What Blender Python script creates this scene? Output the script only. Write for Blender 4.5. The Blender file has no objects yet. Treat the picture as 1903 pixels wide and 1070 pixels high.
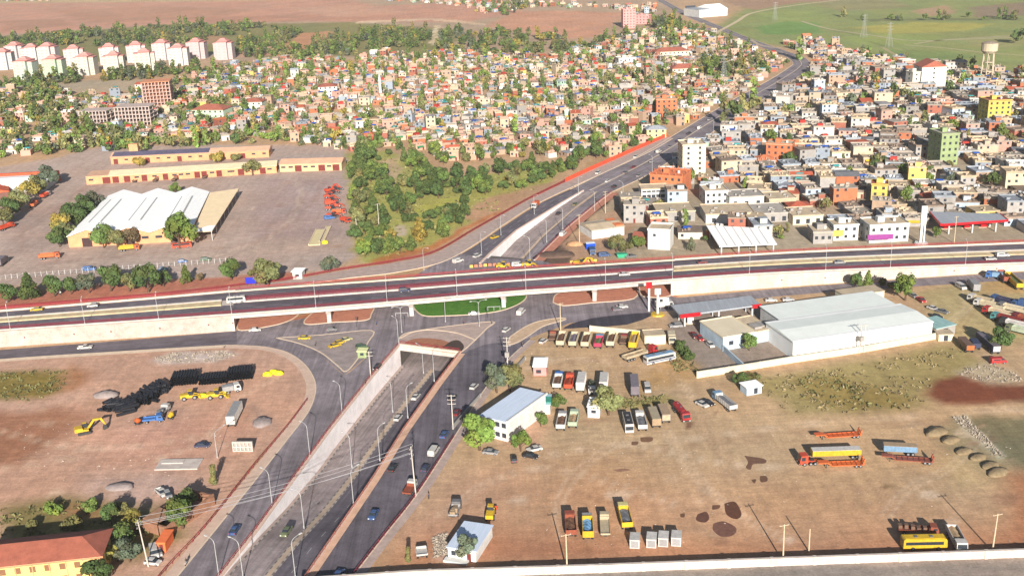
import bpy, math, random
import numpy as np
from mathutils import Vector, Matrix
from mathutils.geometry import tessellate_polygon
R = random.Random(7)
rad = math.radians
scene = bpy.context.scene
COL = scene.collection
# ---------------------------------------------------------------- camera (measured from shadows, verticals and vehicle sizes)
FPX, CW, CH, CAM_H, PITCH, ROLL = 2050.0, 1903.0, 1070.0, 143.0, 19.0, 2.2
cam = bpy.data.cameras.new('camera'); cam_o = bpy.data.objects.new('camera', cam); COL.objects.link(cam_o)
CM = Matrix.Rotation(rad(90-PITCH), 3, 'X') @ Matrix.Rotation(rad(-ROLL), 3, 'Z')
cam_o.location = (0, 0, CAM_H); cam_o.rotation_euler = CM.to_euler()
cam.sensor_width = 36; cam.lens = FPX/CW*36; cam.clip_start = 1; cam.clip_end = 30000
scene.camera = cam_o
def G(px, py, z=0.0):
    """the place on the level z that the photograph shows at px, py"""
    d = CM @ Vector(((px-CW/2)/FPX, -(py-CH/2)/FPX, -1.0))
    t = (z-CAM_H)/d.z
    return Vector((d.x*t, d.y*t, z))
def GP(pts, z=0.0):
    return [G(p[0], p[1], p[2] if len(p) > 2 else z) for p in pts]
def proj(p):
    v = CM.transposed() @ (Vector(p)-Vector((0, 0, CAM_H)))
    return (CW/2+FPX*v.x/-v.z, CH/2-FPX*v.y/-v.z)
def heading(px, py, d, z=0.0):
    a = G(px-d[0]/2, py-d[1]/2, z); b = G(px+d[0]/2, py+d[1]/2, z)
    return math.atan2(b.y-a.y, b.x-a.x)
# ---------------------------------------------------------------- colours, materials
def lin(c):
    c = c/255.0
    return c/12.92 if c <= .04045 else ((c+.055)/1.055)**2.4
def S(r, g, b, k=.8):
    return (lin(r)*k, lin(g)*k, lin(b)*k)
MC = {}
def M(name, col, var=.18, scale=.6, rough=.85, metal=0.0, bump=0.0, rnd=0.0, stretch=None, coord='Object', spec=.3, col2=None, fine=0.0):
    if name in MC: return MC[name]
    m = bpy.data.materials.new(name); m.use_nodes = True; MC[name] = m
    nt = m.node_tree; N = nt.nodes; L = nt.links
    b = N['Principled BSDF']; b.inputs['Roughness'].default_value = rough; b.inputs['Metallic'].default_value = metal
    b.inputs['Specular IOR Level'].default_value = spec
    tc = N.new('ShaderNodeTexCoord'); mp = N.new('ShaderNodeMapping')
    if coord == 'World':
        ge = N.new('ShaderNodeNewGeometry'); L.new(ge.outputs['Position'], mp.inputs['Vector'])
    else: L.new(tc.outputs[coord], mp.inputs['Vector'])
    if stretch: mp.inputs['Scale'].default_value = stretch
    n = N.new('ShaderNodeTexNoise'); n.inputs['Scale'].default_value = scale; n.inputs['Detail'].default_value = 7; n.inputs['Roughness'].default_value = .65
    L.new(mp.outputs['Vector'], n.inputs['Vector'])
    mr = N.new('ShaderNodeMapRange'); mr.inputs['From Min'].default_value = .3; mr.inputs['From Max'].default_value = .7
    L.new(n.outputs['Fac'], mr.inputs['Value'])
    mx = N.new('ShaderNodeMix'); mx.data_type = 'RGBA'
    c2 = col2 or tuple(min(1, c*(1+var)) for c in col); c1 = col if col2 else tuple(c*(1-var) for c in col)
    mx.inputs['A'].default_value = (*c1, 1); mx.inputs['B'].default_value = (*c2, 1)
    L.new(mr.outputs['Result'], mx.inputs['Factor'])
    out = mx.outputs['Result']
    if fine:
        n2 = N.new('ShaderNodeTexNoise'); n2.inputs['Scale'].default_value = scale*14; n2.inputs['Detail'].default_value = 4
        L.new(mp.outputs['Vector'], n2.inputs['Vector'])
        r2 = N.new('ShaderNodeMapRange'); r2.inputs['From Min'].default_value = .3; r2.inputs['From Max'].default_value = .7
        r2.inputs['To Min'].default_value = 1-fine; r2.inputs['To Max'].default_value = 1+fine
        L.new(n2.outputs['Fac'], r2.inputs['Value'])
        v = N.new('ShaderNodeVectorMath'); v.operation = 'SCALE'; L.new(out, v.inputs[0]); L.new(r2.outputs['Result'], v.inputs['Scale']); out = v.outputs['Vector']
    if rnd:
        oi = N.new('ShaderNodeObjectInfo'); r3 = N.new('ShaderNodeMapRange'); r3.inputs['To Min'].default_value = 1-rnd; r3.inputs['To Max'].default_value = 1+rnd
        L.new(oi.outputs['Random'], r3.inputs['Value'])
        v = N.new('ShaderNodeVectorMath'); v.operation = 'SCALE'; L.new(out, v.inputs[0]); L.new(r3.outputs['Result'], v.inputs['Scale']); out = v.outputs['Vector']
    L.new(out, b.inputs['Base Color'])
    if bump:
        bn = N.new('ShaderNodeBump'); bn.inputs['Strength'].default_value = bump; bn.inputs['Distance'].default_value = .1
        L.new(n.outputs['Fac'], bn.inputs['Height']); L.new(bn.outputs['Normal'], b.inputs['Normal'])
    return m
def paint(name, rgb, k=.75, rough=.4, **kw):
    return M(name, S(*rgb, k), var=kw.pop('var', .1), scale=kw.pop('scale', .8), rough=rough, spec=.5, **kw)
# ---------------------------------------------------------------- mesh builder
class MB:
    def __init__(s): s.v = []; s.f = []; s.m = []; s.uv = None
    def add(s, vs, fs, mi=0, mat=None):
        o = len(s.v)
        s.v += [tuple(mat @ Vector(v)) for v in vs] if mat is not None else [tuple(v) for v in vs]
        s.f += [tuple(i+o for i in f) for f in fs]; s.m += [mi]*len(fs); return s
    def box(s, x0, x1, y0, y1, z0, z1, mi=0, mat=None):
        return s.add([(x0,y0,z0),(x1,y0,z0),(x1,y1,z0),(x0,y1,z0),(x0,y0,z1),(x1,y0,z1),(x1,y1,z1),(x0,y1,z1)],
                     [(0,3,2,1),(4,5,6,7),(0,1,5,4),(1,2,6,5),(2,3,7,6),(3,0,4,7)], mi, mat)
    def frus(s, b, t, mi=0, mat=None):
        """b, t = (x0,x1,y0,y1,z) of the bottom and the top"""
        (a,c,d,e,z),(A,C_,D,E,Z) = b, t
        return s.add([(a,d,z),(c,d,z),(c,e,z),(a,e,z),(A,D,Z),(C_,D,Z),(C_,E,Z),(A,E,Z)],
                     [(0,3,2,1),(4,5,6,7),(0,1,5,4),(1,2,6,5),(2,3,7,6),(3,0,4,7)], mi, mat)
    def prof(s, pts, y0, y1, mi=0, mat=None):
        """a closed x,z outline extruded along y (outline counter-clockwise seen from -y)"""
        n = len(pts); vs = [(x,y0,z) for x,z in pts]+[(x,y1,z) for x,z in pts]
        fs = [tuple(range(n)), tuple(range(2*n-1, n-1, -1))]+[(i, i+n, (i+1)%n+n, (i+1)%n) for i in range(n)]
        return s.add(vs, fs, mi, mat)
    def prism(s, pts, z0, z1, mi=0, mat=None):
        n = len(pts); vs = [(x,y,z0) for x,y in pts]+[(x,y,z1) for x,y in pts]
        fs = [tuple(range(n-1,-1,-1)), tuple(range(n, 2*n))]+[(i, (i+1)%n, (i+1)%n+n, i+n) for i in range(n)]
        return s.add(vs, fs, mi, mat)
    def cyl(s, p, q, r0, r1=None, n=8, mi=0, cap=True):
        p = Vector(p); q = Vector(q); r1 = r0 if r1 is None else r1
        d = (q-p).normalized(); u = d.orthogonal().normalized(); w = d.cross(u)
        vs = []
        for c, r in ((p, r0), (q, r1)):
            for i in range(n):
                a = 2*math.pi*i/n; vs.append(c+u*(r*math.cos(a))+w*(r*math.sin(a)))
        fs = [(i, (i+1)%n, (i+1)%n+n, i+n) for i in range(n)]
        if cap: fs += [tuple(range(n-1,-1,-1)), tuple(range(n, 2*n))]
        return s.add(vs, fs, mi)
    def tube(s, pts, r, n=6, mi=0, r1=None):
        for i in range(len(pts)-1):
            k = len(pts)-1; a = r+(0 if r1 is None else (r1-r)*i/k); b = r+(0 if r1 is None else (r1-r)*(i+1)/k)
            s.cyl(pts[i], pts[i+1], a, b, n, mi, cap=True)
        return s
    def blob(s, c, rx, ry, rz, n=10, m=6, jit=.12, mi=0, rr=R, zmin=None):
        vs = [(c[0],c[1],c[2]+rz)]
        for j in range(1, m):
            t = math.pi*j/m
            for i in range(n):
                a = 2*math.pi*i/n; k = 1+rr.uniform(-jit, jit)
                z = c[2]+rz*math.cos(t)*k
                vs.append((c[0]+rx*math.sin(t)*math.cos(a)*k, c[1]+ry*math.sin(t)*math.sin(a)*k, z if zmin is None else max(z, zmin)))
        vs.append((c[0],c[1],c[2]-rz if zmin is None else max(zmin, c[2]-rz)))
        fs = [(0, 1+i, 1+(i+1)%n) for i in range(n)]
        for j in range(m-2):
            for i in range(n):
                a = 1+j*n; fs.append((a+i, a+n+i, a+n+(i+1)%n, a+(i+1)%n))
        a = 1+(m-2)*n; fs += [(len(vs)-1, a+(i+1)%n, a+i) for i in range(n)]
        return s.add(vs, fs, mi)
    def data(s, name, mats, smooth=False):
        me = bpy.data.meshes.new(name); me.from_pydata(s.v, [], s.f)
        for m in (mats if isinstance(mats, (list, tuple)) else [mats]): me.materials.append(m)
        if any(s.m): me.polygons.foreach_set('material_index', s.m)
        if smooth: me.polygons.foreach_set('use_smooth', [True]*len(s.f))
        if s.uv:
            l = me.uv_layers.new(name='UVMap'); li = [0]*len(me.loops); me.loops.foreach_get('vertex_index', li)
            l.data.foreach_set('uv', [c for i in li for c in s.uv[i]])
        me.update(); return me
    def build(s, name, mats, parent=None, smooth=False, loc=None, rz=None):
        return link(name, s.data(name, mats, smooth), parent, loc, rz)
def link(name, data, parent=None, loc=None, rz=None):
    o = bpy.data.objects.new(name, data); COL.objects.link(o)
    if parent is not None: o.parent = parent
    if loc is not None: o.location = loc
    if rz is not None: o.rotation_euler = (0, 0, rz)
    return o
THINGS = []
def tag(o, label, cat, group=None):
    o['label'] = label; o['category'] = cat
    if group: o['group'] = group
    THINGS.append(o); return o
def thing(name, label, cat, loc=(0,0,0), rz=0.0, group=None):
    return tag(link(name, None, None, loc, rz), label, cat, group)
def struct(o, kind='structure'):
    o['kind'] = kind; return o
def kids(o): return KID.get(o.name, []) if False else list(o.children)
def copy_tree(o, parent=None, group=None):
    c = o.copy(); COL.objects.link(c); c.parent = parent
    for ch in o.children: copy_tree(ch, c)
    return c
def place_copy(src, loc, rz, label, group=None, scale=None):
    c = copy_tree(src); c.location = loc; c.rotation_euler = (0, 0, rz)
    if scale: c.scale = scale
    c['label'] = label
    if group: c['group'] = group
    THINGS.append(c); return c
# ---------------------------------------------------------------- polylines
def resample(P, n):
    P = [Vector(p) for p in P]; L = [0]
    for a, b in zip(P, P[1:]): L.append(L[-1]+(b-a).length)
    out = []; j = 0
    for i in range(n):
        s = L[-1]*i/(n-1)
        while j < len(P)-2 and L[j+1] < s: j += 1
        out.append(P[j].lerp(P[j+1], min(1, max(0, (s-L[j])/max(1e-6, L[j+1]-L[j])))))
    return out
def smooth(P, k=6):
    P = [Vector(p) for p in P]; out = []
    for i in range(len(P)-1):
        p0 = P[max(0,i-1)]; p1 = P[i]; p2 = P[i+1]; p3 = P[min(len(P)-1,i+2)]
        for j in range(k):
            t = j/k; out.append(.5*((2*p1)+(p2-p0)*t+(2*p0-5*p1+4*p2-p3)*t*t+(3*p1-p0-3*p2+p3)*t**3))
    out.append(P[-1]); return out
def length(P): return sum((b-a).length for a, b in zip(P, P[1:]))
def between(A, B, t): return [a.lerp(b, t) for a, b in zip(A, B)]
def lift(P, dz): return [p+Vector((0,0,dz)) for p in P]
def offset(P, d):
    """moved sideways (positive: to the left of the direction of travel)"""
    out = []
    for i, p in enumerate(P):
        t = P[min(i+1, len(P)-1)]-P[max(i-1, 0)]; n = Vector((-t.y, t.x, 0)).normalized(); out.append(p+n*d)
    return out
def strip_mb(A, B, mb=None):
    """surface between two polylines of the same number of points, uv in metres"""
    mb = mb or MB(); mb.uv = mb.uv or []; o = len(mb.v); s = 0
    for i, (a, b) in enumerate(zip(A, B)):
        if i: s += (a.lerp(b,.5)-A[i-1].lerp(B[i-1],.5)).length
        mb.v += [tuple(a), tuple(b)]; w = (a-b).length; mb.uv += [(0, s), (w, s)]
    for i in range(len(A)-1):
        mb.f.append((o+2*i, o+2*i+1, o+2*i+3, o+2*i+2)); mb.m.append(0)
    return mb
def strip(name, A, B, m, kind='structure'):
    o = strip_mb(A, B).build(name, m)
    if kind: struct(o, kind)
    return o
def slab_mb(P, w, h, mb=None, z0=0.0):
    """a bar of width w and height h along P (P is the middle of its foot)"""
    mb = mb or MB(); A = offset(P, w/2); B = offset(P, -w/2); o = len(mb.v)
    for a, b in zip(A, B):
        mb.v += [(a.x,a.y,a.z+z0),(b.x,b.y,b.z+z0),(b.x,b.y,b.z+z0+h),(a.x,a.y,a.z+z0+h)]
    n = len(P)
    for i in range(n-1):
        a = o+4*i; b = a+4
        mb.f += [(a,a+1,b+1,b),(a+1,a+2,b+2,b+1),(a+2,a+3,b+3,b+2),(a+3,a,b,b+3)]; mb.m += [0]*4
    mb.f += [(o,o+3,o+2,o+1),(o+4*n-4,o+4*n-3,o+4*n-2,o+4*n-1)]; mb.m += [0]*2
    return mb
def poly_mb(P, mb=None, h=0.0):
    """flat sheet (or low block of height h above P) with the outline P"""
    mb = mb or MB(); o = len(mb.v); n = len(P)
    mb.v += [(p.x,p.y,p.z+h) for p in P]
    for t in tessellate_polygon([[Vector((p.x,p.y,0)) for p in P]]):
        a, b, c = (P[i] for i in t)
        if (b.x-a.x)*(c.y-a.y)-(b.y-a.y)*(c.x-a.x) < 0: t = (t[0], t[2], t[1])
        mb.f.append(tuple(o+i for i in t)); mb.m.append(0)
    if h:
        mb.v += [tuple(p) for p in P]
        mb.f += [(o+i, o+(i+1)%n, o+n+(i+1)%n, o+n+i) for i in range(n)]; mb.m += [0]*n
    return mb
def inpoly(x, y, P):
    c = False; n = len(P); j = n-1
    for i in range(n):
        if (P[i][1] > y) != (P[j][1] > y) and x < (P[j][0]-P[i][0])*(y-P[i][1])/(P[j][1]-P[i][1])+P[i][0]: c = not c
        j = i
    return c
# ---------------------------------------------------------------- world, sun
SUN_EL, SUN_AZ = rad(20.5), rad(175.2)
w = bpy.data.worlds.new('World'); scene.world = w; w.use_nodes = True
nt = w.node_tree; sk = nt.nodes.new('ShaderNodeTexSky'); sk.sky_type = 'NISHITA'; sk.sun_disc = False
sk.sun_elevation = SUN_EL; sk.sun_rotation = SUN_AZ; sk.altitude = 600; sk.dust_density = 1.5
nt.links.new(sk.outputs['Color'], nt.nodes['Background'].inputs['Color']); nt.nodes['Background'].inputs['Strength'].default_value = .05
sl = bpy.data.lights.new('sun', 'SUN'); so = bpy.data.objects.new('sun', sl); COL.objects.link(so)
sl.energy = 5.0; sl.angle = rad(.5); sl.color = (1, .945, .865)
sd = Vector((math.sin(SUN_AZ)*math.cos(SUN_EL), math.cos(SUN_AZ)*math.cos(SUN_EL), math.sin(SUN_EL)))
so.rotation_euler = (-sd).to_track_quat('-Z', 'Y').to_euler(); so.location = (0, -50, 300)
scene.view_settings.view_transform = 'Standard'; scene.view_settings.look = 'None'; scene.view_settings.exposure = .90; scene.view_settings.gamma = 1
scene.cycles.max_bounces = 5; scene.cycles.diffuse_bounces = 3; scene.cycles.volume_bounces = 0; scene.cycles.use_adaptive_sampling = True
# ---------------------------------------------------------------- the trench of the sunken road
TL = GP([(414,1070),(480,986),(542,900),(615,800),(690,705),(743,643)])
TR = GP([(568,1070),(632,977),(690,892),(748,800),(810,713),(853,657)])
dn = (TL[0]-TL[1]).normalized()*16; TL.insert(0, TL[0]+dn); TR.insert(0, TR[0]+dn)
NL = GP([(893,491),(912,472),(960,430),(1043,379),(1085,355)])
NR = GP([(992,484),(1020,456),(1056,421),(1107,379),(1135,358)])
def grow(P, d):
    c = sum(P, Vector())/len(P); out = []
    n = len(P); ar = sum(P[i].x*P[(i+1)%n].y-P[(i+1)%n].x*P[i].y for i in range(n))
    for i in range(n):
        t1 = (P[i]-P[i-1]).normalized(); t2 = (P[(i+1)%n]-P[i]).normalized(); sgn = 1 if ar > 0 else -1
        b = Vector((t1.y+t2.y, -(t1.x+t2.x), 0))*sgn
        out.append(P[i]+b.normalized()*d*1.15)
    return out
FW_ = (TL[-1]-TL[-2]).normalized()*62; HOLE1 = TL+[TL[-1]+FW_, TR[-1]+FW_]+TR[::-1]; HOLE2 = NL+NR[::-1]
# ---------------------------------------------------------------- the ground: soil colours painted as they lie
GROUND_BASE = (186,158,130)
SOIL = [  # outline in photo pixels, colour, feather in metres, strength
 # far country
 ([(-400,140),(1000,100),(1250,60),(1250,-140),(-400,-140)], (196,160,124), 20, 1),
 ([(-400,80),(0,66),(200,52),(520,40),(860,42),(990,22),(830,6),(700,12),(560,-20),(-400,-30)], (202,150,124), 14, 1),
 ([(900,50),(960,58),(1040,74),(1110,70),(1140,44),(1170,24),(1030,20),(960,22)], (206,152,122), 8, 1),
 ([(-400,10),(300,4),(620,0),(620,-12),(-400,-10)], (196,172,128), 14, .8),
 ([(-300,140),(-300,92),(0,68),(160,58),(300,46),(520,44),(650,42),(860,56),(830,110),(620,104),(520,108),(400,100),(0,130)], (142,134,84), 8, 1),
 ([(520,88),(560,62),(620,58),(600,86),(560,94)], (196,142,104), 3, 1),
 ([(420,96),(500,86),(520,102),(440,108)], (204,158,126), 3, 1),
 ([(340,80),(385,62),(420,72),(380,84)], (178,138,104), 3, .8),
 ([(800,84),(806,48),(816,48),(812,86)], (222,200,164), 1.5, 1),
 ([(660,40),(800,34),(900,44),(900,48),(800,38),(660,44)], (222,190,156), 2, .8),
 ([(1320,60),(1390,10),(1500,-60),(2300,-140),(2300,160),(1905,176),(1830,150),(1700,122),(1610,112),(1500,92),(1420,82)], (146,152,92), 12, 1),
 ([(1400,52),(1460,40),(1520,42),(1530,62),(1460,66),(1420,64)], (118,150,80), 5, .9),
 ([(1380,36),(1420,22),(1500,20),(1560,34),(1500,38),(1420,38)], (150,160,92), 6, .8),
 ([(1580,52),(1700,42),(1850,44),(1800,58),(1640,64)], (178,168,86), 6, .8),
 ([(1690,20),(1760,10),(1780,26),(1720,32)], (186,150,118), 5, .8),
 ([(1340,2),(1420,-4),(1600,-20),(1580,0),(1480,6),(1400,20)], (172,138,112), 6, .9),
 ([(1800,14),(1903,4),(2100,0),(2100,20),(1810,34)], (150,126,104), 8, .8),
 ([(1600,36),(1900,34),(1900,38),(1600,40)], (104,104,76), 5, .6),
 ([(1303,100),(1380,96),(1390,112),(1360,118),(1308,114)], (122,158,66), 2, 1),
 ([(1876,160),(1903,146),(2050,140),(2050,176),(1880,180)], (136,158,72), 4, 1),
 ([(920,150),(1000,140),(1100,148),(1060,166),(960,170)], (186,160,128), 4, .7),
 ([(790,200),(880,184),(940,190),(930,206),(840,214)], (206,172,138), 4, 1),
 ([(0,160),(160,150),(330,145),(330,165),(140,172),(0,178)], (184,166,140), 4, .8),
 # towns
 ([(1560,70),(1640,62),(1760,66),(1700,84),(1600,84)], (150,160,88), 6, .7), ([(1500,4),(1640,-6),(1700,14),(1560,22)], (158,146,104), 6, .7), ([(1640,92),(1760,96),(1830,106),(1740,116),(1660,108)], (128,146,84), 5, .7), ([(1780,70),(1903,62),(1990,70),(1880,90),(1800,86)], (166,156,104), 6, .6),
 ([(100,20),(300,12),(480,18),(400,34),(160,44)], (188,140,112), 10, .7), ([(520,14),(680,10),(760,22),(620,34)], (210,162,134), 10, .7), ([(0,40),(120,34),(140,48),(0,60)], (176,132,106), 8, .6), ([(340,32),(560,28),(700,34),(520,42),(360,44)], (186,136,110), 6, .6),
 ([(1190,300),(1345,225),(1480,140),(1560,108),(1700,125),(1903,185),(2200,200),(2200,440),(1903,450),(1430,470),(1130,480),(1060,470)], (176,158,134), 6, .9),
 # works yard
 ([(0,310),(120,290),(200,270),(640,270),(652,330),(660,480),(600,505),(300,520),(0,535),(-200,560),(-200,330)], (188,164,150), 3, 1),
 ([(470,330),(640,330),(640,440),(450,450)], (176,152,146), 8, .7),
 ([(0,400),(110,380),(180,330),(200,350),(110,460),(0,480)], (172,146,134), 5, .7),
 ([(-100,560),(0,545),(300,520),(560,505),(560,520),(300,543),(0,572),(-100,584)], (190,120,96), 1.5, .9),
 # park
 ([(640,285),(720,280),(860,330),(1060,300),(1010,350),(930,392),(870,415),(800,458),(690,492),(660,470),(655,400)], (172,168,92), 3, 1),
 ([(850,400),(900,370),(990,345),(1040,335),(1000,362),(930,396),(880,415)], (192,152,120), 3, .9),
 ([(700,300),(745,290),(750,330),(730,350)], (196,166,132), 3, .8),
 ([(755,392),(850,362),(850,384),(770,410)], (172,170,84), 2.5, .9),
 ([(730,420),(760,420),(755,440),(725,440)], (200,180,160), 1.5, .8),
 ([(690,482),(800,455),(880,412),(935,390),(935,396),(870,425),(800,468),(700,496)], (190,110,60), 1.5, .7),
 # red earth beside the motorway
 ([(985,364),(1100,310),(1175,278),(1240,250),(1240,256),(1180,286),(1100,325),(1000,372)], (214,104,74), 1.2, .9),
 ([(1080,315),(1100,296),(1140,285),(1150,292),(1100,318)], (190,150,110), 1.5, .8),
 # the yard on the right of the junction
 ([(1000,490),(1060,440),(1130,395),(1230,330),(1240,345),(1180,420),(1130,480),(1060,490)], (186,150,122), 2, .9),
 ([(1003,478),(1015,462),(1045,456),(1066,478),(1060,490),(1010,490)], (108,88,76), 1.2, 1),
 # lots on the right
 ([(940,640),(1040,605),(1190,590),(1300,690),(1400,690),(1903,620),(2300,600),(2300,1100),(640,1100),(760,930),(900,740)], (194,162,126), 3, 1),
 ([(700,1100),(790,930),(900,860),(1100,860),(1400,900),(1903,940),(2300,930),(2300,1100)], (196,152,118), 18, .8),
 ([(760,960),(1000,980),(1300,1010),(1903,985),(2200,980),(2200,1040),(700,1065)], (182,122,90), 8, .7),
 ([(1240,620),(1300,690),(1640,640),(1740,600),(1600,560),(1250,575)], (158,140,126), 2, 1),
 ([(1700,540),(1903,505),(2300,490),(2300,640),(1903,640),(1780,640),(1740,600)], (186,164,118), 4, 1),
 ([(1790,520),(1830,505),(1903,500),(2000,495),(2000,545),(1820,545)], (190,152,102), 4, .7),
 ([(1370,706),(1480,690),(1640,664),(1740,640),(1800,640),(1830,690),(1720,735),(1720,755),(1560,768),(1470,770),(1440,740)], (166,148,98), 5, 1),
 ([(1480,700),(1560,700),(1700,740),(1690,760),(1560,762),(1490,740)], (152,130,74), 4, .8),
 ([(1720,735),(1740,704),(1800,690),(1880,712),(2100,716),(2100,760),(1903,748),(1750,752)], (132,76,54), 2.5, 1),
 ([(1770,690),(1830,670),(1890,690),(1900,712),(1830,712)], (196,178,148), 2.5, .8),
 ([(1310,800),(1500,776),(1760,760),(1903,750),(2200,740),(2200,762),(1903,772),(1760,780),(1540,800)], (204,170,132), 4, .7),
 ([(1770,780),(1830,770),(1903,775),(2100,770),(2100,870),(1903,880),(1850,850)], (132,122,92), 4, 1),
 ([(1720,800),(1770,785),(1850,840),(1890,885),(1850,895),(1780,850)], (160,144,110), 3, .8),
 ([(1772,775),(1795,772),(1840,820),(1866,850),(1850,850),(1810,810)], (208,200,172), 1.5, .9),
 ([(1740,850),(1800,850),(1840,900),(1780,905)], (204,178,130), 6, .7),
 ([(1870,880),(2100,860),(2100,1020),(1880,1010)], (172,112,80), 6, .9),
 ([(1250,650),(1300,680),(1310,700),(1240,720),(1180,735),(1160,720)], (196,156,104), 4, .7),
 ([(1130,745),(1240,735),(1260,748),(1180,760),(1120,760)], (172,152,92), 2, .8),
 ([(940,770),(1020,770),(1010,830),(930,830)], (206,160,130), 3, .8),
 ([(690,1000),(830,870),(1000,850),(960,930),(760,1040)], (204,158,128), 10, .6),
 ([(820,990),(870,1005),(850,1045),(805,1040)], (192,164,148), 2, .8),
 # oil and damp stains
 ([(1383,846),(1420,852),(1422,860),(1400,862),(1395,872),(1386,868),(1390,858)], (120,88,70), .22, 1),
 ([(1346,935),(1366,932),(1378,954),(1368,964),(1350,955)], (104,66,48), .22, 1),
 ([(1296,955),(1312,950),(1318,962),(1310,970),(1294,966)], (108,72,58), .22, 1),
 ([(1326,972),(1345,968),(1368,980),(1362,994),(1340,996),(1325,984)], (124,86,72), .22, 1),
 ([(1324,938),(1338,938),(1336,944),(1324,946)], (120,84,64), .2, .95), ([(1264,954),(1272,953),(1272,960),(1265,960)], (120,84,64), .2, .95),
 ([(1412,884),(1424,884),(1426,893),(1414,895)], (116,84,64), .2, 1), ([(1396,891),(1405,890),(1402,898)], (116,84,64), .2, .95),
 ([(1190,812),(1212,812),(1210,820),(1192,820)], (128,94,70), .2, .95), ([(1174,820),(1186,820),(1184,826),(1174,826)], (128,94,70), .2, .95),
 ([(1080,837),(1090,836),(1088,841)], (128,94,70), .4, .7), ([(1139,872),(1160,870),(1172,873),(1150,876)], (160,120,96), .2, .95),
 ([(1630,898),(1650,896),(1664,902),(1640,906)], (128,104,70), .6, .7), ([(1276,786),(1290,785),(1286,794),(1274,796)], (130,92,72), .5, .8),
 ([(1322,764),(1334,764),(1330,770)], (130,92,72), .5, .8),
 ([(1340,900),(1500,880),(1560,940),(1480,970),(1380,940)], (184,144,108), 12, .6),
 # lots on the left
 ([(-300,700),(0,668),(440,640),(520,652),(572,690),(580,740),(460,880),(380,990),(300,1070),(-300,1100)], (202,160,136), 2, 1),
 ([(-100,700),(40,690),(130,690),(118,730),(60,745),(0,748),(-100,748)], (140,120,62), 4, 1),
 ([(130,680),(170,690),(150,730),(110,730)], (170,116,76), 4, .8),
 ([(-100,760),(100,745),(190,770),(140,800),(60,860),(-100,880)], (160,110,82), 6, .8),
 ([(-100,745),(80,740),(160,715),(170,740),(60,765),(-100,765)], (200,162,140), 4, .8),
 ([(280,668),(320,655),(420,652),(445,660),(400,672),(300,676)], (212,194,184), 2, .9),
 ([(170,800),(420,760),(470,790),(460,820),(330,870),(180,860)], (204,156,134), 8, .8),
 ([(150,880),(320,870),(380,900),(250,940),(140,925)], (196,168,156), 5, .6),
 ([(0,940),(120,920),(250,935),(290,940),(340,960),(350,1000),(260,1040),(200,1040),(120,1010),(0,1010)], (132,118,72), 4, .9),
 ([(100,940),(180,930),(190,960),(120,980)], (168,120,84), 4, .7),
 ([(460,745),(510,770),(515,800),(480,800),(460,775)], (176,146,130), 2, .7),
 ([(500,640),(560,650),(585,700),(585,735),(560,700),(520,665)], (208,170,148), 2, .7),
 # under the bridge
 ([(430,615),(560,585),(760,540),(1250,510),(1260,555),(1000,600),(700,620),(440,640)], (186,120,88), 1, 1),
 # foreground track
 ([(600,1075),(800,1062),(1903,1030),(2300,1015),(2300,1200),(600,1200)], (160,146,136), 1.5, 1),
 ([(800,1072),(1903,1042),(2300,1030),(2300,1050),(1903,1056),(1200,1078)], (142,134,126), 2, .7),
]
STAINS = [s for s in SOIL if s[2] in (.2, .22)]; SOIL = [s for s in SOIL if s[2] not in (.2, .22)]
def rut(px, rgb, st=.5, gap=1.0, w=.8, fe=.8):
    """a pair of wheel ruts"""
    P = resample(smooth(GP(px), 6), 22)
    for s in (-gap, gap): SOIL.append((offset(P, s-w/2)+offset(P, s+w/2)[::-1], rgb, fe, st))
LT, DK = (232,206,180), (150,112,90)
for px, c in (([(960,690),(1040,668),(1120,672),(1240,690),(1290,740)], LT),([(950,720),(1010,690),(1100,668),(1180,680)], DK),([(1000,850),(1120,830),(1280,815),(1480,790),(1700,772),(1903,758)], LT),([(980,880),(1150,850),(1320,822),(1500,800),(1760,782)], DK),
  ([(1290,760),(1330,830),(1420,900),(1560,930),(1680,960)], DK),([(1240,800),(1290,880),(1380,960),(1480,1010)], LT),([(820,960),(900,900),(1010,870),(1140,900),(1260,940)], LT),([(800,985),(900,930),(1010,905),(1160,940)], DK),([(1050,1000),(1040,930),(1080,870),(1150,820)], LT),([(1640,960),(1700,900),(1780,860),(1830,800)], LT),([(1200,830),(1340,860),(1480,870),(1500,862)], LT),([(1610,880),(1660,940),(1700,980)], DK),
  ([(520,700),(440,740),(400,800),(330,840),(160,850),(0,870)], LT),([(540,740),(470,800),(430,850),(300,880),(120,890)], DK),([(0,800),(120,830),(260,830),(420,800)], LT),([(0,845),(200,858),(360,850)], DK),
  ([(0,440),(80,420),(150,360),(200,345),(330,345)], LT),([(60,500),(260,480),(450,470),(600,455)], LT),([(70,490),(280,470),(460,455),(560,400),(600,340)], DK),([(420,470),(520,430),(560,360),(540,330)], LT),([(450,440),(540,400),(570,350)], DK),([(60,480),(40,430),(120,380),(160,345)], DK),
  ([(1760,600),(1800,570),(1790,545),(1830,520)], LT),([(1770,650),(1790,600),(1830,545)], DK)): rut(px, c)
rp = random.Random(3)
for x0, x1, y0, y1, n_ in ((960,1880,780,1020,70),(20,560,690,920,40),(60,640,340,500,45)):
    for _ in range(n_):
        cx, cy = rp.uniform(x0, x1), rp.uniform(y0, y1)
        if cx < 560 and cy > 690 and cx > 560-(cy-690)*.8: continue
        c0 = G(cx, cy); a = rp.uniform(.8, 3.4); SOIL.append(([c0+Vector((a*rp.uniform(.6,1.5)*math.cos(k*1.05), a*rp.uniform(.5,1.2)*math.sin(k*1.05), 0)) for k in range(6)], rp.choice([LT,DK,(176,140,112),(206,172,140),(184,160,136)]), .8, rp.uniform(.2,.55)))
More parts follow.
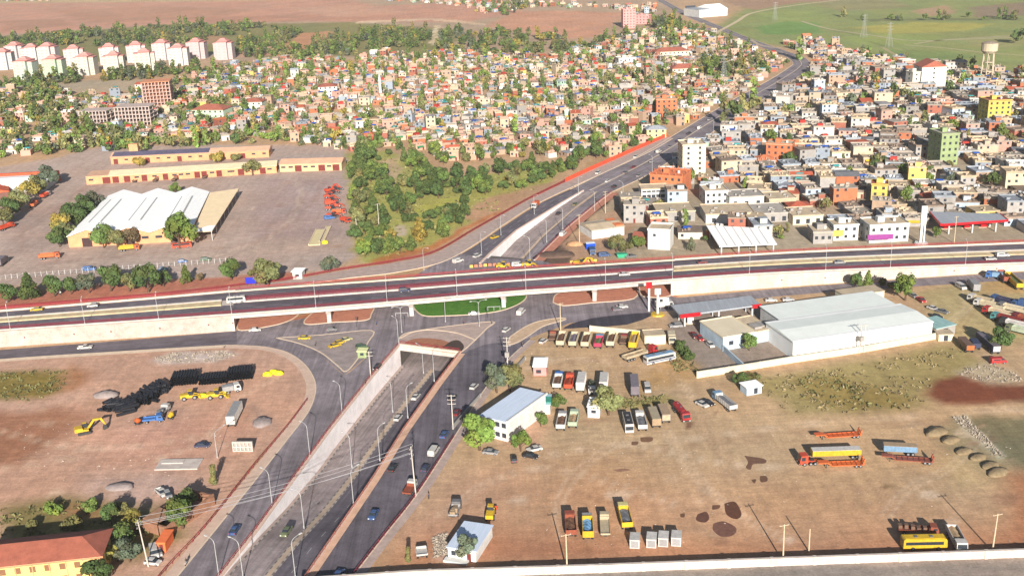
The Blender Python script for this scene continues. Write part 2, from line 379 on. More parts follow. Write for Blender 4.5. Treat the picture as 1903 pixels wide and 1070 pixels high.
def vnoise(x, y, s, seed):
    rng = np.random.RandomState(seed); T = rng.rand(257, 257)
    x = x/s+1000; y = y/s+1000; i = np.floor(x).astype(int); j = np.floor(y).astype(int); u = x-i; v = y-j
    u = u*u*(3-2*u); v = v*v*(3-2*v); i %= 256; j %= 256
    return (T[i,j]*(1-u)+T[i+1,j]*u)*(1-v)+(T[i,j+1]*(1-u)+T[i+1,j+1]*u)*v-.5
def sdist(x, y, P):
    """signed distance to a polygon, positive inside"""
    d = np.full(x.shape, 1e18); c = np.zeros(x.shape, bool); n = len(P)
    for i in range(n):
        ax, ay = P[i-1][0], P[i-1][1]; bx, by = P[i][0], P[i][1]
        ex, ey = bx-ax, by-ay; t = np.clip(((x-ax)*ex+(y-ay)*ey)/(ex*ex+ey*ey+1e-9), 0, 1)
        d = np.minimum(d, (x-ax-t*ex)**2+(y-ay-t*ey)**2)
        if by != ay: c ^= ((ay > y) != (by > y)) & (x < (bx-ax)*(y-ay)/(by-ay)+ax)
    d = np.sqrt(d); return np.where(c, d, -d)
def make_ground():
    nr, na = 560, 660
    y = 100*np.power(6500/100, np.linspace(0, 1, nr)); y = np.concatenate([[40, 60, 80], y]); nr = len(y)
    t = np.linspace(-1.05, 1.05, na)
    Y = np.repeat(y[:, None], na, 1); X = Y*t[None, :]*.9
    x = X.ravel(); yy = Y.ravel(); z = np.zeros_like(x)
    dist = np.hypot(x, yy); big = np.clip(dist/400, .6, 6)
    jx = x+(vnoise(x, yy, 9, 1)*5+vnoise(x, yy, 3, 2)*2)*big*.55; jy = yy+(vnoise(x, yy, 9, 3)*5+vnoise(x, yy, 3, 4)*2)*big*.55
    col = np.tile(np.array(S(*GROUND_BASE, .84)), (len(x), 1))
    for P, rgb, fe, st in SOIL:
        W = [(p.x, p.y) for p in (P if isinstance(P[0], Vector) else GP(P))]
        m = 4*fe+12; x0 = min(p[0] for p in W)-m; x1 = max(p[0] for p in W)+m; y0 = min(p[1] for p in W)-m; y1 = max(p[1] for p in W)+m
        k = np.nonzero((x > x0) & (x < x1) & (yy > y0) & (yy < y1))[0]
        if not len(k): continue
        small = min(1.0, fe/1.6)
        qx = x[k]+(jx[k]-x[k])*small; qy = yy[k]+(jy[k]-yy[k])*small
        a = np.clip(sdist(qx, qy, W)/fe*.5+.5, 0, 1)*st
        a = (a*a*(3-2*a))[:, None]; col[k] = col[k]*(1-a)+np.array(S(*rgb, .84))*a
    v = 1+.16*vnoise(x, yy, 14, 5)+.12*vnoise(x, yy, 5, 6)+.14*vnoise(x, yy, 45, 7)
    h = .10*vnoise(x, yy, 22, 8)
    col *= v[:, None]; col[:, 0] *= 1+h; col[:, 2] *= 1-h
    for P, g in ((HOLE1, 2.6), (HOLE2, 3.2)):
        d = sdist(x, yy, [(p.x, p.y) for p in P]); z[d > -g] = -14
    vs = np.stack([x, yy, z], 1)
    i = np.arange(nr-1)[:, None]*na+np.arange(na-1)[None, :]
    fs = np.stack([i, i+1, i+na+1, i+na], -1).reshape(-1, 4)
    me = bpy.data.meshes.new('ground'); me.vertices.add(len(vs)); me.vertices.foreach_set('co', vs.astype('f4').ravel())
    me.loops.add(fs.size); me.loops.foreach_set('vertex_index', fs.astype('i4').ravel())
    me.polygons.add(len(fs)); me.polygons.foreach_set('loop_start', np.arange(0, fs.size, 4, dtype='i4')); me.polygons.foreach_set('loop_total', np.full(len(fs), 4, 'i4'))
    me.update(calc_edges=True)
    at = me.color_attributes.new('soil', 'FLOAT_COLOR', 'POINT'); at.data.foreach_set('color', np.concatenate([col, np.ones((len(col), 1))], 1).astype('f4').ravel())
    m = bpy.data.materials.new('soil'); m.use_nodes = True; nt = m.node_tree; N = nt.nodes; L = nt.links
    b = N['Principled BSDF']; b.inputs['Roughness'].default_value = .95; b.inputs['Specular IOR Level'].default_value = .15
    a = N.new('ShaderNodeAttribute'); a.attribute_name = 'soil'; ge = N.new('ShaderNodeNewGeometry'); out = a.outputs['Color']
    for sc, amp, st in ((.35, .20, (1,1,1)), (1.6, .22, (1,1,1)), (.5, .13, (.12,1.4,1)), (.22, .12, (1.5,.12,1))):
        mp = N.new('ShaderNodeMapping'); mp.inputs['Scale'].default_value = st; mp.inputs['Rotation'].default_value = (0, 0, .5 if st[0] != 1 else 0); L.new(ge.outputs['Position'], mp.inputs['Vector'])
        n = N.new('ShaderNodeTexNoise'); n.inputs['Scale'].default_value = sc; n.inputs['Detail'].default_value = 6; n.inputs['Roughness'].default_value = .7; L.new(mp.outputs['Vector'], n.inputs['Vector'])
        r = N.new('ShaderNodeMapRange'); r.inputs['From Min'].default_value = .3; r.inputs['From Max'].default_value = .7; r.inputs['To Min'].default_value = 1-amp; r.inputs['To Max'].default_value = 1+amp
        L.new(n.outputs['Fac'], r.inputs['Value'])
        v = N.new('ShaderNodeVectorMath'); v.operation = 'SCALE'; L.new(out, v.inputs[0]); L.new(r.outputs['Result'], v.inputs['Scale']); out = v.outputs['Vector']
    L.new(out, b.inputs['Base Color'])
    bn = N.new('ShaderNodeBump'); bn.inputs['Strength'].default_value = .35; bn.inputs['Distance'].default_value = .3; L.new(n.outputs['Fac'], bn.inputs['Height']); L.new(bn.outputs['Normal'], b.inputs['Normal'])
    me.materials.append(m)
    struct(link('ground', me))
make_ground()
# ---------------------------------------------------------------- asphalt
def asphalt(name, rgb, k=.80):
    if name in MC: return MC[name]
    m = bpy.data.materials.new(name); m.use_nodes = True; MC[name] = m; nt = m.node_tree; N = nt.nodes; L = nt.links
    b = N['Principled BSDF']; b.inputs['Roughness'].default_value = .85; b.inputs['Specular IOR Level'].default_value = .2
    ge = N.new('ShaderNodeNewGeometry'); uv = N.new('ShaderNodeUVMap'); uv.uv_map = 'UVMap'
    rgbn = N.new('ShaderNodeRGB'); rgbn.outputs[0].default_value = (*S(*rgb, k), 1); out = rgbn.outputs[0]
    for src, sc, amp, st in ((ge.outputs['Position'], .06, .26, (1,1,1)), (ge.outputs['Position'], .3, .16, (1,1,1)), (ge.outputs['Position'], 1.5, .12, (1,1,1)), (uv.outputs['UV'], 1.0, .24, (.75,.012,1)), (uv.outputs['UV'], 1.0, .10, (2.5,.05,1))):
        mp = N.new('ShaderNodeMapping'); mp.inputs['Scale'].default_value = st; L.new(src, mp.inputs['Vector'])
        n = N.new('ShaderNodeTexNoise'); n.inputs['Scale'].default_value = sc; n.inputs['Detail'].default_value = 5; L.new(mp.outputs['Vector'], n.inputs['Vector'])
        r = N.new('ShaderNodeMapRange'); r.inputs['From Min'].default_value = .3; r.inputs['From Max'].default_value = .7; r.inputs['To Min'].default_value = 1-amp; r.inputs['To Max'].default_value = 1+amp
        L.new(n.outputs['Fac'], r.inputs['Value'])
        v = N.new('ShaderNodeVectorMath'); v.operation = 'SCALE'; L.new(out, v.inputs[0]); L.new(r.outputs['Result'], v.inputs['Scale']); out = v.outputs['Vector']
    L.new(out, b.inputs['Base Color']); return m
ASPH = asphalt('asphalt', (138,128,132)); ASPH_D = asphalt('asphalt_dark', (108,101,108)); ASPH_G = asphalt('asphalt_worn', (156,142,140))
CONC = M('concrete_pale', S(206,192,182), var=.2, scale=.35, fine=.12, coord='World')
CONCW = M('concrete_white', S(220,206,196,.66), var=.2, scale=.4, fine=.1, stretch=(1,1,.3), coord='World')
KERB = M('kerb_cream', S(228,204,178), var=.14, scale=.5, coord='World')
PAVE = M('pavement_pink', S(186,164,154), var=.2, scale=.4, fine=.12, coord='World')
PAVE_R = M('pavement_red', S(196,132,108), var=.2, scale=.4, fine=.12, coord='World')
REDRAIL = M('rail_red', S(160,60,64,.7), var=.15, scale=1.5, coord='World')
PAINTW = M('road_paint', (.30,.29,.285), var=.25, scale=1.2, coord='World')
STEELW = M('galvanised_white', (.46,.46,.46), var=.08, scale=2, rough=.45, metal=.3)
DARKST = M('dark_steel', (.05,.05,.055), var=.2, scale=2, rough=.5)
def kerb_line(name, P, w=.35, h=.14, m=KERB):
    return struct(slab_mb(P, w, h, z0=-.02).build(name, m))
def railing(label, P, h=1.0, spacing=4.0, m=REDRAIL, name='guard_railing', rails=(.45,.95), rw=.10, group=None, solid=False):
    """posts and rails along P"""
    t = thing(name, label, 'railing', P[len(P)//2], 0, group); o = P[len(P)//2]
    Q = [p-o for p in P]
    for k in rails:
        slab_mb(Q, rw, rw*1.3, z0=h*k).build('rail', m, t)
    n = min(96, max(2, int(length(P)/spacing))); pm = MB().box(-.06,.06,-.06,.06,0,h).data('post', m)
    for p in resample(Q, n): link('post', pm, t, p)
    return t
def sheet(name, px, z, m, sm=0, kind='structure', h=0.0):
    P = GP(px, z)
    if sm: P = smooth(P+[P[0]], sm)[:-1]
    mb = poly_mb(P, h=h); mb.uv = [(v[0], v[1]) for v in mb.v]
    o = mb.build(name, m)
    return struct(o, kind) if kind else o
def dashes(name, P, on=3.0, off=6.0, w=.22, dz=.012):
    n = int(length(P)/1.5); Q = resample(P, max(4, n)); mb = MB(); step = length(P)/(len(Q)-1); s = 0
    for i in range(len(Q)-1):
        if (s % (on+off)) < on:
            d = (Q[i+1]-Q[i]).normalized(); nn = Vector((-d.y, d.x, 0))*w/2; u = Vector((0,0,dz))
            mb.add([Q[i]-nn+u, Q[i+1]-nn+u, Q[i+1]+nn+u, Q[i]+nn+u], [(0,1,2,3)])
        s += step
    return struct(mb.build(name, PAINTW))
# ---------------------------------------------------------------- junction level: sheets a few mm apart
# between trench rail and left fence
LEFT_OUT = [(440,641),(500,645),(536,655),(566,676),(584,704),(586,730),(574,762),(545,800),(487,874),(410,970),(340,1056),(310,1092)]
TLpx = [(743,643),(690,705),(615,800),(542,900),(480,986),(414,1070),(393,1096)]
LEFT_IN = [(512,630),(556,641),(598,662),(630,690),(640,697),(652,690),(690,655)]
sheet('road_left', LEFT_OUT[::-1][:12]+LEFT_IN+[(735,640)]+TLpx, .02, ASPH)
TRpx = [(853,657),(810,713),(748,800),(690,892),(632,977),(568,1070),(552,1092)]
RIGHT_K = [(642,1092),(657,1070),(716,994),(775,919),(844,813),(897,729),(945,668),(985,632)]
sheet('road_right', TRpx+RIGHT_K+[(985,628),(900,640)], .026, ASPH_D)
C = [(440,613),(560,592),(700,555),(800,495),(850,470),(905,480),(1000,482),(1100,515),(1260,553),(1430,537.5),(1640,521.5),(1903,505),(2150,488),
     (2150,500),(1903,519),(1700,532),(1560,541),(1430,552),(1250,577),(1190,583),(1060,600),(1000,622),(985,628),(900,640),(862,655),(853,657),(743,643),(735,640),(690,655),(640,697),(598,662),(556,641),(512,630),(440,641)]
sheet('junction_road', C, .032, ASPH)
sheet('station_forecourt', [(1046,611),(1060,602),(1101,591),(1160,584),(1204,581),(1212,586),(1165,603),(1096,608)], .04, asphalt('asphalt_black', (70,66,76)), 2)
strip('frontage_road', resample(GP([(-160,667),(0,650),(220,633),(440,614.5)], .038), 20), resample(GP([(-160,684),(0,667.5),(220,653),(440,640)], .038), 20), ASPH_D)
for P, rgb, _, _ in STAINS: sheet('oil_stain', P, .012, M('stain_%d_%d' % rgb[:2], S(*rgb, .8), var=.25, scale=.8, fine=.15, coord='World'), 5)
# kerbed pavements
def island(name, px, m, h=.15, sm=4, z=0.0, inner=None, inner_m=None, inset=1.0):
    P = GP(px, z); P = smooth(P+[P[0]], sm)[:-1] if sm else P
    o = poly_mb(P, h=h).build(name, inner_m or m); struct(o)
    Q = P+[P[0]]
    struct(slab_mb(Q, .45, h+.05).build('kerb', KERB))
    return o
island('left_traffic_island', [(514,628),(600,622),(690,614),(684,636),(664,668),(643,690),(628,680),(596,655),(556,638)], M('pavement_grey', S(160,146,142), var=.25, scale=.3, fine=.15, coord='World'), h=.08)
island('under_bridge_island', [(443,590),(500,584),(553,580),(545,592),(520,602),(480,610),(443,613)], PAVE_R)
island('under_bridge_island', [(588,576),(640,571),(692,568),(690,584),(680,595),(620,599),(574,603),(566,596)], PAVE_R)
island('under_bridge_island', [(1028,562),(1036,546),(1081,540),(1172,533),(1178,555),(1100,563),(1048,568)], PAVE_R)
island('under_bridge_island', [(1188,533),(1240,528),(1245,550),(1196,551)], PAVE_R)
GRASS = M('lawn_green', S(74,132,44,.62), var=.3, scale=.25, fine=.35, coord='World', col2=S(108,158,60,.62))
island('lawn_island', [(764,566),(775,545),(860,535),(960,530),(978,545),(972,560),(940,575),(895,583),(830,587),(785,586)], GRASS)
island('plaza_island', [(742,628),(760,618),(830,607),(915,598),(905,610),(884,631),(860,652),(843,657),(800,651),(746,642)], PAVE)
PLANT = M('planting_red', S(172,116,88), var=.25, scale=.5, fine=.2, coord='World')
sheet('planting_bed', [(752,640),(760,632),(785,628),(820,631),(842,640),(846,651),(800,647)], .20, PLANT, 3)
SCORCH = M('scorched_soil', S(78,62,54), var=.3, scale=.8, coord='World')
sheet('scorch_patch', [(822,645),(838,634),(852,632),(862,642),(858,652),(846,652)], .21, SCORCH, 3)
struct(slab_mb(smooth(GP([(744,628),(770,616),(803,613),(846,618),(870,626),(884,632)], .15), 6), .5, .12).build('kerb', KERB))
island('right_traffic_island', [(948,626),(975,608),(1002,597),(1040,591),(1050,594),(1010,606),(985,622),(962,636),(945,640)], M('pavement_sand', S(206,176,146), var=.2, scale=.4, fine=.12, coord='World'), h=.1)
# pavements that line the roads
def pavement(name, px, w, m=PAVE, h=.15, side=1, n=60, kerb=True):
    P = resample(smooth(GP(px), 6), n); Qd = offset(P, side*w)
    A, B = (lift(P, h), lift(Qd, h)); o = strip(name, A, B, m)
    if kerb: kerb_line('kerb', P, .35, h+.03)
    return P, Qd
pavement('left_pavement', [(420,633.5+8),(470,643),(500,646),(536,656),(566,677),(584,705),(586,731),(573,765),(545,802),(487,876),(410,972),(340,1058),(310,1094)], 3.0, M('pavement_cream', S(216,186,166), var=.14, scale=.4, fine=.1, coord='World'), side=-1)
pavement('frontage_pavement', [(-160,685),(0,668),(220,653.5),(420,641.5)], 2.6, KERB, side=-1)
pavement('right_pavement', RIGHT_K, 2.4, PAVE, side=-1)
railing('red railing along the pavement of the left frontage road, beside the dirt lot', offset(resample(smooth(GP([(577,745),(540,795),(480,866),(390,980),(325,1050),(292,1090)]), 5), 60), -1.0), 1.1, 3.0)
railing('dark red railing at the kerb of the right road, beside the truck lot', resample(smooth(GP([(642,1092),(657,1070),(716,994),(775,919),(844,813)]), 5), 50), 1.1, 3.0, m=M('rail_dark_red', S(128,48,58), var=.15, scale=1.5, coord='World'))
WHITEWALL = CONC
# ---------------------------------------------------------------- the sunken road
def setz(P, zs):
    n = len(P)
    return [Vector((p.x, p.y, np.interp(i/(n-1), [a for a, _ in zs], [b for _, b in zs]))) for i, p in enumerate(P)]
n = 70
tl = resample(TL, n); tr = resample(TR, n)
FZ = [(0,-.25),(.12,-.5),(.22,-1.6),(.34,-4.2),(.5,-6.3),(1,-7.4)]
fl = setz(tl, FZ); fr = setz(tr, FZ)
def xsec(t, dz=0.0): return lift(between(fl, fr, t), dz)
strip('sunken_road_left', xsec(.0), xsec(.50), ASPH_G); strip('sunken_road_right', xsec(.57), xsec(1.0), ASPH_D)
MEDP = M('median_paving', S(196,172,150), var=.15, scale=.5, coord='World')
strip('sunken_median', xsec(.50, .22), xsec(.57, .22), MEDP)
def kerb_blocks(name, P, w=.32, h=.28):
    """black and white kerb stones"""
    L_ = length(P); k = int(L_/1.3); Q = resample(P, k+1); mb = MB()
    for i in range(k):
        d = (Q[i+1]-Q[i]); dd = d.normalized(); nn = Vector((-dd.y, dd.x, 0))*w/2; a = Q[i]+d*.02; b = Q[i+1]-d*.02; u = Vector((0,0,h))
        mb.add([a-nn,b-nn,b+nn,a+nn,a-nn+u,b-nn+u,b+nn+u,a+nn+u], [(0,3,2,1),(4,5,6,7),(0,1,5,4),(1,2,6,5),(2,3,7,6),(3,0,4,7)], i % 2)
    return struct(mb.build(name, [M('kerb_white', (.36,.32,.29), var=.2, scale=1, coord='World'), M('kerb_black', (.16,.14,.135), var=.2, scale=1, coord='World')]))
kerb_blocks('median_kerb', xsec(.495, -.02)); kerb_blocks('median_kerb', xsec(.575, -.02))
strip('sunken_walkway', xsec(.005, .16), xsec(.055, .16), PAVE); kerb_blocks('walkway_kerb', xsec(.058, -.02))
dashes('lane_marking', xsec(.28), 3, 6); dashes('lane_marking', xsec(.78), 3, 6)
def wall_between(mb, top, foot, thick):
    A = top; B = foot; o = len(mb.v); side = offset(top, thick)
    for a, b, c in zip(A, B, side): mb.v += [tuple(b), tuple(a), tuple(c)]
    for i in range(len(A)-1):
        p = o+3*i; q = p+3; mb.f += [(p,q,q+1,p+1),(p+1,q+1,q+2,p+2)]; mb.m += [0, 0]
    return mb
def retaining(label, top, foot, thick, m=CONC):
    t = thing('retaining_wall', label, 'retaining wall', (top[0]+top[-1])/2); o = t.location.copy()
    wall_between(MB(), [p-o for p in top], [p-o for p in foot], thick).build('wall_face', m, t)
    slab_mb([p-o for p in offset(top, thick*.5)], abs(thick)+.12, .35).build('coping', M('coping', S(222,190,172), var=.1, coord='World'), t)
    return t
WALLM = M('trench_wall', S(236,228,226,.95), var=.14, scale=.3, fine=.1, coord='World')
retaining('long white retaining wall on the far side of the sunken road in the foreground', lift(tl, .05), lift(fl, -.3), .6, WALLM)
retaining('right retaining wall of the sunken road, seen from above as a pale coping', lift(tr, .05), lift(fr, -.3), -.6, WALLM)
railing('red railing on top of the white wall above the foreground sunken road', lift(offset(tl, .5), .35), 1.0, 3.2)
railing('salmon red railing on the right edge of the foreground sunken road', lift(offset(tr, -.5), .35), 1.0, 3.2, m=M('rail_salmon', S(190,110,90,.7), var=.2, coord='World'))
strip('trench_edge_strip', lift(offset(tr, -.7), .16), lift(offset(tr, -2.2), .16), M('pavement_peach', S(222,180,152), var=.16, scale=.4, fine=.1, coord='World'))
strip('trench_edge_strip', lift(offset(tl, .7), .16), lift(offset(tl, 1.5), .16), PAVE)
# portal
pl, pr = tl[-1], tr[-1]; fwd = (tl[-1]-tl[-2]).normalized(); pd = (pr-pl); 
t = thing('tunnel_portal', 'white concrete headwall where the foreground sunken road goes under the junction', 'tunnel', pl.lerp(pr, .5)); o = t.location.copy()
def bar(a, b, z0, z1, w, name, m, parent, off):
    mb = MB(); d = (b-a).normalized(); nn = Vector((-d.y, d.x, 0))*w; a = a-off; b = b-off
    mb.add([(p.x,p.y,z) for z in (z0,z1) for p in (a, b, b+nn, a+nn)], [(0,3,2,1),(4,5,6,7),(0,1,5,4),(1,2,6,5),(2,3,7,6),(3,0,4,7)]); return mb.build(name, m, parent)
bar(pl, pr, -1.6, .55, .9, 'headwall', CONCW, t, o)
mid_a = pl.lerp(pr, .49); mid_b = pl.lerp(pr, .58)
TUNNEL_SHADE = M('concrete_tunnel_shade', (.10,.085,.075), var=.3, scale=.3, coord='World')  # lining colour darkened to stand for the shade inside the tunnel
bar(pl, pr, .55, .75, .9, 'coping', KERB, t, o)
far = fwd*110
mb = strip_mb([pl+Vector((0,0,-.9)), pl+far+Vector((0,0,-.9))], [pr+Vector((0,0,-.9)), pr+far+Vector((0,0,-.9))]); mb.uv = None
for v0 in (pl, pr): mb.add([v0+Vector((0,0,-9)), v0+far+Vector((0,0,-9)), v0+far+Vector((0,0,-.9)), v0+Vector((0,0,-.9))], [(0,1,2,3)])
mb.add([pl+far+Vector((0,0,-9)), pr+far+Vector((0,0,-9)), pr+far+Vector((0,0,-.9)), pl+far+Vector((0,0,-.9))], [(0,1,2,3)])
mb.v = [tuple(Vector(v)-o) for v in mb.v]; mb.build('tunnel_lining', TUNNEL_SHADE, t)
strip('tunnel_floor', [pl+Vector((0,0,-7.4)), pl+far+Vector((0,0,-7.4))], [pr+Vector((0,0,-7.4)), pr+far+Vector((0,0,-7.4))], ASPH_G)
railing('short red railing on the tunnel headwall', [pl.lerp(pr, i/8)+Vector((0,0,.75))+fwd*.4 for i in range(9)], 1.0, 2.0)
# ---------------------------------------------------------------- the sunken road beyond the overpass
nl = resample(NL, 40); nr = resample(NR, 40); NZ = [(0,-6.3),(.35,-4.2),(.75,-1.2),(1,.02)]
gl = setz(nl, NZ); gr = setz(nr, NZ)
strip('far_sunken_road', gl, between(gl, gr, .46), ASPH_G); strip('far_sunken_road', between(gl, gr, .52), gr, ASPH)
strip('far_sunken_median', lift(between(gl, gr, .46), .2), lift(between(gl, gr, .52), .2), MEDP)
retaining('white retaining wall rising beside the motorway beyond the overpass', lift(nl, .3), lift(gl, -.3), .6, WALLM)
retaining('low retaining wall on the right of the sunken road beyond the overpass', lift(nr, .05), lift(gr, -.3), -.6, CONC)
railing('red railing on the right of the sunken road beyond the overpass', lift(offset(nr, -.6), .35), 1.0, 3.5)
strip('far_edge_strip', lift(offset(nr, -.8), .12), lift(offset(nr, -4.6), .12), PAVE_R)
HLo = resample(smooth(GP([(812,494),(870,465),(930,425),(1000,380),(1100,333),(1200,288),(1280,243),(1370,188),(1440,148),(1474,124),(1470,112),(1440,99),(1380,74),(1320,50),(1262,25),(1222,2),(1180,-22)], .03), 6), 120)
HRi = resample(smooth(GP([(893,491),(912,472),(960,430),(1043,379),(1085,355)], .03), 6), 40)
hl_near = resample(smooth(GP([(812,494),(870,465),(930,425),(1000,380),(1060,352)], .03), 6), 40)
strip('motorway_left', hl_near, HRi, ASPH_D)
FL = resample(smooth(GP([(1060,352),(1100,332),(1196,285),(1266,243),(1356,189),(1430,149),(1466,126),(1474,118),(1462,107),(1440,99),(1380,74),(1320,50),(1262,25),(1222,2),(1180,-22)], .034), 6), 110)
FR = resample(smooth(GP([(1135,358),(1202,326),(1266,286),(1345,232),(1420,184),(1476,148),(1502,130),(1506,119),(1494,107),(1462,96),(1400,74),(1340,50),(1280,25),(1236,2),(1192,-22)], .034), 6), 110)
strip('motorway_far', FL, FR, ASPH)
sheet('motorway_joint', [(1060,352),(1085,355),(1135,358),(1150,348),(1090,338)], .028, ASPH)
strip('motorway_median', lift(between(FL, FR, .455), .3), lift(between(FL, FR, .505), .3), M('median_pale', S(206,188,170), var=.15, coord='World'))
dashes('lane_marking', between(hl_near, HRi, .34), 4, 6); dashes('lane_marking', between(hl_near, HRi, .67), 4, 6)
struct(slab_mb(lift(FL, 0), .4, .2).build('kerb', KERB)); struct(slab_mb(lift(FR, 0), .4, .2).build('kerb', KERB))
# pavement and red railing along the left of the motorway
RLo = resample(smooth(GP([(-160,592),(0,575),(300,549.5),(470,530),(556,518),(631,504),(733,488),(808,471),(880,430),(940,396),(1000,363),(1100,316),(1190,276),(1240,254)]), 6), 120)
RIn = resample(smooth(GP([(-160,601),(0,584),(300,559),(470,541),(556,530),(640,518),(740,506),(822,487),(880,456),(940,415),(1000,378),(1100,331),(1200,286),(1250,258)]), 6), 120)
strip('motorway_pavement', lift(RLo, .14), lift(RIn, .14), PAVE); struct(slab_mb(RIn, .4, .2).build('kerb', KERB))
railing('red railing curving behind the works yard and the park to the motorway', lift(RLo[:88], .14), 1.3, 4.5, rails=(.35,.65,.95), rw=.14)
f = thing('hoarding_fence', 'bright orange red hoarding fence beside the motorway beyond the park', 'fence', RLo[100]); o = f.location.copy()
slab_mb([p-o for p in lift(RLo[86:], .1)], .15, 2.3).build('panel', M('hoarding_red', S(226,84,52), var=.2, scale=.3, coord='World'), f)
pm = MB().box(-.1,.1,-.1,.1,0,2.6).data('post', DARKST)
for p in RLo[87::2]: link('post', pm, f, p-o)
# dirt tracks far off
def track(px, w, rgb=(216,194,158)):
    P = resample(smooth(GP(px, .05), 6), 40); strip('dirt_track', offset(P, w/2), offset(P, -w/2), M('dirt_track_%d' % rgb[0], S(*rgb), var=.15, scale=.1, coord='World'))
track([(1330,62),(1370,40),(1400,24),(1480,10),(1580,-2)], 5); track([(1490,40),(1540,54),(1620,66),(1700,76),(1830,72),(2000,66)], 4, (190,176,140))
track([(1680,84),(1760,90),(1850,100),(2000,108)], 4, (186,172,132)); track([(1700,82),(1760,74),(1903,66)], 4, (190,176,140)); track([(1640,88),(1660,100),(1690,112)], 4, (178,164,120))
track([(1395,74),(1420,86),(1480,92)], 4, (196,176,150))
# ---------------------------------------------------------------- the overpass
DF = [(-170,626,6.6),(0,613,6.6),(440,583,6.6),(700,563,6.6),(950,541.5,6.6),(1115,530,6.6),(1255,518.5,6.6),(1430,507,6.2),(1660,497,4.9),(1903,488,3.5),(2150,480,2.2)]
DB = [(-170,591,6.6),(0,577,6.6),(240,557,6.6),(480,536,6.6),(720,519,6.6),(960,501,6.6),(1190,486,6.6),(1430,470.5,6.2),(1660,460,4.9),(1903,450.5,3.5),(2150,441,2.2)]
n = 110
df = resample(smooth(GP(DF), 5), n); db_ = resample(smooth(GP(DB), 5), n)
def deck(t, dz=0.0): return lift(between(df, db_, t), dz)
def near_i(px): return min(range(n), key=lambda i: abs(proj(df[i])[0]-px))
i0, i1 = near_i(441), near_i(1256)
br = thing('road_overpass', 'long four lane road overpass with white girder on piers crossing the junction', 'bridge', (df[i0]+db_[i1])/2); o = br.location.copy(); o.z = 0; br.location = o
def rel(P): return [p-o for p in P]
def slabs(name, t0, t1, zt, zb, m, a=0, b=n):
    """solid between cross positions t0 and t1"""
    A, B = rel(deck(t0)[a:b]), rel(deck(t1)[a:b]); mb = MB(); k = len(A)
    for p, q in zip(A, B): mb.v += [(p.x,p.y,p.z+zt),(q.x,q.y,q.z+zt),(q.x,q.y,q.z+zb),(p.x,p.y,p.z+zb)]
    for i in range(k-1):
        c = 4*i; d = c+4; mb.f += [(c,d,d+1,c+1),(c+1,d+1,d+2,c+2),(c+2,d+2,d+3,c+3),(c+3,d+3,d,c)]
    mb.f += [(0,1,2,3),(4*k-1,4*k-2,4*k-3,4*k-4)]; mb.m = [0]*len(mb.f)
    return mb.build(name, m, br)
slabs('deck_slab', 0, .47, -.25, -.6, CONC, i0, i1+1); slabs('deck_slab', .53, 1, -.25, -.6, CONC, i0, i1+1)
slabs('deck_slab', 0, 1, -.25, -.6, CONC, 0, i0+1); slabs('deck_slab', 0, 1, -.25, -.6, CONC, i1, n)
slabs('edge_girder', .0, .022, .12, -1.75, CONCW, i0, i1+1); slabs('edge_girder', .978, 1, .12, -1.75, CONC, i0, i1+1)
for t0 in (.1,.2,.3,.4,.6,.7,.8,.9): slabs('girder', t0, t0+.025, -.6, -1.7, CONC, i0, i1+1)
slabs('front_parapet', 0, .022, .16, -.26, CONCW, 0, i0+1); slabs('front_parapet', 0, .022, .16, -.26, CONCW, i1, n)
slabs('back_parapet', .978, 1, .3, -.26, KERB, 0, i0+1); slabs('back_parapet', .978, 1, .3, -.26, KERB, i1, n); slabs('back_kerb', .955, .977, .25, -.24, KERB, i0, i1+1)
slabs('median_kerb', .47, .505, .3, -.24, CONCW, i0, i1+1); slabs('median_kerb', .535, .565, .3, -.24, CONCW, i0, i1+1)
for a, b in ((0, i0), (i1, n)):
    slabs('median_barrier', .57, .62, .45, -.24, CONCW, a, b); slabs('median_strip', .40, .569, .2, -.24, M('median_sand', S(206,184,146), var=.25, scale=.4, coord='World'), a, b)
a_ = strip('overpass_lanes_near', deck(.022, -.22), deck(.40, -.22), ASPH_D); strip('overpass_lanes_near', deck(.4005, -.225)[i0:i1+1], deck(.47, -.225)[i0:i1+1], ASPH_D)
strip('overpass_lanes_far', deck(.62, -.22), deck(.955, -.22), ASPH_D); strip('overpass_lanes_far', deck(.565, -.225)[i0:i1+1], deck(.6195, -.225)[i0:i1+1], ASPH_D)
dashes('lane_marking', deck(.23, -.22), 4, 7, .25); dashes('lane_marking', deck(.79, -.22), 4, 7, .25)
for t_ in (.035, .945): dashes('edge_line', deck(t_, -.22), 1, 0, .14)
along = (df[n//2+1]-df[n//2-1]).normalized(); across = Vector((-along.y, along.x, 0))
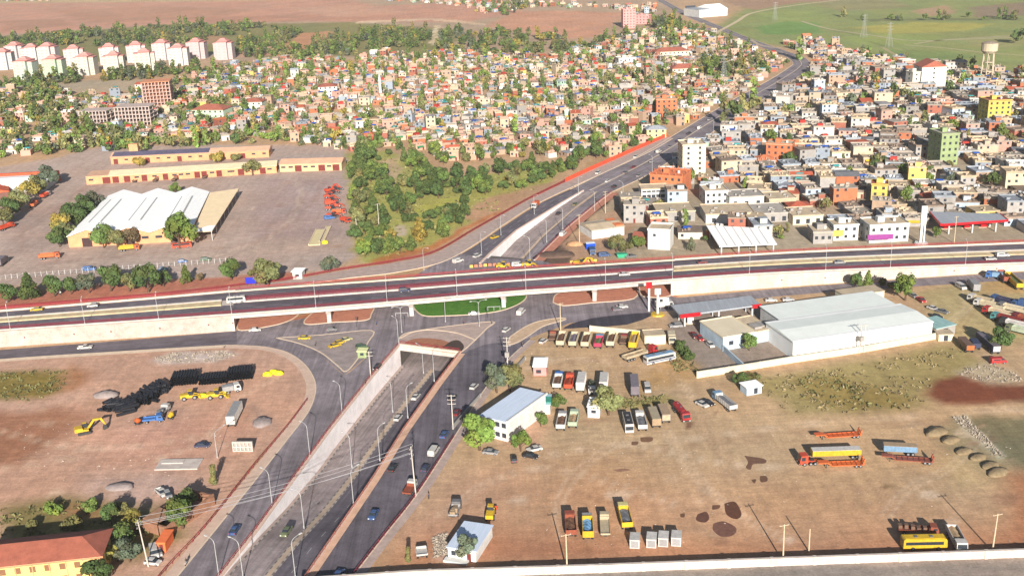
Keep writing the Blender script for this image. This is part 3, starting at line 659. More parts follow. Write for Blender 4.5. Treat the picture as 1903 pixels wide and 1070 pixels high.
for px in (607, 772, 936, 1094):
    i = near_i(px)
    for t0, t1 in ((-.02, .40), (.58, .97)):
        A = deck(t0)[i]-o; B = deck(t1)[i]-o; ang = math.atan2(B.y-A.y, B.x-A.x); L_ = (B-A).xy.length
        mt = Matrix.Translation((A.x, A.y, 0)) @ Matrix.Rotation(ang, 4, 'Z'); zc = df[i].z
        mb = MB(); mb.add([(-1.0,-.9,zc-2.0),(L_+.2,-.9,zc-2.0),(L_-1.2,-.9,zc-3.0),(1.2,-.9,zc-3.0)]+[(-1.0,.9,zc-2.0),(L_+.2,.9,zc-2.0),(L_-1.2,.9,zc-3.0),(1.2,.9,zc-3.0)],
            [(3,2,1,0),(4,5,6,7),(0,1,5,4),(1,2,6,5),(2,3,7,6),(3,0,4,7)], 0, mt)
        mb.add([(-1.0,-.9,zc-2.0),(L_+.2,-.9,zc-2.0),(L_+.2,.9,zc-2.0),(-1.0,.9,zc-2.0),(-1.0,-.9,zc-1.75),(L_+.2,-.9,zc-1.75),(L_+.2,.9,zc-1.75),(-1.0,.9,zc-1.75)], [(4,5,6,7),(0,1,5,4),(1,2,6,5),(2,3,7,6),(3,0,4,7)], 0, mt)
        cap = mb.build('pier_cap', CONCW, br)
        mb = MB(); mb.box(1.3, min(4.6, L_*.5), -.75, .75, 0, zc-3.0, 0, mt); mb.build('pier', CONCW, br)
        mb = MB(); mb.box(L_-4.2, L_-1.4, -.75, .75, 0, zc-3.0, 0, mt); mb.build('pier', CONC, br)
# embankment walls
def foot(px): return resample(smooth(GP(px), 5), 60)
STONE = M('stone_wall', S(210,190,178,.62), var=.24, scale=.3, fine=.22, coord='World')
STONE_R = M('stone_wall_white', S(218,206,190,.64), var=.22, scale=.25, fine=.16, coord='World', stretch=(1,1,.35))
OUT = M('weep_hole', S(120,80,72), var=.2)
def embank(label, P, m, holes):
    t = thing('retaining_wall', label, 'retaining wall', P[len(P)//2]*1.0); c = t.location.copy(); c.z = 0; t.location = c
    Pf = [Vector((p.x, p.y, -.1)) for p in P]; Pt = [Vector((p.x, p.y, p.z-.28)) for p in P]
    mb = MB(); N_ = len(P)
    for a, b in zip(Pf, Pt): mb.v += [tuple(a-c), tuple(b-c)]
    mb.f = [(2*i, 2*i+2, 2*i+3, 2*i+1) for i in range(N_-1)]; mb.m = [0]*len(mb.f); mb.build('wall_face', m, t)
    hm = MB().cyl((0,-.06,0),(0,.2,0),.32,n=8).data('weep_hole', OUT)
    for px in holes:
        i = min(range(N_), key=lambda i: abs(proj(Pt[i])[0]-px)); j = min(i+1, N_-1); d = Pt[j]-Pt[i-1]
        link('weep_hole', hm, t, Pt[i]*.5+Pf[i]*.5-c, math.atan2(d.y, d.x))
    return t
embank('rough white stone retaining wall carrying the overpass ramp, left of the bridge', df[:i0+1], STONE, (41,127,213,300,387,440)); embank('smooth white retaining wall carrying the overpass ramp, right of the bridge', df[i1:], STONE_R, (1455,1534,1689,1765,1850))
embank('back retaining wall of the left ramp of the overpass, seen only from its top', [Vector(p) for p in db_[:i0+1]][::-1], STONE, ()); embank('back retaining wall of the right ramp of the overpass, seen only from its top', [Vector(p) for p in db_[i1:]][::-1], STONE_R, ())
for i, s in ((i0, 1), (i1, -1)):
    A, B = df[i]-o, db_[i]-o; ang = math.atan2(B.y-A.y, B.x-A.x); mb = MB()
    mb.box(0, (B-A).xy.length, -.5, .5, -.1, df[i].z-.62, 0, Matrix.Translation((A.x, A.y, 0)) @ Matrix.Rotation(ang, 4, 'Z')); mb.build('abutment', CONCW, br)
railing('dark red railing along the near edge of the overpass', deck(.011, .16), 1.05, 4.2, m=M('rail_wine', S(122,50,62), var=.2, coord='World'), rails=(.3,.6,.95), rw=.13)
railing('red railing along the far edge of the overpass', deck(.989, .3), 1.0, 4.2, rails=(.3,.6,.95), rw=.13)
railing('red railing on the near side of the gap between the bridge decks', deck(.488, .3)[i0:i1+1], 1.1, 3.0, rails=(.2,.5,.95), rw=.14, m=MC['rail_wine'])
railing('red railing on the far side of the gap between the bridge decks', deck(.55, .3)[i0:i1+1], 1.1, 3.0, rails=(.2,.5,.95), rw=.14, m=MC['rail_wine'])
# ---------------------------------------------------------------- vehicles (x forward, z up, origin on the ground under the middle)
GLASS = M('vehicle_glass', (.025,.032,.04), var=.2, scale=2, rough=.15, spec=.6)
TYRE = M('tyre', (.02,.02,.022), var=.2, scale=4)
RIM = M('rim', (.35,.35,.36), var=.1, scale=4, rough=.4, metal=.5)
LAMP = M('headlight', (.75,.75,.72), var=.05, scale=4, rough=.2)
TAIL = M('tail_light', (.4,.02,.02), var=.1, scale=4, rough=.3)
CHAS = M('chassis', (.045,.042,.04), var=.3, scale=2)
PAL = {'white':(236,234,230),'silver':(170,172,176),'grey':(118,120,126),'black':(30,30,36),'red':(196,26,32),'dark_red':(120,24,30),'blue':(44,84,150),'navy':(34,44,84),
 'light_blue':(120,170,214),'yellow':(244,196,20),'orange':(240,98,30),'orange_red':(228,66,30),'green':(60,110,66),'pale_green':(186,208,180),'cream':(228,214,180),'beige':(206,190,156),
 'brown':(120,86,66),'tan':(190,160,124),'magenta':(204,40,84),'pale_yellow':(236,226,150),'rust':(160,70,44),'purple_grey':(126,118,132),'turquoise':(70,160,166),'bright_blue':(40,110,200),'dull_green':(110,124,84)}
def P_(c): return paint('paint_'+c, tuple(.80*v+.20*w for v, w in zip(PAL[c], (170,150,132))), k=.62, rnd=.1, var=.2, scale=1.1, rough=.5, fine=.08)
WM = {}
def wheel(parent, x, y, r, wd=.24):
    k = (round(r,2), round(wd,2))
    if k not in WM: WM[k] = (MB().cyl((0,-wd/2,0),(0,wd/2,0),r,n=12).data('wheel', TYRE), MB().cyl((0,-wd/2-.012,0),(0,wd/2+.012,0),r*.58,n=10).data('rim', RIM))
    o = link('wheel', WM[k][0], parent, (x, y, r)); link('rim', WM[k][1], o)
def lights(t, xf, xr, w, z, zr=None):
    for s in (-1, 1):
        MB().box(xf-.05, xf+.02, s*w-.16, s*w+.16, z-.08, z+.08).build('headlight', LAMP, t)
        MB().box(xr-.02, xr+.05, s*w-.12, s*w+.12, (zr or z)-.1, (zr or z)+.1).build('tail_light', TAIL, t)
def car_parts(t, c, kind):
    p = P_(c)
    if kind == 'sedan':   L, hw, prof, g = 4.4, .87, [(-2.2,.3),(2.15,.3),(2.2,.62),(1.95,.78),(.95,.92),(-1.45,.95),(-2.15,.92),(-2.2,.6)], ((-1.55,1.05,-.78,.78,.92),(-.95,.35,-.62,.62,1.40))
    elif kind == 'hatch': L, hw, prof, g = 3.9, .83, [(-1.95,.3),(1.9,.3),(1.95,.65),(1.75,.8),(.95,.95),(-1.85,.98),(-1.95,.6)], ((-1.86,1.05,-.76,.76,.94),(-1.5,.3,-.62,.62,1.47))
    elif kind == 'suv':   L, hw, prof, g = 4.6, .92, [(-2.3,.38),(2.25,.38),(2.3,.8),(2.1,1.0),(1.1,1.1),(-2.2,1.12),(-2.3,.7)], ((-2.2,1.15,-.85,.85,1.1),(-1.9,.5,-.7,.7,1.72))
    elif kind == 'van':   L, hw, prof, g = 5.2, .98, [(-2.6,.4),(2.5,.4),(2.6,.75),(2.35,1.1),(1.75,1.35),(-2.55,1.35),(-2.6,.6)], ((-2.56,1.85,-.95,.95,1.34),(-2.5,1.2,-.82,.82,1.98))
    else:                 L, hw, prof, g = 5.1, .92, [(-2.5,.42),(2.45,.42),(2.5,.8),(2.3,1.0),(1.3,1.08),(-.6,1.08),(-.62,.62),(-2.5,.62)], ((-.58,1.35,-.84,.84,1.07),(-.35,.65,-.7,.7,1.66))
    mb = MB(); mb.prof(prof, -hw, hw)
    if kind == 'van': mb.frus((-2.57,.55,-.965,.965,1.33),(-2.5,.45,-.84,.84,2.02))
    b = mb.build('body', p, t)
    (x0,x1,y0,y1,z0), (X0,X1,Y0,Y1,Z1) = g
    if kind == 'van': MB().frus((.56,x1,y0,y1,z0),(.46,X1,Y0,Y1,Z1)).build('windscreen', GLASS, t)
    else: MB().frus(*g).build('windows', GLASS, t)
    MB().frus((X0-.08 if kind != 'van' else .4, X1+.08, Y0-.04, Y1+.04, Z1),(X0+.05 if kind != 'van' else .4, X1-.05, Y0+.06, Y1-.06, Z1+.06)).build('roof', p, t)
    if kind == 'van':
        for s in (-1, 1): MB().box(-1.9, .3, s*.955-.02, s*.955+.02, 1.38, 1.75).build('side_window', GLASS, t)
    if kind == 'pickup':
        mb = MB()
        for s in (-1, 1): mb.box(-2.5, -.64, s*.88-.05, s*.88+.05, .6, 1.06)
        mb.box(-2.5, -2.42, -.83, .83, .6, 1.06); mb.build('load_bed', p, t)
    r = .31 if kind in ('sedan', 'hatch') else .36
    for x in (L*.31, -L*.30):
        for s in (-1, 1): wheel(t, x, s*(hw-.1), r)
    lights(t, prof[2][0]-.02, prof[0][0], hw-.22, prof[2][1], .78)
def cab_parts(t, c, x0, L=2.1, h=2.75, w=1.22, name='cab'):
    """forward-control lorry cab between x0 and x0+L"""
    p = P_(c); x1 = x0+L
    cb = MB().prof([(x0,.75),(x1,.55),(x1+.05,1.45),(x1-.22,h-.25),(x1-.4,h),(x0,h)], -w, w).build(name, p, t)
    MB().frus((x1-.02,x1+.07,-w+.12,w-.12,1.5),(x1-.24,x1-.14,-w+.18,w-.18,h-.32)).build('windscreen', GLASS, cb)
    for s in (-1, 1): MB().box(x0+.7, x1-.35, s*w-.03, s*w+.03, 1.55, h-.4).build('side_window', GLASS, cb)
    MB().box(x1-.1, x1+.16, -w, w, .38, .78).build('bumper', CHAS, cb)
    for s in (-1, 1): MB().box(x1+.12, x1+.2, s*(w-.3)-.18, s*(w-.3)+.18, .55, .72).build('headlight', LAMP, cb)
    return cb
def axles(t, xs, w=1.05, r=.5):
    for x in xs:
        for s in (-1, 1): wheel(t, x, s*w, r, .42)
def open_bed(t, c, x0, x1, z0, z1, w=1.24, load=None, name='tipper_body', ribs=True, taper=.25):
    p = P_(c); mb = MB()
    mb.box(x0, x1, -w, w, z0, z0+.12)
    for s in (-1, 1):
        mb.box(x0, x1, s*w-.07, s*w+.07, z0, z1)
        if ribs:
            k = int((x1-x0)/1.1)
            for i in range(k+1): x = x0+(x1-x0)*i/k; mb.box(x-.06, x+.06, s*(w+.05)-.06, s*(w+.05)+.06, z0, z1-.02)
    mb.box(x0-.05, x0+.07, -w+.07, w-.07, z0, z1-.05); mb.box(x1-.07, x1+.08, -w+.07, w-.07, z0, z1+taper)
    b = mb.build(name, p, t)
    if load:
        m2 = MB(); k = 8; xs = [x0+.1+(x1-x0-.25)*i/k for i in range(k+1)]; ys = [-w+.08, -w*.5, 0, w*.5, w-.08]; rr = random.Random(int(x1*100)+len(load))
        vs = [(x, y, z0+(z1-z0)*(.35+.35*(1-abs(y)/w))+rr.uniform(-.12,.12)) for x in xs for y in ys]
        m2.add(vs, [(i*5+j, (i+1)*5+j, (i+1)*5+j+1, i*5+j+1) for i in range(k) for j in range(4)]); m2.build('load', M('load_'+load, S(*PAL[load], .7), var=.35, scale=1.2, fine=.2), b)
    return b
def tipper(t, cab='white', bed='cream', load=None, L=8.0, h=1.35):
    x1 = L/2; cab_parts(t, cab, x1-2.1)
    MB().box(-L/2, x1-.3, -.45, .45, .7, 1.05).build('chassis', CHAS, t); open_bed(t, bed, -L/2, x1-2.35, 1.1, 1.1+h, load=load)
    axles(t, (x1-1.2, -L/2+1.0, -L/2+2.25))
def tipping_trailer(t, bed='cream', load=None, L=9.0, h=1.7):
    MB().box(-L/2, L/2, -.45, .45, .75, 1.1).build('chassis', CHAS, t); open_bed(t, bed, -L/2, L/2, 1.15, 1.15+h, load=load, name='trailer_body')
    for s in (-1, 1): MB().box(L/2-1.6, L/2-1.45, s*.8-.06, s*.8+.06, 0, .8).build('landing_leg', CHAS, t)
    axles(t, (-L/2+.9, -L/2+2.1, -L/2+3.3))
def box_truck(t, cab='white', box='white', L=8.0, h=2.5, w=1.25):
    x1 = L/2; cab_parts(t, cab, x1-2.0); MB().box(-L/2, x1-.3, -.45, .45, .7, 1.0).build('chassis', CHAS, t)
    mb = MB(); mb.box(-L/2, x1-2.15, -w, w, 1.02, 1.02+h); mb.frus((-L/2+.02,x1-2.17,-w+.02,w-.02,1.02+h),(-L/2+.1,x1-2.25,-w+.15,w-.15,1.1+h))
    b = mb.build('cargo_box', P_(box), t)
    MB().box(-L/2-.04, -L/2-.002, -w+.1, w-.1, 1.1, .95+h).build('rear_door', P_(box), b)
    axles(t, (x1-1.1, -L/2+1.6))
def box_trailer(t, box='white', L=9.0, h=2.6, roof=None, end=None):
    mb = MB(); mb.box(-L/2, L/2, -1.25, 1.25, 1.1, 1.1+h)
    n_ = int(L/.9)
    for i in range(n_+1):
        x = -L/2+.1+(L-.2)*i/n_
        for s in (-1, 1): mb.box(x-.05, x+.05, s*1.27-.03, s*1.27+.03, 1.12, 1.05+h)
    b = mb.build('cargo_box', P_(box), t); MB().box(-L/2+.05, L/2-.05, -1.2, 1.2, 1.1+h, 1.17+h).build('roof', P_(roof or box), b)
    MB().box(-L/2-.05, -L/2-.001, -1.15, 1.15, 1.2, 1.0+h).build('rear_door', P_(end or box), b)
    MB().box(-L/2, L/2, -.45, .45, .7, 1.08).build('chassis', CHAS, t); axles(t, (-L/2+1.0, -L/2+2.2))
    for s in (-1, 1): MB().box(L/2-1.6, L/2-1.45, s*.8-.06, s*.8+.06, 0, .75).build('landing_leg', CHAS, t)
def bus(t, c='white', L=10.0, roof=None, band=None, h=2.95, w=1.22):
    p = P_(c); mb = MB()
    mb.prof([(-L/2,.4),(L/2-.1,.4),(L/2,.9),(L/2-.12,h-.35),(L/2-.4,h),(-L/2+.2,h),(-L/2,h-.25)], -w, w); b = mb.build('body', p, t)
    for s in (-1, 1):
        MB().box(-L/2+.5, L/2-.9, s*w-.02, s*w+.025, 1.5, 2.3).build('window_band', GLASS, b)
        if band: MB().box(-L/2+.1, L/2-.3, s*w-.02, s*w+.02, .95, 1.25).build('stripe', P_(band), b)
    MB().frus((L/2-.06,L/2+.03,-w+.1,w-.1,1.25),(L/2-.22,L/2-.12,-w+.14,w-.14,2.5)).build('windscreen', GLASS, b)
    MB().box(-L/2-.03, -L/2+.02, -w+.2, w-.2, 1.6, 2.4).build('rear_window', GLASS, b)
    MB().frus((-L/2+.35,L/2-.6,-w+.12,w-.12,h),(-L/2+.5,L/2-.8,-w+.3,w-.3,h+.1)).build('roof', P_(roof or c), b)
    for x in (-L*.2, L*.15): MB().box(x-.4, x+.4, -.4, .4, h+.1, h+.2).build('roof_hatch', P_('grey'), b)
    axles(t, (L*.30, -L*.28), w-.15, .48); lights(t, L/2, -L/2, w-.25, .75, .9)
def tanker(t, c='red', L=9.0, cab='red', tank_end='white'):
    x1 = L/2; cab_parts(t, cab, x1-2.1); MB().box(-L/2, x1-.3, -.45, .45, .7, 1.05).build('chassis', CHAS, t)
    mb = MB(); n_ = 14; xs = [-L/2, -L/2+.25, x1-2.6, x1-2.35]; rs = [.75, 1, 1, .75]; vs = []
    for x, r in zip(xs, rs):
        for i in range(n_): a = 2*math.pi*i/n_; vs.append((x, 1.15*r*math.cos(a), 1.95+.85*r*math.sin(a)))
    mb.add(vs, [(j*n_+i, j*n_+(i+1)%n_, (j+1)*n_+(i+1)%n_, (j+1)*n_+i) for j in range(3) for i in range(n_)]+[tuple(range(n_-1,-1,-1)), tuple(range(3*n_,4*n_))])
    b = mb.build('tank', P_(c), t)
    for x in (-L/2+1.6, -.4): MB().cyl((x,0,2.75),(x,0,2.92),.3,n=10).build('hatch', P_('grey'), b)
    axles(t, (x1-1.2, -L/2+1.0, -L/2+2.25))
def lowbed(t, c='orange', L=12.0, boom=False, cab=None, cargo=None):
    p = P_(c); mb = MB()
    mb.box(-L/2+.2, L/2-3.2, -1.25, -1.05, .7, .95); mb.box(-L/2+.2, L/2-3.2, 1.05, 1.25, .7, .95); mb.box(-L/2+.2, L/2-3.2, -1.05, 1.05, .72, .82)
    mb.prof([(L/2-3.3,.7),(L/2-2.4,1.35),(L/2,1.35),(L/2,1.6),(L/2-2.6,1.6),(L/2-3.6,.95)], -.9, .9)
    for i in range(7): x = -L/2+.6+i*(L-4.5)/6; mb.box(x-.07, x+.07, -1.28, 1.28, .8, .97)
    mb.build('frame', p, t)
    for s in (-1, 1): MB().prof([(-L/2-.1,.9),(-L/2+.5,.9),(-L/2+.1,2.4),(-L/2-.12,2.4)], s*.85-.28, s*.85+.28).build('ramp', p, t)
    axles(t, (-L/2+1.0, -L/2+2.1), 1.05, .46)
    for s in (-1, 1): MB().box(L/2-2.2, L/2-2.0, s*.7-.07, s*.7+.07, 0, 1.3).build('landing_leg', CHAS, t)
def tractor_unit(t, c='orange_red', L=5.8):
    cab_parts(t, c, L/2-2.1, 2.1, 3.0); MB().box(-L/2, L/2-.3, -.45, .45, .7, 1.05).build('chassis', P_(c), t)
    MB().cyl((-L/2+1.4,0,1.05),(-L/2+1.4,0,1.2),.55,n=12).build('fifth_wheel', CHAS, t); axles(t, (L/2-1.2, -L/2+.9, -L/2+2.1))
def flat_truck(t, cab='grey', bed='grey', L=7.0, cargo=None):
    x1 = L/2; cab_parts(t, cab, x1-1.9, 1.9, 2.4, 1.1); MB().box(-L/2, x1-.3, -.4, .4, .6, .9).build('chassis', CHAS, t)
    mb = MB(); mb.box(-L/2, x1-2.1, -1.15, 1.15, .95, 1.1)
    for s in (-1, 1): mb.box(-L/2, x1-2.1, s*1.12-.04, s*1.12+.04, 1.1, 1.45)
    mb.box(-L/2-.03, -L/2+.05, -1.1, 1.1, 1.1, 1.45); mb.box(x1-2.15, x1-2.05, -1.12, 1.12, 1.1, 1.9); b = mb.build('load_bed', P_(bed), t)
    if cargo:
        m2 = MB(); rr = random.Random(5)
        for i in range(5): x = -L/2+.5+i*(L-3.4)/4; m2.box(x-.5, x+.35, rr.uniform(-.9,-.3), rr.uniform(.3,.9), 1.11, 1.11+rr.uniform(.4,1.1))
        m2.build('load', P_(cargo), b)
    axles(t, (x1-1.0, -L/2+1.3), .95, .42)
def loader(t, c='yellow', bucket='grey'):
    p = P_(c); MB().prof([(-3.0,.9),(1.2,.8),(1.3,1.5),(-.2,1.6),(-.3,2.0),(-3.0,1.9)], -.95, .95).build('body', p, t)
    cb = MB().frus((-.6,1.0,-.75,.75,1.6),(-.5,.7,-.65,.65,3.0)).build('cab', GLASS, t); MB().box(-.65,.85,-.75,.75,3.0,3.12).build('cab_roof', p, cb)
    for s in (-1, 1): MB().tube([(.9, s*.75, 1.7), (2.2, s*.75, 1.3), (3.0, s*.75, .7)], .14).build('arm', p, t)
    MB().prof([(2.9,.15),(4.0,.15),(4.0,.3),(3.1,.4),(3.05,1.2),(2.9,1.2)], -1.3, 1.3).build('bucket', P_(bucket), t)
    axles(t, (1.3, -1.9), .95, .72)
def grader(t, c='orange_red'):
    p = P_(c); MB().prof([(-3.6,.9),(-.6,.9),(-.6,1.9),(-3.6,2.1)], -.8, .8).build('engine_cover', p, t)
    cb = MB().box(-.6, .9, -.8, .8, 1.1, 2.9).build('cab', GLASS, t); MB().box(-.7, 1.0, -.9, .9, 2.9, 3.05).build('cab_roof', p, cb)
    MB().tube([(.8,0,1.9),(2.6,0,2.0),(4.2,0,1.2)], .22).build('front_beam', p, t); MB().box(1.4,1.7,-1.9,1.9,.2,.85).build('blade', P_('grey'), t)
    axles(t, (4.1, -1.3, -2.9), .95, .62)
def excavator(t, c='yellow'):
    p = P_(c)
    for s in (-1, 1): MB().prof([(-1.9,.15),(-1.6,0),(1.6,0),(1.9,.15),(1.9,.6),(1.6,.8),(-1.6,.8),(-1.9,.6)], s*1.1-.28, s*1.1+.28).build('track', CHAS, t)
    MB().box(-1.0, 1.0, -.85, .85, .5, 1.0).build('undercarriage', CHAS, t)
    h = MB(); h.prof([(-2.6,1.05),(1.3,1.05),(1.3,1.5),(-.2,1.6),(-.4,2.2),(-2.4,2.2),(-2.65,1.8)], -1.3, 1.3); b = h.build('house', p, t)
    cb = MB().prof([(-.2,1.55),(1.35,1.5),(1.3,2.4),(.9,2.95),(-.2,2.95)], .35, 1.3).build('cab', GLASS, t); MB().box(-.25,.95,.3,1.32,2.95,3.05).build('cab_roof', p, cb)
    MB().prof([(.9,1.5),(1.5,1.4),(3.2,3.4),(5.0,3.6),(5.1,3.9),(3.0,4.1)], -.28, .28).build('boom', p, t)
    MB().prof([(4.7,3.7),(5.3,4.0),(6.3,1.6),(6.0,1.4)], -.2, .2).build('dipper', p, t)
    MB().prof([(5.8,1.7),(6.4,1.5),(6.5,.5),(5.7,.0),(5.2,.3),(5.4,1.0)], -.55, .55).build('bucket', CHAS, t)
def mixer_heap(t, c='yellow'):
    p = P_(c); MB().box(-1.2,1.2,-.6,.6,.35,.6).build('frame', CHAS, t)
    mb = MB(); mb.cyl((-.9,0,1.2),(.1,0,1.35),.55,.85,12); mb.cyl((.1,0,1.35),(1.0,0,1.6),.85,.4,12); mb.build('drum', p, t)
    for s in (-1, 1): wheel(t, -.5, s*.7, .35)
KINDS = {'car':car_parts}
CACHE = {}
def V(fn, name, cat, px, py, d, label, group=None, z=None, base=0.0, **kw):
    """a vehicle seen at px,py (its middle, at height z) heading along the picture direction d"""
    z = (.7 if fn is car_parts else 1.3) if z is None else z
    loc = G(px, py, base+z); loc.z = base+.04; rz = heading(px, py, d, base)
    key = (fn.__name__, tuple(sorted(kw.items())))
    if key in CACHE: return place_copy(CACHE[key], loc, rz, label, group)
    t = thing(name, label, cat, loc, rz, group); fn(t, **kw); CACHE[key] = t; return t
def car(px, py, d, c, kind, label, group=None, base=0.0, cat=None):
    nm = {'van':'white_van'}.get('', {'sedan':'saloon_car','hatch':'hatchback_car','suv':'large_car','van':'van','pickup':'pickup_truck'}[kind])
    return V(car_parts, nm, cat or ('van' if kind == 'van' else 'pickup' if kind == 'pickup' else 'car'), px, py, d, label, group, base=base, c=c, kind=kind)
OVR = (40,-3); g1 = 'cars driving on the overpass'
DZ = 6.4
car(68,574,(-40,3.4),'yellow','sedan','yellow taxi on the far lanes of the overpass ramp, left of the bridge',g1,DZ)
car(172,567,(-40,3.3),'white','hatch','white hatchback on the far lanes of the overpass, behind the yellow taxi',g1,DZ)
V(bus,'minibus','bus',439,556,(40,-3.2),'white minibus on the near overpass lanes where the left ramp meets the bridge',g1,1.4,DZ,c='white',L=7.0,h=2.6,w=1.05)
car(752,539,(40,-3.2),'navy','suv','dark blue car on the near lanes in the middle of the overpass',g1,DZ)
car(1160,509,(40,-2.8),'white','sedan','long white car on the near overpass lanes, near the right abutment',g1,DZ)
car(1305,486.5,(-40,2.6),'dark_red','hatch','crimson car on the far overpass lanes just right of the bridge',g1,DZ)
car(1560,486.5,(40,-2.2),'silver','sedan','silver saloon alone on the near lanes of the right ramp',g1,5.2)
car(1841,480,(40,-1.6),'white','sedan','white saloon on the near lanes at the right end of the overpass',g1,3.7)
car(1863,474,(40,-1.6),'white','van','white van on the overpass just ahead of the white saloon',g1,3.6)
g2 = 'vehicles on the frontage road and the junction'
car(158,645,(40,-3),'white','pickup','white pickup on the dark frontage road below the stone wall',g2)
car(474,612,(40,-3),'white','sedan','white car on the frontage road by the first island under the bridge',g2)
car(566,627,(30,-1),'yellow','sedan','orange yellow taxi parked alone on the triangular traffic island',g2)
car(622,641,(30,-8),'yellow','sedan','yellow taxi in front in the cluster on the traffic island',g2); car(632,635,(30,-8),'yellow','hatch','yellow taxi in the middle of the cluster on the traffic island',g2); car(643,630,(30,-9),'pale_yellow','sedan','pale yellow taxi at the back of the cluster on the traffic island',g2)
car(671,643,(24,-4),'green','hatch','green car beside the yellowish kiosk at the junction',g2); 
car(701,681,(-18,22),'black','sedan','black car beside the red rail above the white trench wall',g2)
car(617,611,(30,-2),'grey','hatch','small dark grey car on the frontage road behind the taxis',g2)
car(881,582,(30,-2),'white','sedan','white car driving along the edge of the green lawn island',g2)
car(968,580,(18,-18),'white','van','white van coming out from under the bridge beside the lawn island',g2); car(941,612,(14,-10),'white','hatch','white car on the right road just beyond the utility pole',g2)
car(1010,633,(14,-10),'white','hatch','white car parked at the tip of the truck lot by the road',g2); car(1156,569,(30,-2),'white','sedan','white car on the road in front of the red earth island',g2); 
car(1148,574,(26,-2),'purple_grey','hatch','greyish car next to the white car by the red earth island',g2)
g3 = 'cars on the roads in the foreground'
car(773,736,(18,-20),'white','sedan','white car in the sunken road nearest to the tunnel portal',g3,-6.6); car(740,775,(18,-20),'white','hatch','white car in the sunken road farther from the tunnel portal',g3,-6.4)
car(532,986,(-14,20),'dull_green','sedan','greenish grey car low in the sunken road in the foreground',g3,-1.5)
car(436,983,(14,-22),'blue','sedan','blue car on the left frontage road near its lower end',g3); car(694,955,(-12,22),'blue','sedan','light blue car in the middle of the dark right road',g3)
car(730,868,(14,-20),'black','sedan','black car on the right road below the fan of wires',g3)
car(791,869,(14,-20),'navy','hatch','dark blue car parked at the kerb behind the white box truck',g3); car(826,806,(14,-20),'blue','sedan','blue car parked at the kerb of the right road ahead of the white van',g3); car(806,838,(14,-20),'white','van','white van parked at the kerb between two blue cars',g3)
V(flat_truck,'small_truck','truck',762,905,(14,-22),'small white flatbed truck with rusty bed at the kerb by the white pole',g3,cab='white',bed='rust',L=6.0)
car(881,717,(14,-14),'white','hatch','white car on the right road beside the greenery of the blue roofed building',g3); car(849,765,(14,-20),'dark_red','sedan','dark red car parked at the kerb beside the utility pole',g3); car(841,738,(14,-18),'black','sedan','black car on the right road just above the utility pole',g3)
car(629,1066,(14,-22),'blue','sedan','blue car cut off by the lower edge on the right road',g3)
car(938,683,(12,-14),'black','hatch','black car at the foot of the pole at the truck lot entrance',g3)
car(912,839,(30,3),'silver','sedan','silver white car parked under the tree before the blue roofed building',g3); car(955,852,(-3,-22),'black','hatch','small black car parked on its own in front of the trees',g3)
car(993,833,(-26,5),'white','sedan','white car parked right behind the long black car on the dirt',g3); car(986,846,(26,5),'black','sedan','long black car parked on the dirt in front of the white car',g3)
car(1305,750,(30,14),'white','sedan','white car parked beside the black car near the blue tipper',g3); car(1316,747,(30,14),'black','sedan','black car parked between the white car and the blue tipper',g3)
car(376,826,(30,-1),'navy','sedan','dark car with white flank parked on the dirt of the left lot',g3)
# motorway beyond the overpass
g4 = 'vehicles on the motorway beyond the overpass'
V(box_truck,'delivery_truck','truck',995,381,(-16,14),'white truck with an orange box coming down the motorway',g4,cab='white',box='orange',L=6.5,h=2.0)
car(1111,321,(-22,14),'white','suv','white car on the motorway beside the orange hoarding',g4); car(1181,291,(-22,13),'white','hatch','white car high on the motorway, left lane',g4); car(1224,282,(22,-12),'white','van','white van near the tall cream apartment block on the motorway',g4)
car(1038,396,(22,-14),'black','sedan','black car in the far sunken road next to the white wall',g4,-1.8); car(1069,379,(22,-14),'dull_green','sedan','dark green car higher in the far sunken road',g4,-1.2)
car(1129,336,(22,-12),'white','hatch','small white car where the far sunken road climbs out',g4); car(1142,346,(20,-12),'black','hatch','black car at the right kerb of the motorway slip road',g4); car(1187,326,(18,-10),'silver','sedan','silver car on the slip road beside the orange brick building',g4)
car(1162,320,(20,-10),'grey','sedan','grey car in the middle of the upper motorway',g4); car(1178,310,(20,-10),'dark_red','sedan','dark red car in the middle of the upper motorway',g4); car(1211,300,(20,-10),'silver','hatch','silver car between the carriageways of the upper motorway',g4)
car(1046,435,(14,-12),'white','van','white van parked on the dirt right of the far sunken road',g4); car(851,485,(24,-8),'white','van','white van on the road behind the middle of the overpass',g4); car(887,475,(22,-10),'white','suv','white car beside the end of the white retaining wall',g4); car(919,440,(24,-8),'yellow','sedan','yellow taxi on the motorway left of the white retaining wall',g4)
for px, py, d, c, k, l in ((1245,272,(18,-9),'grey','sedan','grey'),(1262,262,(16,-9),'navy','van','dark blue'),(1281,248,(14,-9),'black','suv','black'),(1272,268,(14,-9),'dark_red','sedan','dark red'),(1300,238,(14,-9),'white','van','white'),(1318,222,(14,-9),'silver','sedan','silver'),(1372,186,(12,-9),'white','hatch','bright white'),(1290,258,(14,-9),'white','hatch','pale'),(1410,160,(12,-9),'red','hatch','red'),(1448,146,(10,-9),'black','sedan','small black')):
    car(px,py,d,c,k,l+' vehicle in the far traffic queue on the motorway by the town',g4)
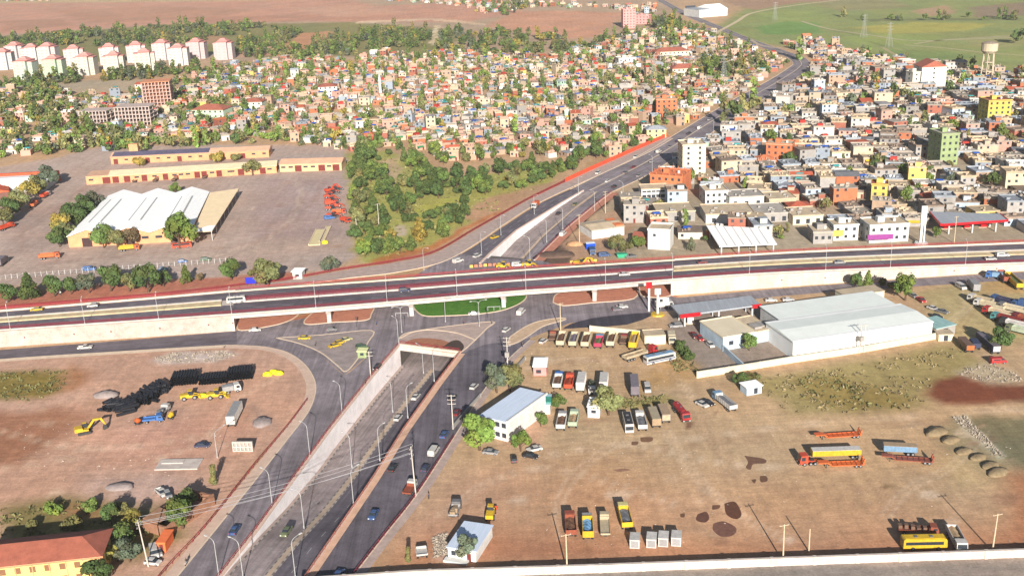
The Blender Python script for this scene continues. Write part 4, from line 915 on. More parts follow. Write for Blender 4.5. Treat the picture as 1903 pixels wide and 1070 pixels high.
# lot on the right: first row
g5 = 'tipping trailers parked in a row behind the roadside wall'
for i, (px, py, b, l, lab) in enumerate(((1043,630,'cream','brown','cream tipping trailer with brown load, leftmost of the row by the low wall'),(1066,631,'cream','purple_grey','cream tipping trailer with grey load, second in the row by the wall'),(1089,632,'cream','brown','cream tipping trailer with brown inside, left of the magenta truck'),(1136,631,'cream','brown','cream tipping trailer with brown load, right of the magenta truck'))):
    V(tipping_trailer,'tipping_trailer','trailer',px,py,(9,-30),lab,g5,1.6,bed=b,load=l,L=8.6,h=1.55)
V(tipper,'tipper_truck','truck',1113,633,(9,-30),'magenta tipper truck with light blue cab in the row of cream trailers',g5,1.6,cab='light_blue',bed='magenta',load='dull_green',L=8.6)
V(flat_truck,'small_truck','truck',1027,624,(8,-30),'small rusty flatbed at the left end of the trailer row',g5,cab='rust',bed='brown',L=6.0)
V(flat_truck,'small_truck','truck',1159,630,(8,-30),'dark red flatbed truck between cream trailer and yellow trailer',g5,cab='dark_red',bed='brown',L=7.0)
V(tipping_trailer,'tipping_trailer','trailer',1178,634,(8,-30),'orange yellow tipping trailer beside the cream container',g5,1.6,bed='yellow',load='tan',L=9.6,h=2.0)
V(box_truck,'box_truck','truck',1248,628,(6,26),'cream box truck standing at the end of the row by the cream container',g5,cab='cream',box='cream',L=6.5,h=1.8)
V(tipping_trailer,'flat_trailer','trailer',1180,660,(45,-14),'tan open trailer with red front in front of the white coach',g5,1.2,bed='beige',load='tan',L=9.0,h=.9)
V(tractor_unit,'tractor_unit','truck',1207,652,(30,-9),'small red tractor unit in front of the tan open trailer',g5,cab='red') if False else V(tractor_unit,'tractor_unit','truck',1209,651,(30,-9),'red tractor unit at the head of the tan open trailer',g5,c='red',L=4.4)
V(bus,'coach','bus',1226,664,(52,-11),'long white coach with blue stripe and grey roof in the truck lot',g5,1.6,c='white',L=11.0,roof='light_blue',band='blue')
g6 = 'trucks parked in the second row of the lot'
V(tipper,'tipper_truck','truck',1037,706,(7,-30),'white tipper with blue headboard and brown load beside the hut',g6,1.5,cab='bright_blue',bed='white',load='brown',L=9.5)
V(tipper,'tipper_truck','truck',1058,708,(7,-30),'orange red tipper truck left of the white box trailer',g6,1.5,cab='orange_red',bed='orange_red',load='rust',L=9.0)
V(box_trailer,'box_trailer','trailer',1080,711,(6,-30),'white box trailer right of the orange red tipper',g6,1.8,box='white',L=8.6)
V(flat_truck,'small_truck','truck',1100,719,(0,26),'small white truck with dull green load facing the viewer',g6,1.2,cab='white',bed='brown',L=7.0,cargo='dull_green')
V(box_trailer,'box_trailer','trailer',1122,711,(3,-30),'narrow white box trailer standing apart from the orange truck',g6,1.8,box='white',L=8.0)
V(box_trailer,'box_trailer','trailer',1179,717,(-3,-30),'purple grey box trailer beside the small white van',g6,1.8,box='purple_grey',L=10.0)
car(1203,722,(5,26),'white','van','small white van parked beside the purple grey trailer',g6)
g7 = 'trucks parked in the third row of the lot'
V(tipper,'tipper_truck','truck',1044,781,(6,-30),'white tipper with grey cab and brown load by the tree',g7,1.5,cab='silver',bed='white',load='brown',L=9.0)
V(tipper,'tipper_truck','truck',1066,777,(6,-30),'pale green tipper truck beside the white tipper',g7,1.5,cab='pale_green',bed='pale_green',load='tan',L=8.6)
V(bus,'coach','bus',1167,785,(9,36),'white coach with dark roof strip, leftmost of the slanting row',g7,1.5,c='white',L=9.0,roof='black')
V(tipper,'tipper_truck','truck',1191,781,(-10,-36),'white open tipper with grey load in the slanting row',g7,1.5,cab='white',bed='white',load='grey',L=9.4)
V(box_trailer,'box_trailer','trailer',1216,775,(-14,-36),'tan box trailer in the middle of the slanting row',g7,1.7,box='tan',L=8.6,h=2.0,roof='beige')
V(box_trailer,'box_trailer','trailer',1234,768,(-14,-34),'grey brown box trailer next to the red tanker',g7,1.7,box='purple_grey',L=7.6,roof='tan',h=2.0,end='beige')
V(tanker,'tanker_truck','truck',1266,764,(26,32),'red tanker truck at the right end of the slanting row',g7,1.5,c='red',L=9.5,cab='red')
V(tipper,'tipper_truck','truck',1346,745,(-34,-27),'white tipper with light blue cab and grey load, standing askew',g7,1.4,cab='light_blue',bed='white',load='grey',L=11.0)
g8 = 'old trucks parked at the lower edge of the lot'
V(tipper,'tipper_truck','truck',1060,972,(-3,-30),'rusty brown tipper with red tailgate, leftmost of the lower row',g8,1.5,cab='rust',bed='rust',load='brown',L=9.0)
V(tipper,'tipper_truck','truck',1092,976,(-2,-30),'yellow tailed tipper with light blue cover in the lower row',g8,1.6,cab='silver',bed='yellow',load='light_blue',L=9.0,h=1.7)
V(flat_truck,'chassis_truck','truck',1124,975,(-2,-30),'bare beige chassis truck without a body in the lower row',g8,1.0,cab='beige',bed='beige',L=9.0)
V(tipper,'tipper_truck','truck',1161,957,(-9,-34),'pale yellow tipper with yellow tailgate standing ahead of the containers',g8,1.5,cab='pale_yellow',bed='yellow',load='grey',L=9.6)
V(flat_truck,'flat_truck','truck',846,946,(9,-26),'small grey flatbed truck beside the blue roofed shed',g8,1.0,cab='grey',bed='silver',L=6.4,cargo='tan')
V(loader,'wheel_loader','loader',912,951,(6,-26),'yellow wheel loader with orange bucket behind the blue roofed shed',g8,1.2,c='yellow',bucket='orange_red')
V(tipping_trailer,'small_trailer','trailer',784,1028,(-3,-20),'small white trailer standing left of the blue roofed shed',g8,.8,bed='white',L=3.0,h=.5)
g9 = 'orange plant trailers on the open dirt'
V(lowbed,'low_loader','trailer',1556,807,(-60,4),'orange low loader trailer standing alone, highest on the open dirt',g9,1.0,c='orange',L=13.0)
V(lowbed,'low_loader','trailer',1562,860,(-60,2),'orange low loader hitched to the red tractor unit',g9,1.0,c='orange',L=12.0)
V(tractor_unit,'tractor_unit','truck',1502,853,(-30,2),'orange red tractor unit in front of the orange low loader',g9,1.4,c='orange_red',L=5.0)
V(box_trailer,'plant_trailer','trailer',1553,841,(-60,2),'long yellow trailer with white roof behind the orange low loader',g9,1.4,box='yellow',L=13.0,h=1.5,roof='white')
V(lowbed,'low_loader','trailer',1686,851,(-60,-4),'red low loader trailer in front of the light blue container trailer',g9,1.0,c='rust',L=13.0)
V(box_trailer,'container_trailer','trailer',1672,834,(-60,-3),'light blue container trailer with rusty roof behind the red low loader',g9,1.4,box='light_blue',L=8.6,h=1.6,roof='tan')
V(bus,'yellow_bus','bus',1717,1007,(50,-1),'yellow bus parked at the lower edge by the boundary wall',g9,1.5,c='yellow',L=10.0)
V(flat_truck,'flat_truck','truck',1706,982,(40,2),'rusty red brown truck parked behind the yellow bus',g9,1.2,cab='rust',bed='rust',L=9.0,cargo='brown')
V(tipper,'tipper_truck','truck',1778,1000,(16,30),'white tipper with tan load standing askew beside the yellow bus',g9,1.4,cab='white',bed='white',load='tan',L=9.0)
# lot at the right edge
g10 = 'trucks parked in the far right lot'
car(1786,533,(24,14),'white','van','white van beside the grey box truck in the far right lot',g10)
V(box_truck,'box_truck','truck',1809,530,(-18,-20),'grey box truck with white rear in the far right lot',g10,1.7,cab='white',box='silver',L=9.0,h=2.4)
V(box_truck,'box_truck','truck',1848,511,(-30,-3),'light blue truck near the embankment wall at the right',g10,1.4,cab='bright_blue',box='light_blue',L=6.0,h=1.6)
V(tipping_trailer,'tipping_trailer','trailer',1884,522,(-30,-26),'yellow tipping trailer near the embankment wall, cut by the right edge',g10,1.6,bed='yellow',load='dull_green',L=13.0)
V(tipping_trailer,'tipping_trailer','trailer',1866,514,(-22,-22),'brown tipping trailer between the blue truck and the yellow trailer',g10,1.6,bed='rust',load='brown',L=8.0)
for px, py, cab, bed, ld, lab in ((1839,566,'white','cream','tan','cream tipper with white cab, uppermost of the slanting right row'),(1856,580,'red','cream','rust','cream tipper with red cab, second of the slanting right row'),(1872,592,'turquoise','dark_red','brown','dark red tipper with greenish cab in the slanting right row'),(1888,602,'black','white','grey','white tipper with black cab in the slanting right row'),(1900,614,'dull_green','pale_green','tan','pale green tipper, lowest of the slanting right row')):
    V(tipper,'tipper_truck','truck',px,py,(-42,-10),lab,g10,1.5,cab=cab,bed=bed,load=ld,L=11.0)
V(box_truck,'box_truck','truck',1906,566,(-40,-8),'blue box truck cut by the right edge, behind the cream tippers',g10,1.7,cab='blue',box='blue',L=9.0)
V(box_trailer,'box_trailer','trailer',1795,640,(-26,-26),'dark brown trailer with orange rear beside the scrub',g10,1.6,box='brown',L=8.0,h=1.7,end='orange')
V(box_trailer,'box_trailer','trailer',1812,640,(-14,-20),'short navy trailer right of the dark brown trailer',g10,1.3,box='navy',L=5.0,h=1.4)
V(box_trailer,'box_trailer','trailer',1836,637,(-38,-32),'long navy trailer with white rear beside the dark bush',g10,1.7,box='navy',L=13.0,h=2.0,roof='purple_grey',end='white')
car(1855,671,(34,-2),'red','van','bright red van below the navy trailer',g10)
car(1712,557,(20,14),'red','pickup','red pickup beside the white warehouse',g10); car(1734,572,(30,10),'white','sedan','white car parked beside the warehouse, before the lean-to',g10); car(1752,578,(30,8),'grey','sedan','grey car next to the turquoise lean-to of the warehouse',g10); car(1742,588,(30,8),'black','hatch','dark car squeezed against the corner of the white warehouse',g10); car(1698,549,(24,14),'silver','hatch','silver car next to the red pickup by the warehouse',g10)
car(1433,557,(30,-1),'white','sedan','white car left of its twin on the frontage road behind the warehouse',g10); car(1465,556,(30,-1),'white','sedan','white car right of its twin on the frontage road behind the warehouse',g10)
g11 = 'vehicles at the fuel station by the truck lot'
car(1290,623,(16,18),'dark_red','pickup','dark red pickup on the fuel station yard',g11); car(1301,628,(16,18),'red','hatch','red car beside the dark red pickup at the fuel station',g11); car(1320,640,(14,12),'white','hatch','white car along the blue white wall of the fuel station yard',g11); car(1256,605,(-30,2),'silver','suv','silver white car in front of the grey fuel canopy',g11)
V(box_truck,'box_truck','truck',1234,566,(34,-3),'white truck on the road beside the fuel canopy',g11,1.4,cab='white',box='white',L=6.5,h=1.8)
# works yard
g12 = 'orange works trucks parked in the yard'
V(tipper,'works_truck','truck',92,475,(34,-3),'orange tipper truck alone at the corner of the works yard',g12,1.4,cab='orange',bed='orange',load='rust',L=9.0)
V(tipper,'works_truck','truck',240,460,(34,-3),'orange tipper truck in front of the white roofed shed, under trees',g12,1.4,cab='orange',bed='yellow',L=9.0)
V(bus,'works_bus','bus',338,455,(36,-3),'red bus parked under the big tree before the white roofed shed',g12,1.4,c='orange_red',L=9.0,h=2.4)
V(tipper,'works_truck','truck',63,379,(16,-12),'orange truck beside the hedge, nearest of the three on the yard side',g12,1.4,cab='orange_red',bed='orange',load='rust',L=8.0)
V(tipper,'works_truck','truck',84,362,(16,-8),'orange truck with white cab beside the hedge of the yard',g12,1.4,cab='white',bed='orange_red',L=8.0)
V(tipper,'works_truck','truck',11,421,(24,-8),'orange truck at the left edge, below the hedge of the yard',g12,1.4,cab='orange_red',bed='orange_red',L=9.0)
V(box_truck,'works_lorry','truck',4,486,(20,-16),'grey lorry with dark side at the left edge of the yard',g12,1.4,cab='grey',box='purple_grey',L=9.0)
for px, py, d, lab in ((618,358,(36,-8),'orange red grader at the top of the machine row'),(616,371,(36,-5),'orange red grader second in the machine row'),(617,386,(36,-3),'orange red grader third in the machine row'),(620,400,(36,2),'orange grader lowest in the machine row')):
    V(grader,'road_grader','grader',px,py,d,lab+' in the works yard','orange machines in the works yard',1.2,c='orange_red')
V(excavator,'crane_excavator','excavator',612,352,(40,-8),'orange red excavator with its long arm raised toward the park','orange machines in the works yard',1.6,c='orange_red')
V(tipper,'works_truck','truck',616,378,(36,-4),'orange red tipper squeezed into the machine row of the yard','orange machines in the works yard',1.2,cab='orange_red',bed='orange_red',L=7.0)
car(612,405,(24,-3),'bright_blue','van','blue van at the lower end of the machine row','orange machines in the works yard'); V(tipper,'works_truck','truck',642,409,(16,4),'orange truck at the fence below the machine row','orange machines in the works yard',1.2,cab='orange_red',bed='orange_red',L=6.0)
g13 = 'cars and vans along the yard fence'
car(166,500,(24,-2),'bright_blue','van','blue van by the yard fence, leftmost of the three blue ones',g13); car(303,499,(24,-2),'light_blue','hatch','pale blue car by the yard fence among the trees',g13); car(339,485,(22,-2),'bright_blue','hatch','blue car in the yard above the fence',g13); car(382,482,(22,-2),'green','suv','dark green car in the yard right of the blue car',g13)
for px, py, lab in ((252,334,'first'),(290,333,'second'),(325,332,'third'),(382,327,'fourth')):
    V(flat_truck,'old_truck','truck',px,py,(14,-10),'rusty brown truck, %s from the west end of the long workshop front' % {'first':'nearest','second':'next to nearest','third':'third','fourth':'farthest'}[lab],'rusty trucks before the long workshop',1.2,cab='rust',bed='brown',L=7.0)
# left lot
g14 = 'machines in the left dirt lot'
V(excavator,'excavator','excavator',156,798,(30,-6),'yellow excavator with bent arm on the left dirt lot',g14,1.2,c='yellow')
V(box_trailer,'white_trailer','trailer',436,771,(20,-40),'long white box trailer alone on the left dirt lot',g14,1.6,box='white',L=11.0,h=2.6,roof='silver')
V(flat_truck,'small_truck','truck',284,777,(30,-3),'bright blue small truck between the pipe heaps',g14,1.2,cab='bright_blue',bed='bright_blue',L=6.0)
V(mixer_heap,'concrete_mixer','mixer',318,772,(20,-16),'yellow concrete mixer right of the blue truck',g14,1.0,c='yellow')
V(mixer_heap,'concrete_mixer','mixer',256,783,(20,6),'yellow orange concrete mixer left of the blue truck',g14,1.0,c='orange')
V(flat_truck,'small_truck','truck',303,762,(20,-20),'grey white small truck behind the blue truck',g14,1.2,cab='white',bed='silver',L=6.0,cargo='grey')
V(loader,'wheel_loader','loader',353,735,(26,-4),'yellow wheel loader below the first black pipe stack',g14,1.2,c='yellow',bucket='yellow')
V(loader,'wheel_loader','loader',402,733,(26,-3),'yellow wheel loader below the second black pipe stack',g14,1.2,c='yellow',bucket='yellow') 
V(box_truck,'small_truck','truck',430,722,(22,-4),'small grey box truck beside the black pipe stacks',g14,1.2,cab='white',box='silver',L=5.6,h=1.5)
car(300,914,(16,14),'white','pickup','white pickup in the shade of the ruined house',g14); car(312,918,(10,16),'silver','hatch','silver car behind the ruined house by its wall',g14)
car(286,1026,(4,20),'white','van','white van beside the orange hut at the lower left',g14); car(294,1024,(4,20),'silver','hatch','silver car beside the white van and the orange hut',g14); car(284,1043,(20,2),'white','hatch','white car at the foot of the leaning white pole',g14)
# construction machines behind the overpass
g15 = 'road works behind the overpass'
V(loader,'wheel_loader','loader',935,494,(30,-2),'orange yellow loader behind the overpass in the road works',g15,1.2,c='yellow',bucket='orange')
V(loader,'wheel_loader','loader',983,491,(30,-2),'yellow loader right of the other in the road works',g15,1.2,c='yellow',bucket='yellow')
car(962,492,(20,-1),'white','van','white van between the two loaders behind the overpass',g15)
V(box_truck,'blue_truck','truck',1101,467,(4,16),'blue truck standing among the dirt heaps behind the overpass',g15,1.2,cab='blue',box='blue',L=5.5,h=1.6)
car(1123,474,(24,-2),'blue','van','blue van beside the green container behind the overpass',g15); car(1172,476,(24,-2),'grey','pickup','grey pickup beside the overpass below the pale house',g15)
car(1170,367,(16,-8),'white','van','white van before the long white commercial building',g15)
V(excavator,'yellow_excavator','excavator',1078,489,(30,2),'small yellow excavator behind the overpass beside the dark soil',g15,1.2,c='yellow')
for px, py, d, fn, kw, lab in ((622,351,(36,-6),grader,dict(c='orange_red'),'orange red grader behind the raised excavator arm'),(612,364,(34,-4),loader,dict(c='orange_red',bucket='orange'),'orange red loader between the upper graders'),(626,380,(34,-3),loader,dict(c='orange_red',bucket='orange'),'orange red loader between the middle graders'),(630,394,(34,-2),tipper,dict(cab='orange_red',bed='orange',L=7.0),'orange red tipper above the blue van')):
    V(fn,'works_machine','machine',px,py,d,lab+' in the works yard','orange machines in the works yard',1.2,**kw)
for px, py, d, kw, lab in ((1822,556,(-42,-10),dict(cab='white',bed='beige',load='tan',L=9.0),'beige tipper at the upper left end of the slanting right row'),(1905,592,(-42,-10),dict(cab='dark_red',bed='rust',load='brown',L=9.0),'rusty tipper cut by the right edge beside the slanting row'),(1880,572,(-42,-10),dict(cab='grey',bed='cream',load='grey',L=10.0),'cream tipper with grey cab behind the slanting right row'),(1862,557,(-42,-10),dict(cab='blue',bed='navy',load='grey',L=8.0),'navy tipper behind the uppermost cream tipper')):
    V(tipper,'tipper_truck','truck',px,py,d,lab,g10,1.5,**kw)
# ---------------------------------------------------------------- buildings that can be told apart
OCC = []            # (x, y, r) places taken
LAND = []           # (short name, x, y) landmarks used in labels
WIN = M('window_dark', (.035,.04,.05), var=.3, scale=1, rough=.25, spec=.5)
DOORR = M('door_dark_red', S(118,52,46), var=.2, scale=1)
def wallm(n, rgb, k=.66): return M('wall_'+n, S(*rgb, k), var=.18, scale=.35, fine=.08, rnd=.05)
ORW = wallm('salmon', (238,172,126)); CRW = wallm('cream', (238,226,196)); WHW = wallm('white', (236,234,228)); LBW = wallm('pale_blue', (196,214,228)); PKW = wallm('pink', (232,164,158))
YLW = wallm('yellow', (232,204,104), .6); GRW = wallm('light_green', (172,190,136), .55); BRW = M('wall_brick', S(206,120,80,.72), var=.22, scale=.5, fine=.18, rnd=.06); GYW = wallm('grey', (176,170,164)); TNW = wallm('tan', (206,186,156))
FLATG = M('roof_grey', S(176,168,158), var=.22, scale=.25, fine=.12, rnd=.12); FLATT = M('roof_tan', S(202,182,154), var=.22, scale=.25, fine=.12, rnd=.12)
TILE = M('roof_tile', S(178,104,84,.7), var=.2, scale=.5, fine=.15, rnd=.08); SHEETW = M('roof_sheet_white', S(250,248,244,1.0), var=.08, scale=.3, stretch=(5,.4,1), rough=.65, fine=.06); SHEETB = M('roof_sheet_blue', S(206,218,236,.85), var=.12, scale=.4, stretch=(8,.5,1), rough=.55)
SHEETG = M('roof_sheet_grey', S(170,174,180), var=.18, scale=.3, stretch=(6,.4,1), rough=.6); ROOFPINK = M('roof_pinkish', S(226,178,146), var=.14, scale=.3, fine=.1)
REDF = M('fascia_red', S(214,28,40,.75), var=.08, scale=1, rough=.4)
def occ_rect(o, rz, L, D):
    c, s = math.cos(rz), math.sin(rz)
    k = max(1, int(L/8)); q = max(1, int(D/8))
    for i in range(k):
        for j in range(q):
            x = L*(i+.5)/k; y = D*(j+.5)/q; OCC.append((o.x+x*c-y*s, o.y+x*s+y*c, max(L/k, D/q)*.62))
def rectb(name, label, cat, A, B, D, h, group=None, land=None):
    """origin under the front left roof corner A; x runs to the front right corner B, y to the back"""
    a = G(A[0], A[1], h); b = G(B[0], B[1], h); rz = math.atan2(b.y-a.y, b.x-a.x); L = (b-a).xy.length
    a.z = 0; t = thing(name, label, cat, a, rz, group); occ_rect(a, rz, L, D)
    if land: LAND.append((land, a.x+math.cos(rz)*L/2, a.y+math.sin(rz)*L/2+D/2))
    return t, L
def walls(t, L, D, h, m, x0=0, y0=0, name='walls', z0=-.1):
    return MB().box(x0, x0+L, y0, y0+D, z0, h).build(name, m, t)
def flat_roof(t, L, D, h, m, x0=0, y0=0, ov=.25, par=.5, pm=None):
    r = MB().box(x0-ov, x0+L+ov, y0-ov, y0+D+ov, h, h+.22).build('roof', m, t)
    if par:
        mb = MB(); a, b, c, d = x0-ov, x0+L+ov, y0-ov, y0+D+ov; z = h+.22
        mb.box(a, b, c, c+.2, z, z+par); mb.box(a, b, d-.2, d, z, z+par); mb.box(a, a+.2, c+.2, d-.2, z, z+par); mb.box(b-.2, b, c+.2, d-.2, z, z+par)
        mb.build('parapet', pm or m, r)
    return r
def gable(t, L, D, h, rise, m, x0=0, y0=0, ov=.4, axis='x', wm=None):
    mb = MB()
    if axis == 'x':
        a, b, c, d, e = x0-ov, x0+L+ov, y0-ov, y0+D+ov, y0+D/2
        mb.add([(a,c,h-.1),(b,c,h-.1),(b,e,h+rise),(a,e,h+rise),(b,d,h-.1),(a,d,h-.1),(a,c,h-.3),(b,c,h-.3),(b,d,h-.3),(a,d,h-.3)],
               [(0,1,2,3),(3,2,4,5),(6,7,1,0),(8,9,5,4),(7,8,4,2,1),(9,6,0,3,5),(9,8,7,6)])
    else:
        a, b, c, d, e = x0-ov, x0+L+ov, y0-ov, y0+D+ov, x0+L/2
        mb.add([(a,c,h-.1),(a,d,h-.1),(e,d,h+rise),(e,c,h+rise),(b,c,h-.1),(b,d,h-.1),(a,c,h-.3),(a,d,h-.3),(b,d,h-.3),(b,c,h-.3)],
               [(1,0,3,2),(2,3,4,5),(6,9,4,3,0),(8,7,1,2,5),(7,6,0,1),(9,8,5,4),(6,7,8,9)])
    return mb.build('roof', m, t)
def hip(t, L, D, h, rise, m, x0=0, y0=0, ov=.5):
    a, b, c, d = x0-ov, x0+L+ov, y0-ov, y0+D+ov; e = y0+D/2; k = min(D/2, L/2-.1)
    return MB().add([(a,c,h-.05),(b,c,h-.05),(b,d,h-.05),(a,d,h-.05),(a+k,e,h+rise),(b-k,e,h+rise),(a,c,h-.25),(b,c,h-.25),(b,d,h-.25),(a,d,h-.25)],
        [(0,1,5,4),(1,2,5),(2,3,4,5),(3,0,4),(6,7,1,0),(7,8,2,1),(8,9,3,2),(9,6,0,3),(9,8,7,6)]).build('roof', m, t)
WMC = {}
def win(t, x, z, w=1.2, h=1.3, face='front', D=0, L=0, m=None, name='window'):
    m = m or WIN; k = (round(w,2), round(h,2), m.name, name)
    if k not in WMC: WMC[k] = MB().box(-w/2, w/2, -.05, .05, -h/2, h/2).data(name, m)
    o = link(name, WMC[k], t)
    if face == 'front': o.location = (x, -.03, z)
    elif face == 'left': o.location = (-.03, x, z); o.rotation_euler = (0, 0, math.pi/2)
    else: o.location = (L+.03, x, z); o.rotation_euler = (0, 0, math.pi/2)
    return o
def wins(t, L, D, h, floors, nx, w=1.3, hh=1.3, side=0, m=None):
    fh = h/floors
    for f in range(floors):
        for i in range(nx): win(t, L*(i+.5)/nx, fh*(f+.55), w, hh, m=m)
        for i in range(side): win(t, D*(i+.5)/side, fh*(f+.55), w, hh, 'left', m=m)
# works yard
t, L = rectb('workshop', 'long salmon workshop at the back of the yard with half its roof dark', 'workshop', (205,292), (499,279), 13, 4.6, 'workshops in the yard', 'the back workshop')
walls(t, L, 13, 4.6, ORW); gable(t, L, 13, 4.6, 1.6, ROOFPINK)
MB().add([(1,.2,4.78),(L*.62,.2,4.78),(L*.62,6.2,6.23),(1,6.2,6.23),(1,.2,4.95),(L*.62,.2,4.95),(L*.62,6.2,6.40),(1,6.2,6.40)], [(0,3,2,1),(4,5,6,7),(0,1,5,4),(1,2,6,5),(2,3,7,6),(3,0,4,7)]).build('dark_roof_panel', M('roof_dark', S(96,90,112), var=.2, scale=.2), t)
MB().box(8, 13.5, 13.5, 17, 0, 9.5).build('stair_tower', ORW, t)
for i in range(15): win(t, 3+i*(L-6)/14, 2.6, 2.2, 1.0, m=WIN if i % 3 else DOORR) if i % 3 else win(t, 3+i*(L-6)/14, 1.6, 2.8, 3.2, m=DOORR, name='door')
t, L = rectb('workshop', 'long salmon workshop with cream roof and dark red gates in the middle of the yard', 'workshop', (159,329), (513,307.5), 15, 4.6, 'workshops in the yard', 'the middle workshop')
walls(t, L, 15, 4.6, ORW); gable(t, L-13, 15, 4.6, 1.5, M('roof_cream', S(240,216,178), var=.1, scale=.3), x0=13); flat_roof(t, 12.5, 15, 4.61, ROOFPINK, ov=.1, par=0)
for px, w in ((196,4.4),(213,3.6),(234,3.6),(266,3.2),(305,3),(364,3.2),(377,3.2),(405,3.2),(446,3.6),(487,3.4)):
    win(t, (px-159)/(513-159)*L, 1.9, w, 3.6, m=DOORR, name='door')
for px in (168,252,285,322,334,347,392,425,430,470,500): win(t, (px-159)/(513-159)*L, 2.7, 2.6, 1.0)
t, L = rectb('workshop', 'shorter salmon workshop with pinkish roof nearest to the park', 'workshop', (519,305), (634,302), 14, 4.8, 'workshops in the yard', 'the short workshop')
walls(t, L, 14, 4.8, M('wall_salmon_pale', S(248,204,158,.6), var=.1, scale=.3)); gable(t, L, 14, 4.8, 1.6, ROOFPINK)
for f in (.3, .68, .91): win(t, L*f, 1.9, 4.0, 3.6, m=DOORR, name='door')
for f in (.06, .18, .42, .54, .8): win(t, L*f, 2.8, 2.6, 1.0)
# the three-gabled shed
def shed():
    fl, fr, bl, brr = (G(125,439,5.5), G(356,427,5.5), G(199,366,5.5), G(389,358,5.5))
    t = thing('gabled_shed', 'large shed with three white gabled roof bays and salmon front wall in the yard', 'shed', Vector((fl.x, fl.y, 0)), 0); o = t.location.copy(); LAND.append(('the white gabled shed', (fl.x+brr.x)/2, (fl.y+brr.y)/2))
    def q(u, v, z): p = fl.lerp(fr, u).lerp(bl.lerp(brr, u), v); return Vector((p.x-o.x, p.y-o.y, z))
    zz = [5.5, 8.6, 5.7, 8.6, 5.7, 8.6, 5.5]; us = [i/6 for i in range(7)]
    mb = MB()
    for v, s in ((-.02, 0), (1.02, 1)):
        for u, z in zip(us, zz): mb.v.append(tuple(q(u, v, z)))
        for u, z in zip(us, zz): mb.v.append(tuple(q(u, v, z+.25)))
    for i in range(6): mb.f += [(7+i,8+i,22+i,21+i),(i,14+i,15+i,1+i),(i,1+i,8+i,7+i)]
    mb.f += [(0,7,21,14),(6,20,27,13)]; mb.m = [0]*len(mb.f)
    r = mb.build('roof', SHEETW, t)
    sk_ = M('skylight', S(176,174,170), var=.15, scale=.5)
    for b in range(3):
        for du in (.38, .62):
            u = (b+du)/3; zt = 5.6+3.0*(1-abs(du-.5)*2)+.33; w = .014
            MB().add([q(u-w,.18,zt-w*9), q(u+w,.18,zt-w*9), q(u+w,.78,zt-w*9), q(u-w,.78,zt-w*9)]+[q(u-w,.18,zt-.2), q(u+w,.18,zt-.2), q(u+w,.78,zt-.2), q(u-w,.78,zt-.2)], [(0,1,2,3),(4,5,1,0),(5,6,2,1),(6,7,3,2),(7,4,0,3)]).build('skylight', sk_, r)
    mb = MB()
    for v in (0, 1):
        for u, z in zip(us, zz): mb.v += [tuple(q(u, v, -.1)), tuple(q(u, v, z-.02))]
    for i in range(6): mb.f += [(2*i,2*i+2,2*i+3,2*i+1),(14+2*i,14+2*i+1,14+2*i+3,14+2*i+2)]
    mb.f += [(0,1,15,14),(12,26,27,13)]; mb.m = [0]*len(mb.f); mb.build('walls', ORW, t)
    a = math.atan2((fr-fl).y, (fr-fl).x)
    for u, w, h in ((.15,4.5,4.2),(.5,4,3.6),(.86,4.5,4.2)):
        p = q(u, 0, h/2); d = Vector((math.sin(a), -math.cos(a), 0))*.05; link('door', MB().box(-w/2,w/2,-.06,.06,-h/2,h/2).data('door', M('gate_dark', S(70,50,50), var=.2)), t, p+d, a)
    for u in (.27, .38, .62, .73):
        p = q(u, 0, 3); link('window', MB().box(-1.6,1.6,-.06,.06,-.6,.6).data('window', WIN), t, p+Vector((math.sin(a), -math.cos(a), 0))*.05, a)
    for i in range(5):
        for j in range(4): p = q((i+.5)/5, (j+.5)/4, 0)+o; OCC.append((p.x, p.y, 9))
    A2, B2, C2, D2 = G(358,431,5.6), G(394,429,4.6), G(444,350,4.6), G(390,358,5.6)
    t2 = thing('open_shed', 'tan roofed open lean-to shed attached to the right of the white gabled shed', 'shed', Vector((A2.x, A2.y, 0)), 0); o2 = t2.location.copy()
    top = [p-o2 for p in (A2, B2, C2, D2)]; low = [p-Vector((0,0,.3)) for p in top]
    MB().add(low+top, [(3,2,1,0),(4,5,6,7),(0,1,5,4),(1,2,6,5),(2,3,7,6),(3,0,4,7)]).build('roof', M('roof_sand', S(248,222,180,.9), var=.08, scale=.2), t2)
    f0, f1 = top[0].lerp(top[3], -.0), top[1]
    MB().add([top[0]+Vector((0,0,.02)), top[1]+Vector((0,0,.02)), top[1].lerp(top[2], .12)+Vector((0,0,.03)), top[0].lerp(top[3], .12)+Vector((0,0,.03))], [(0,1,2,3)]).build('roof_edge', SHEETW, t2)
    for k in range(8):
        p = top[1].lerp(top[2], k/7); MB().box(-.15,.15,-.15,.15,0,p.z-.3).build('post', STEELW, t2, loc=(p.x-.3, p.y, 0))
    for k in range(6):
        p = (A2.lerp(D2, k/5)+B2.lerp(C2, k/5))/2; OCC.append((p.x, p.y, 9))
shed()
t, L = rectb('depot_hall', 'white roofed hall with red strip at the left edge beyond the hedge', 'hall', (-30,345), (82,339), 22, 5, None, 'the white roofed hall')
walls(t, L, 22, 5, WHW); gable(t, L, 22, 5, 1.2, SHEETW); MB().box(-1, L+1, 23.5, 25.5, 0, 6.2).build('red_annex', M('annex_red', S(216,90,58), var=.2), t)
t, L = rectb('red_roof_shed', 'shed with orange red roof cut by the left edge, beside the hedge', 'shed', (-40,362), (16,355), 18, 4, None, 'the red roofed shed')
walls(t, L, 18, 4, M('wall_shade_brown', S(120,84,74), var=.2)); gable(t, L, 18, 4, 2.2, M('roof_orange', S(222,104,66,.75), var=.15, scale=.4), axis='y')  # walls in one dull dark brown
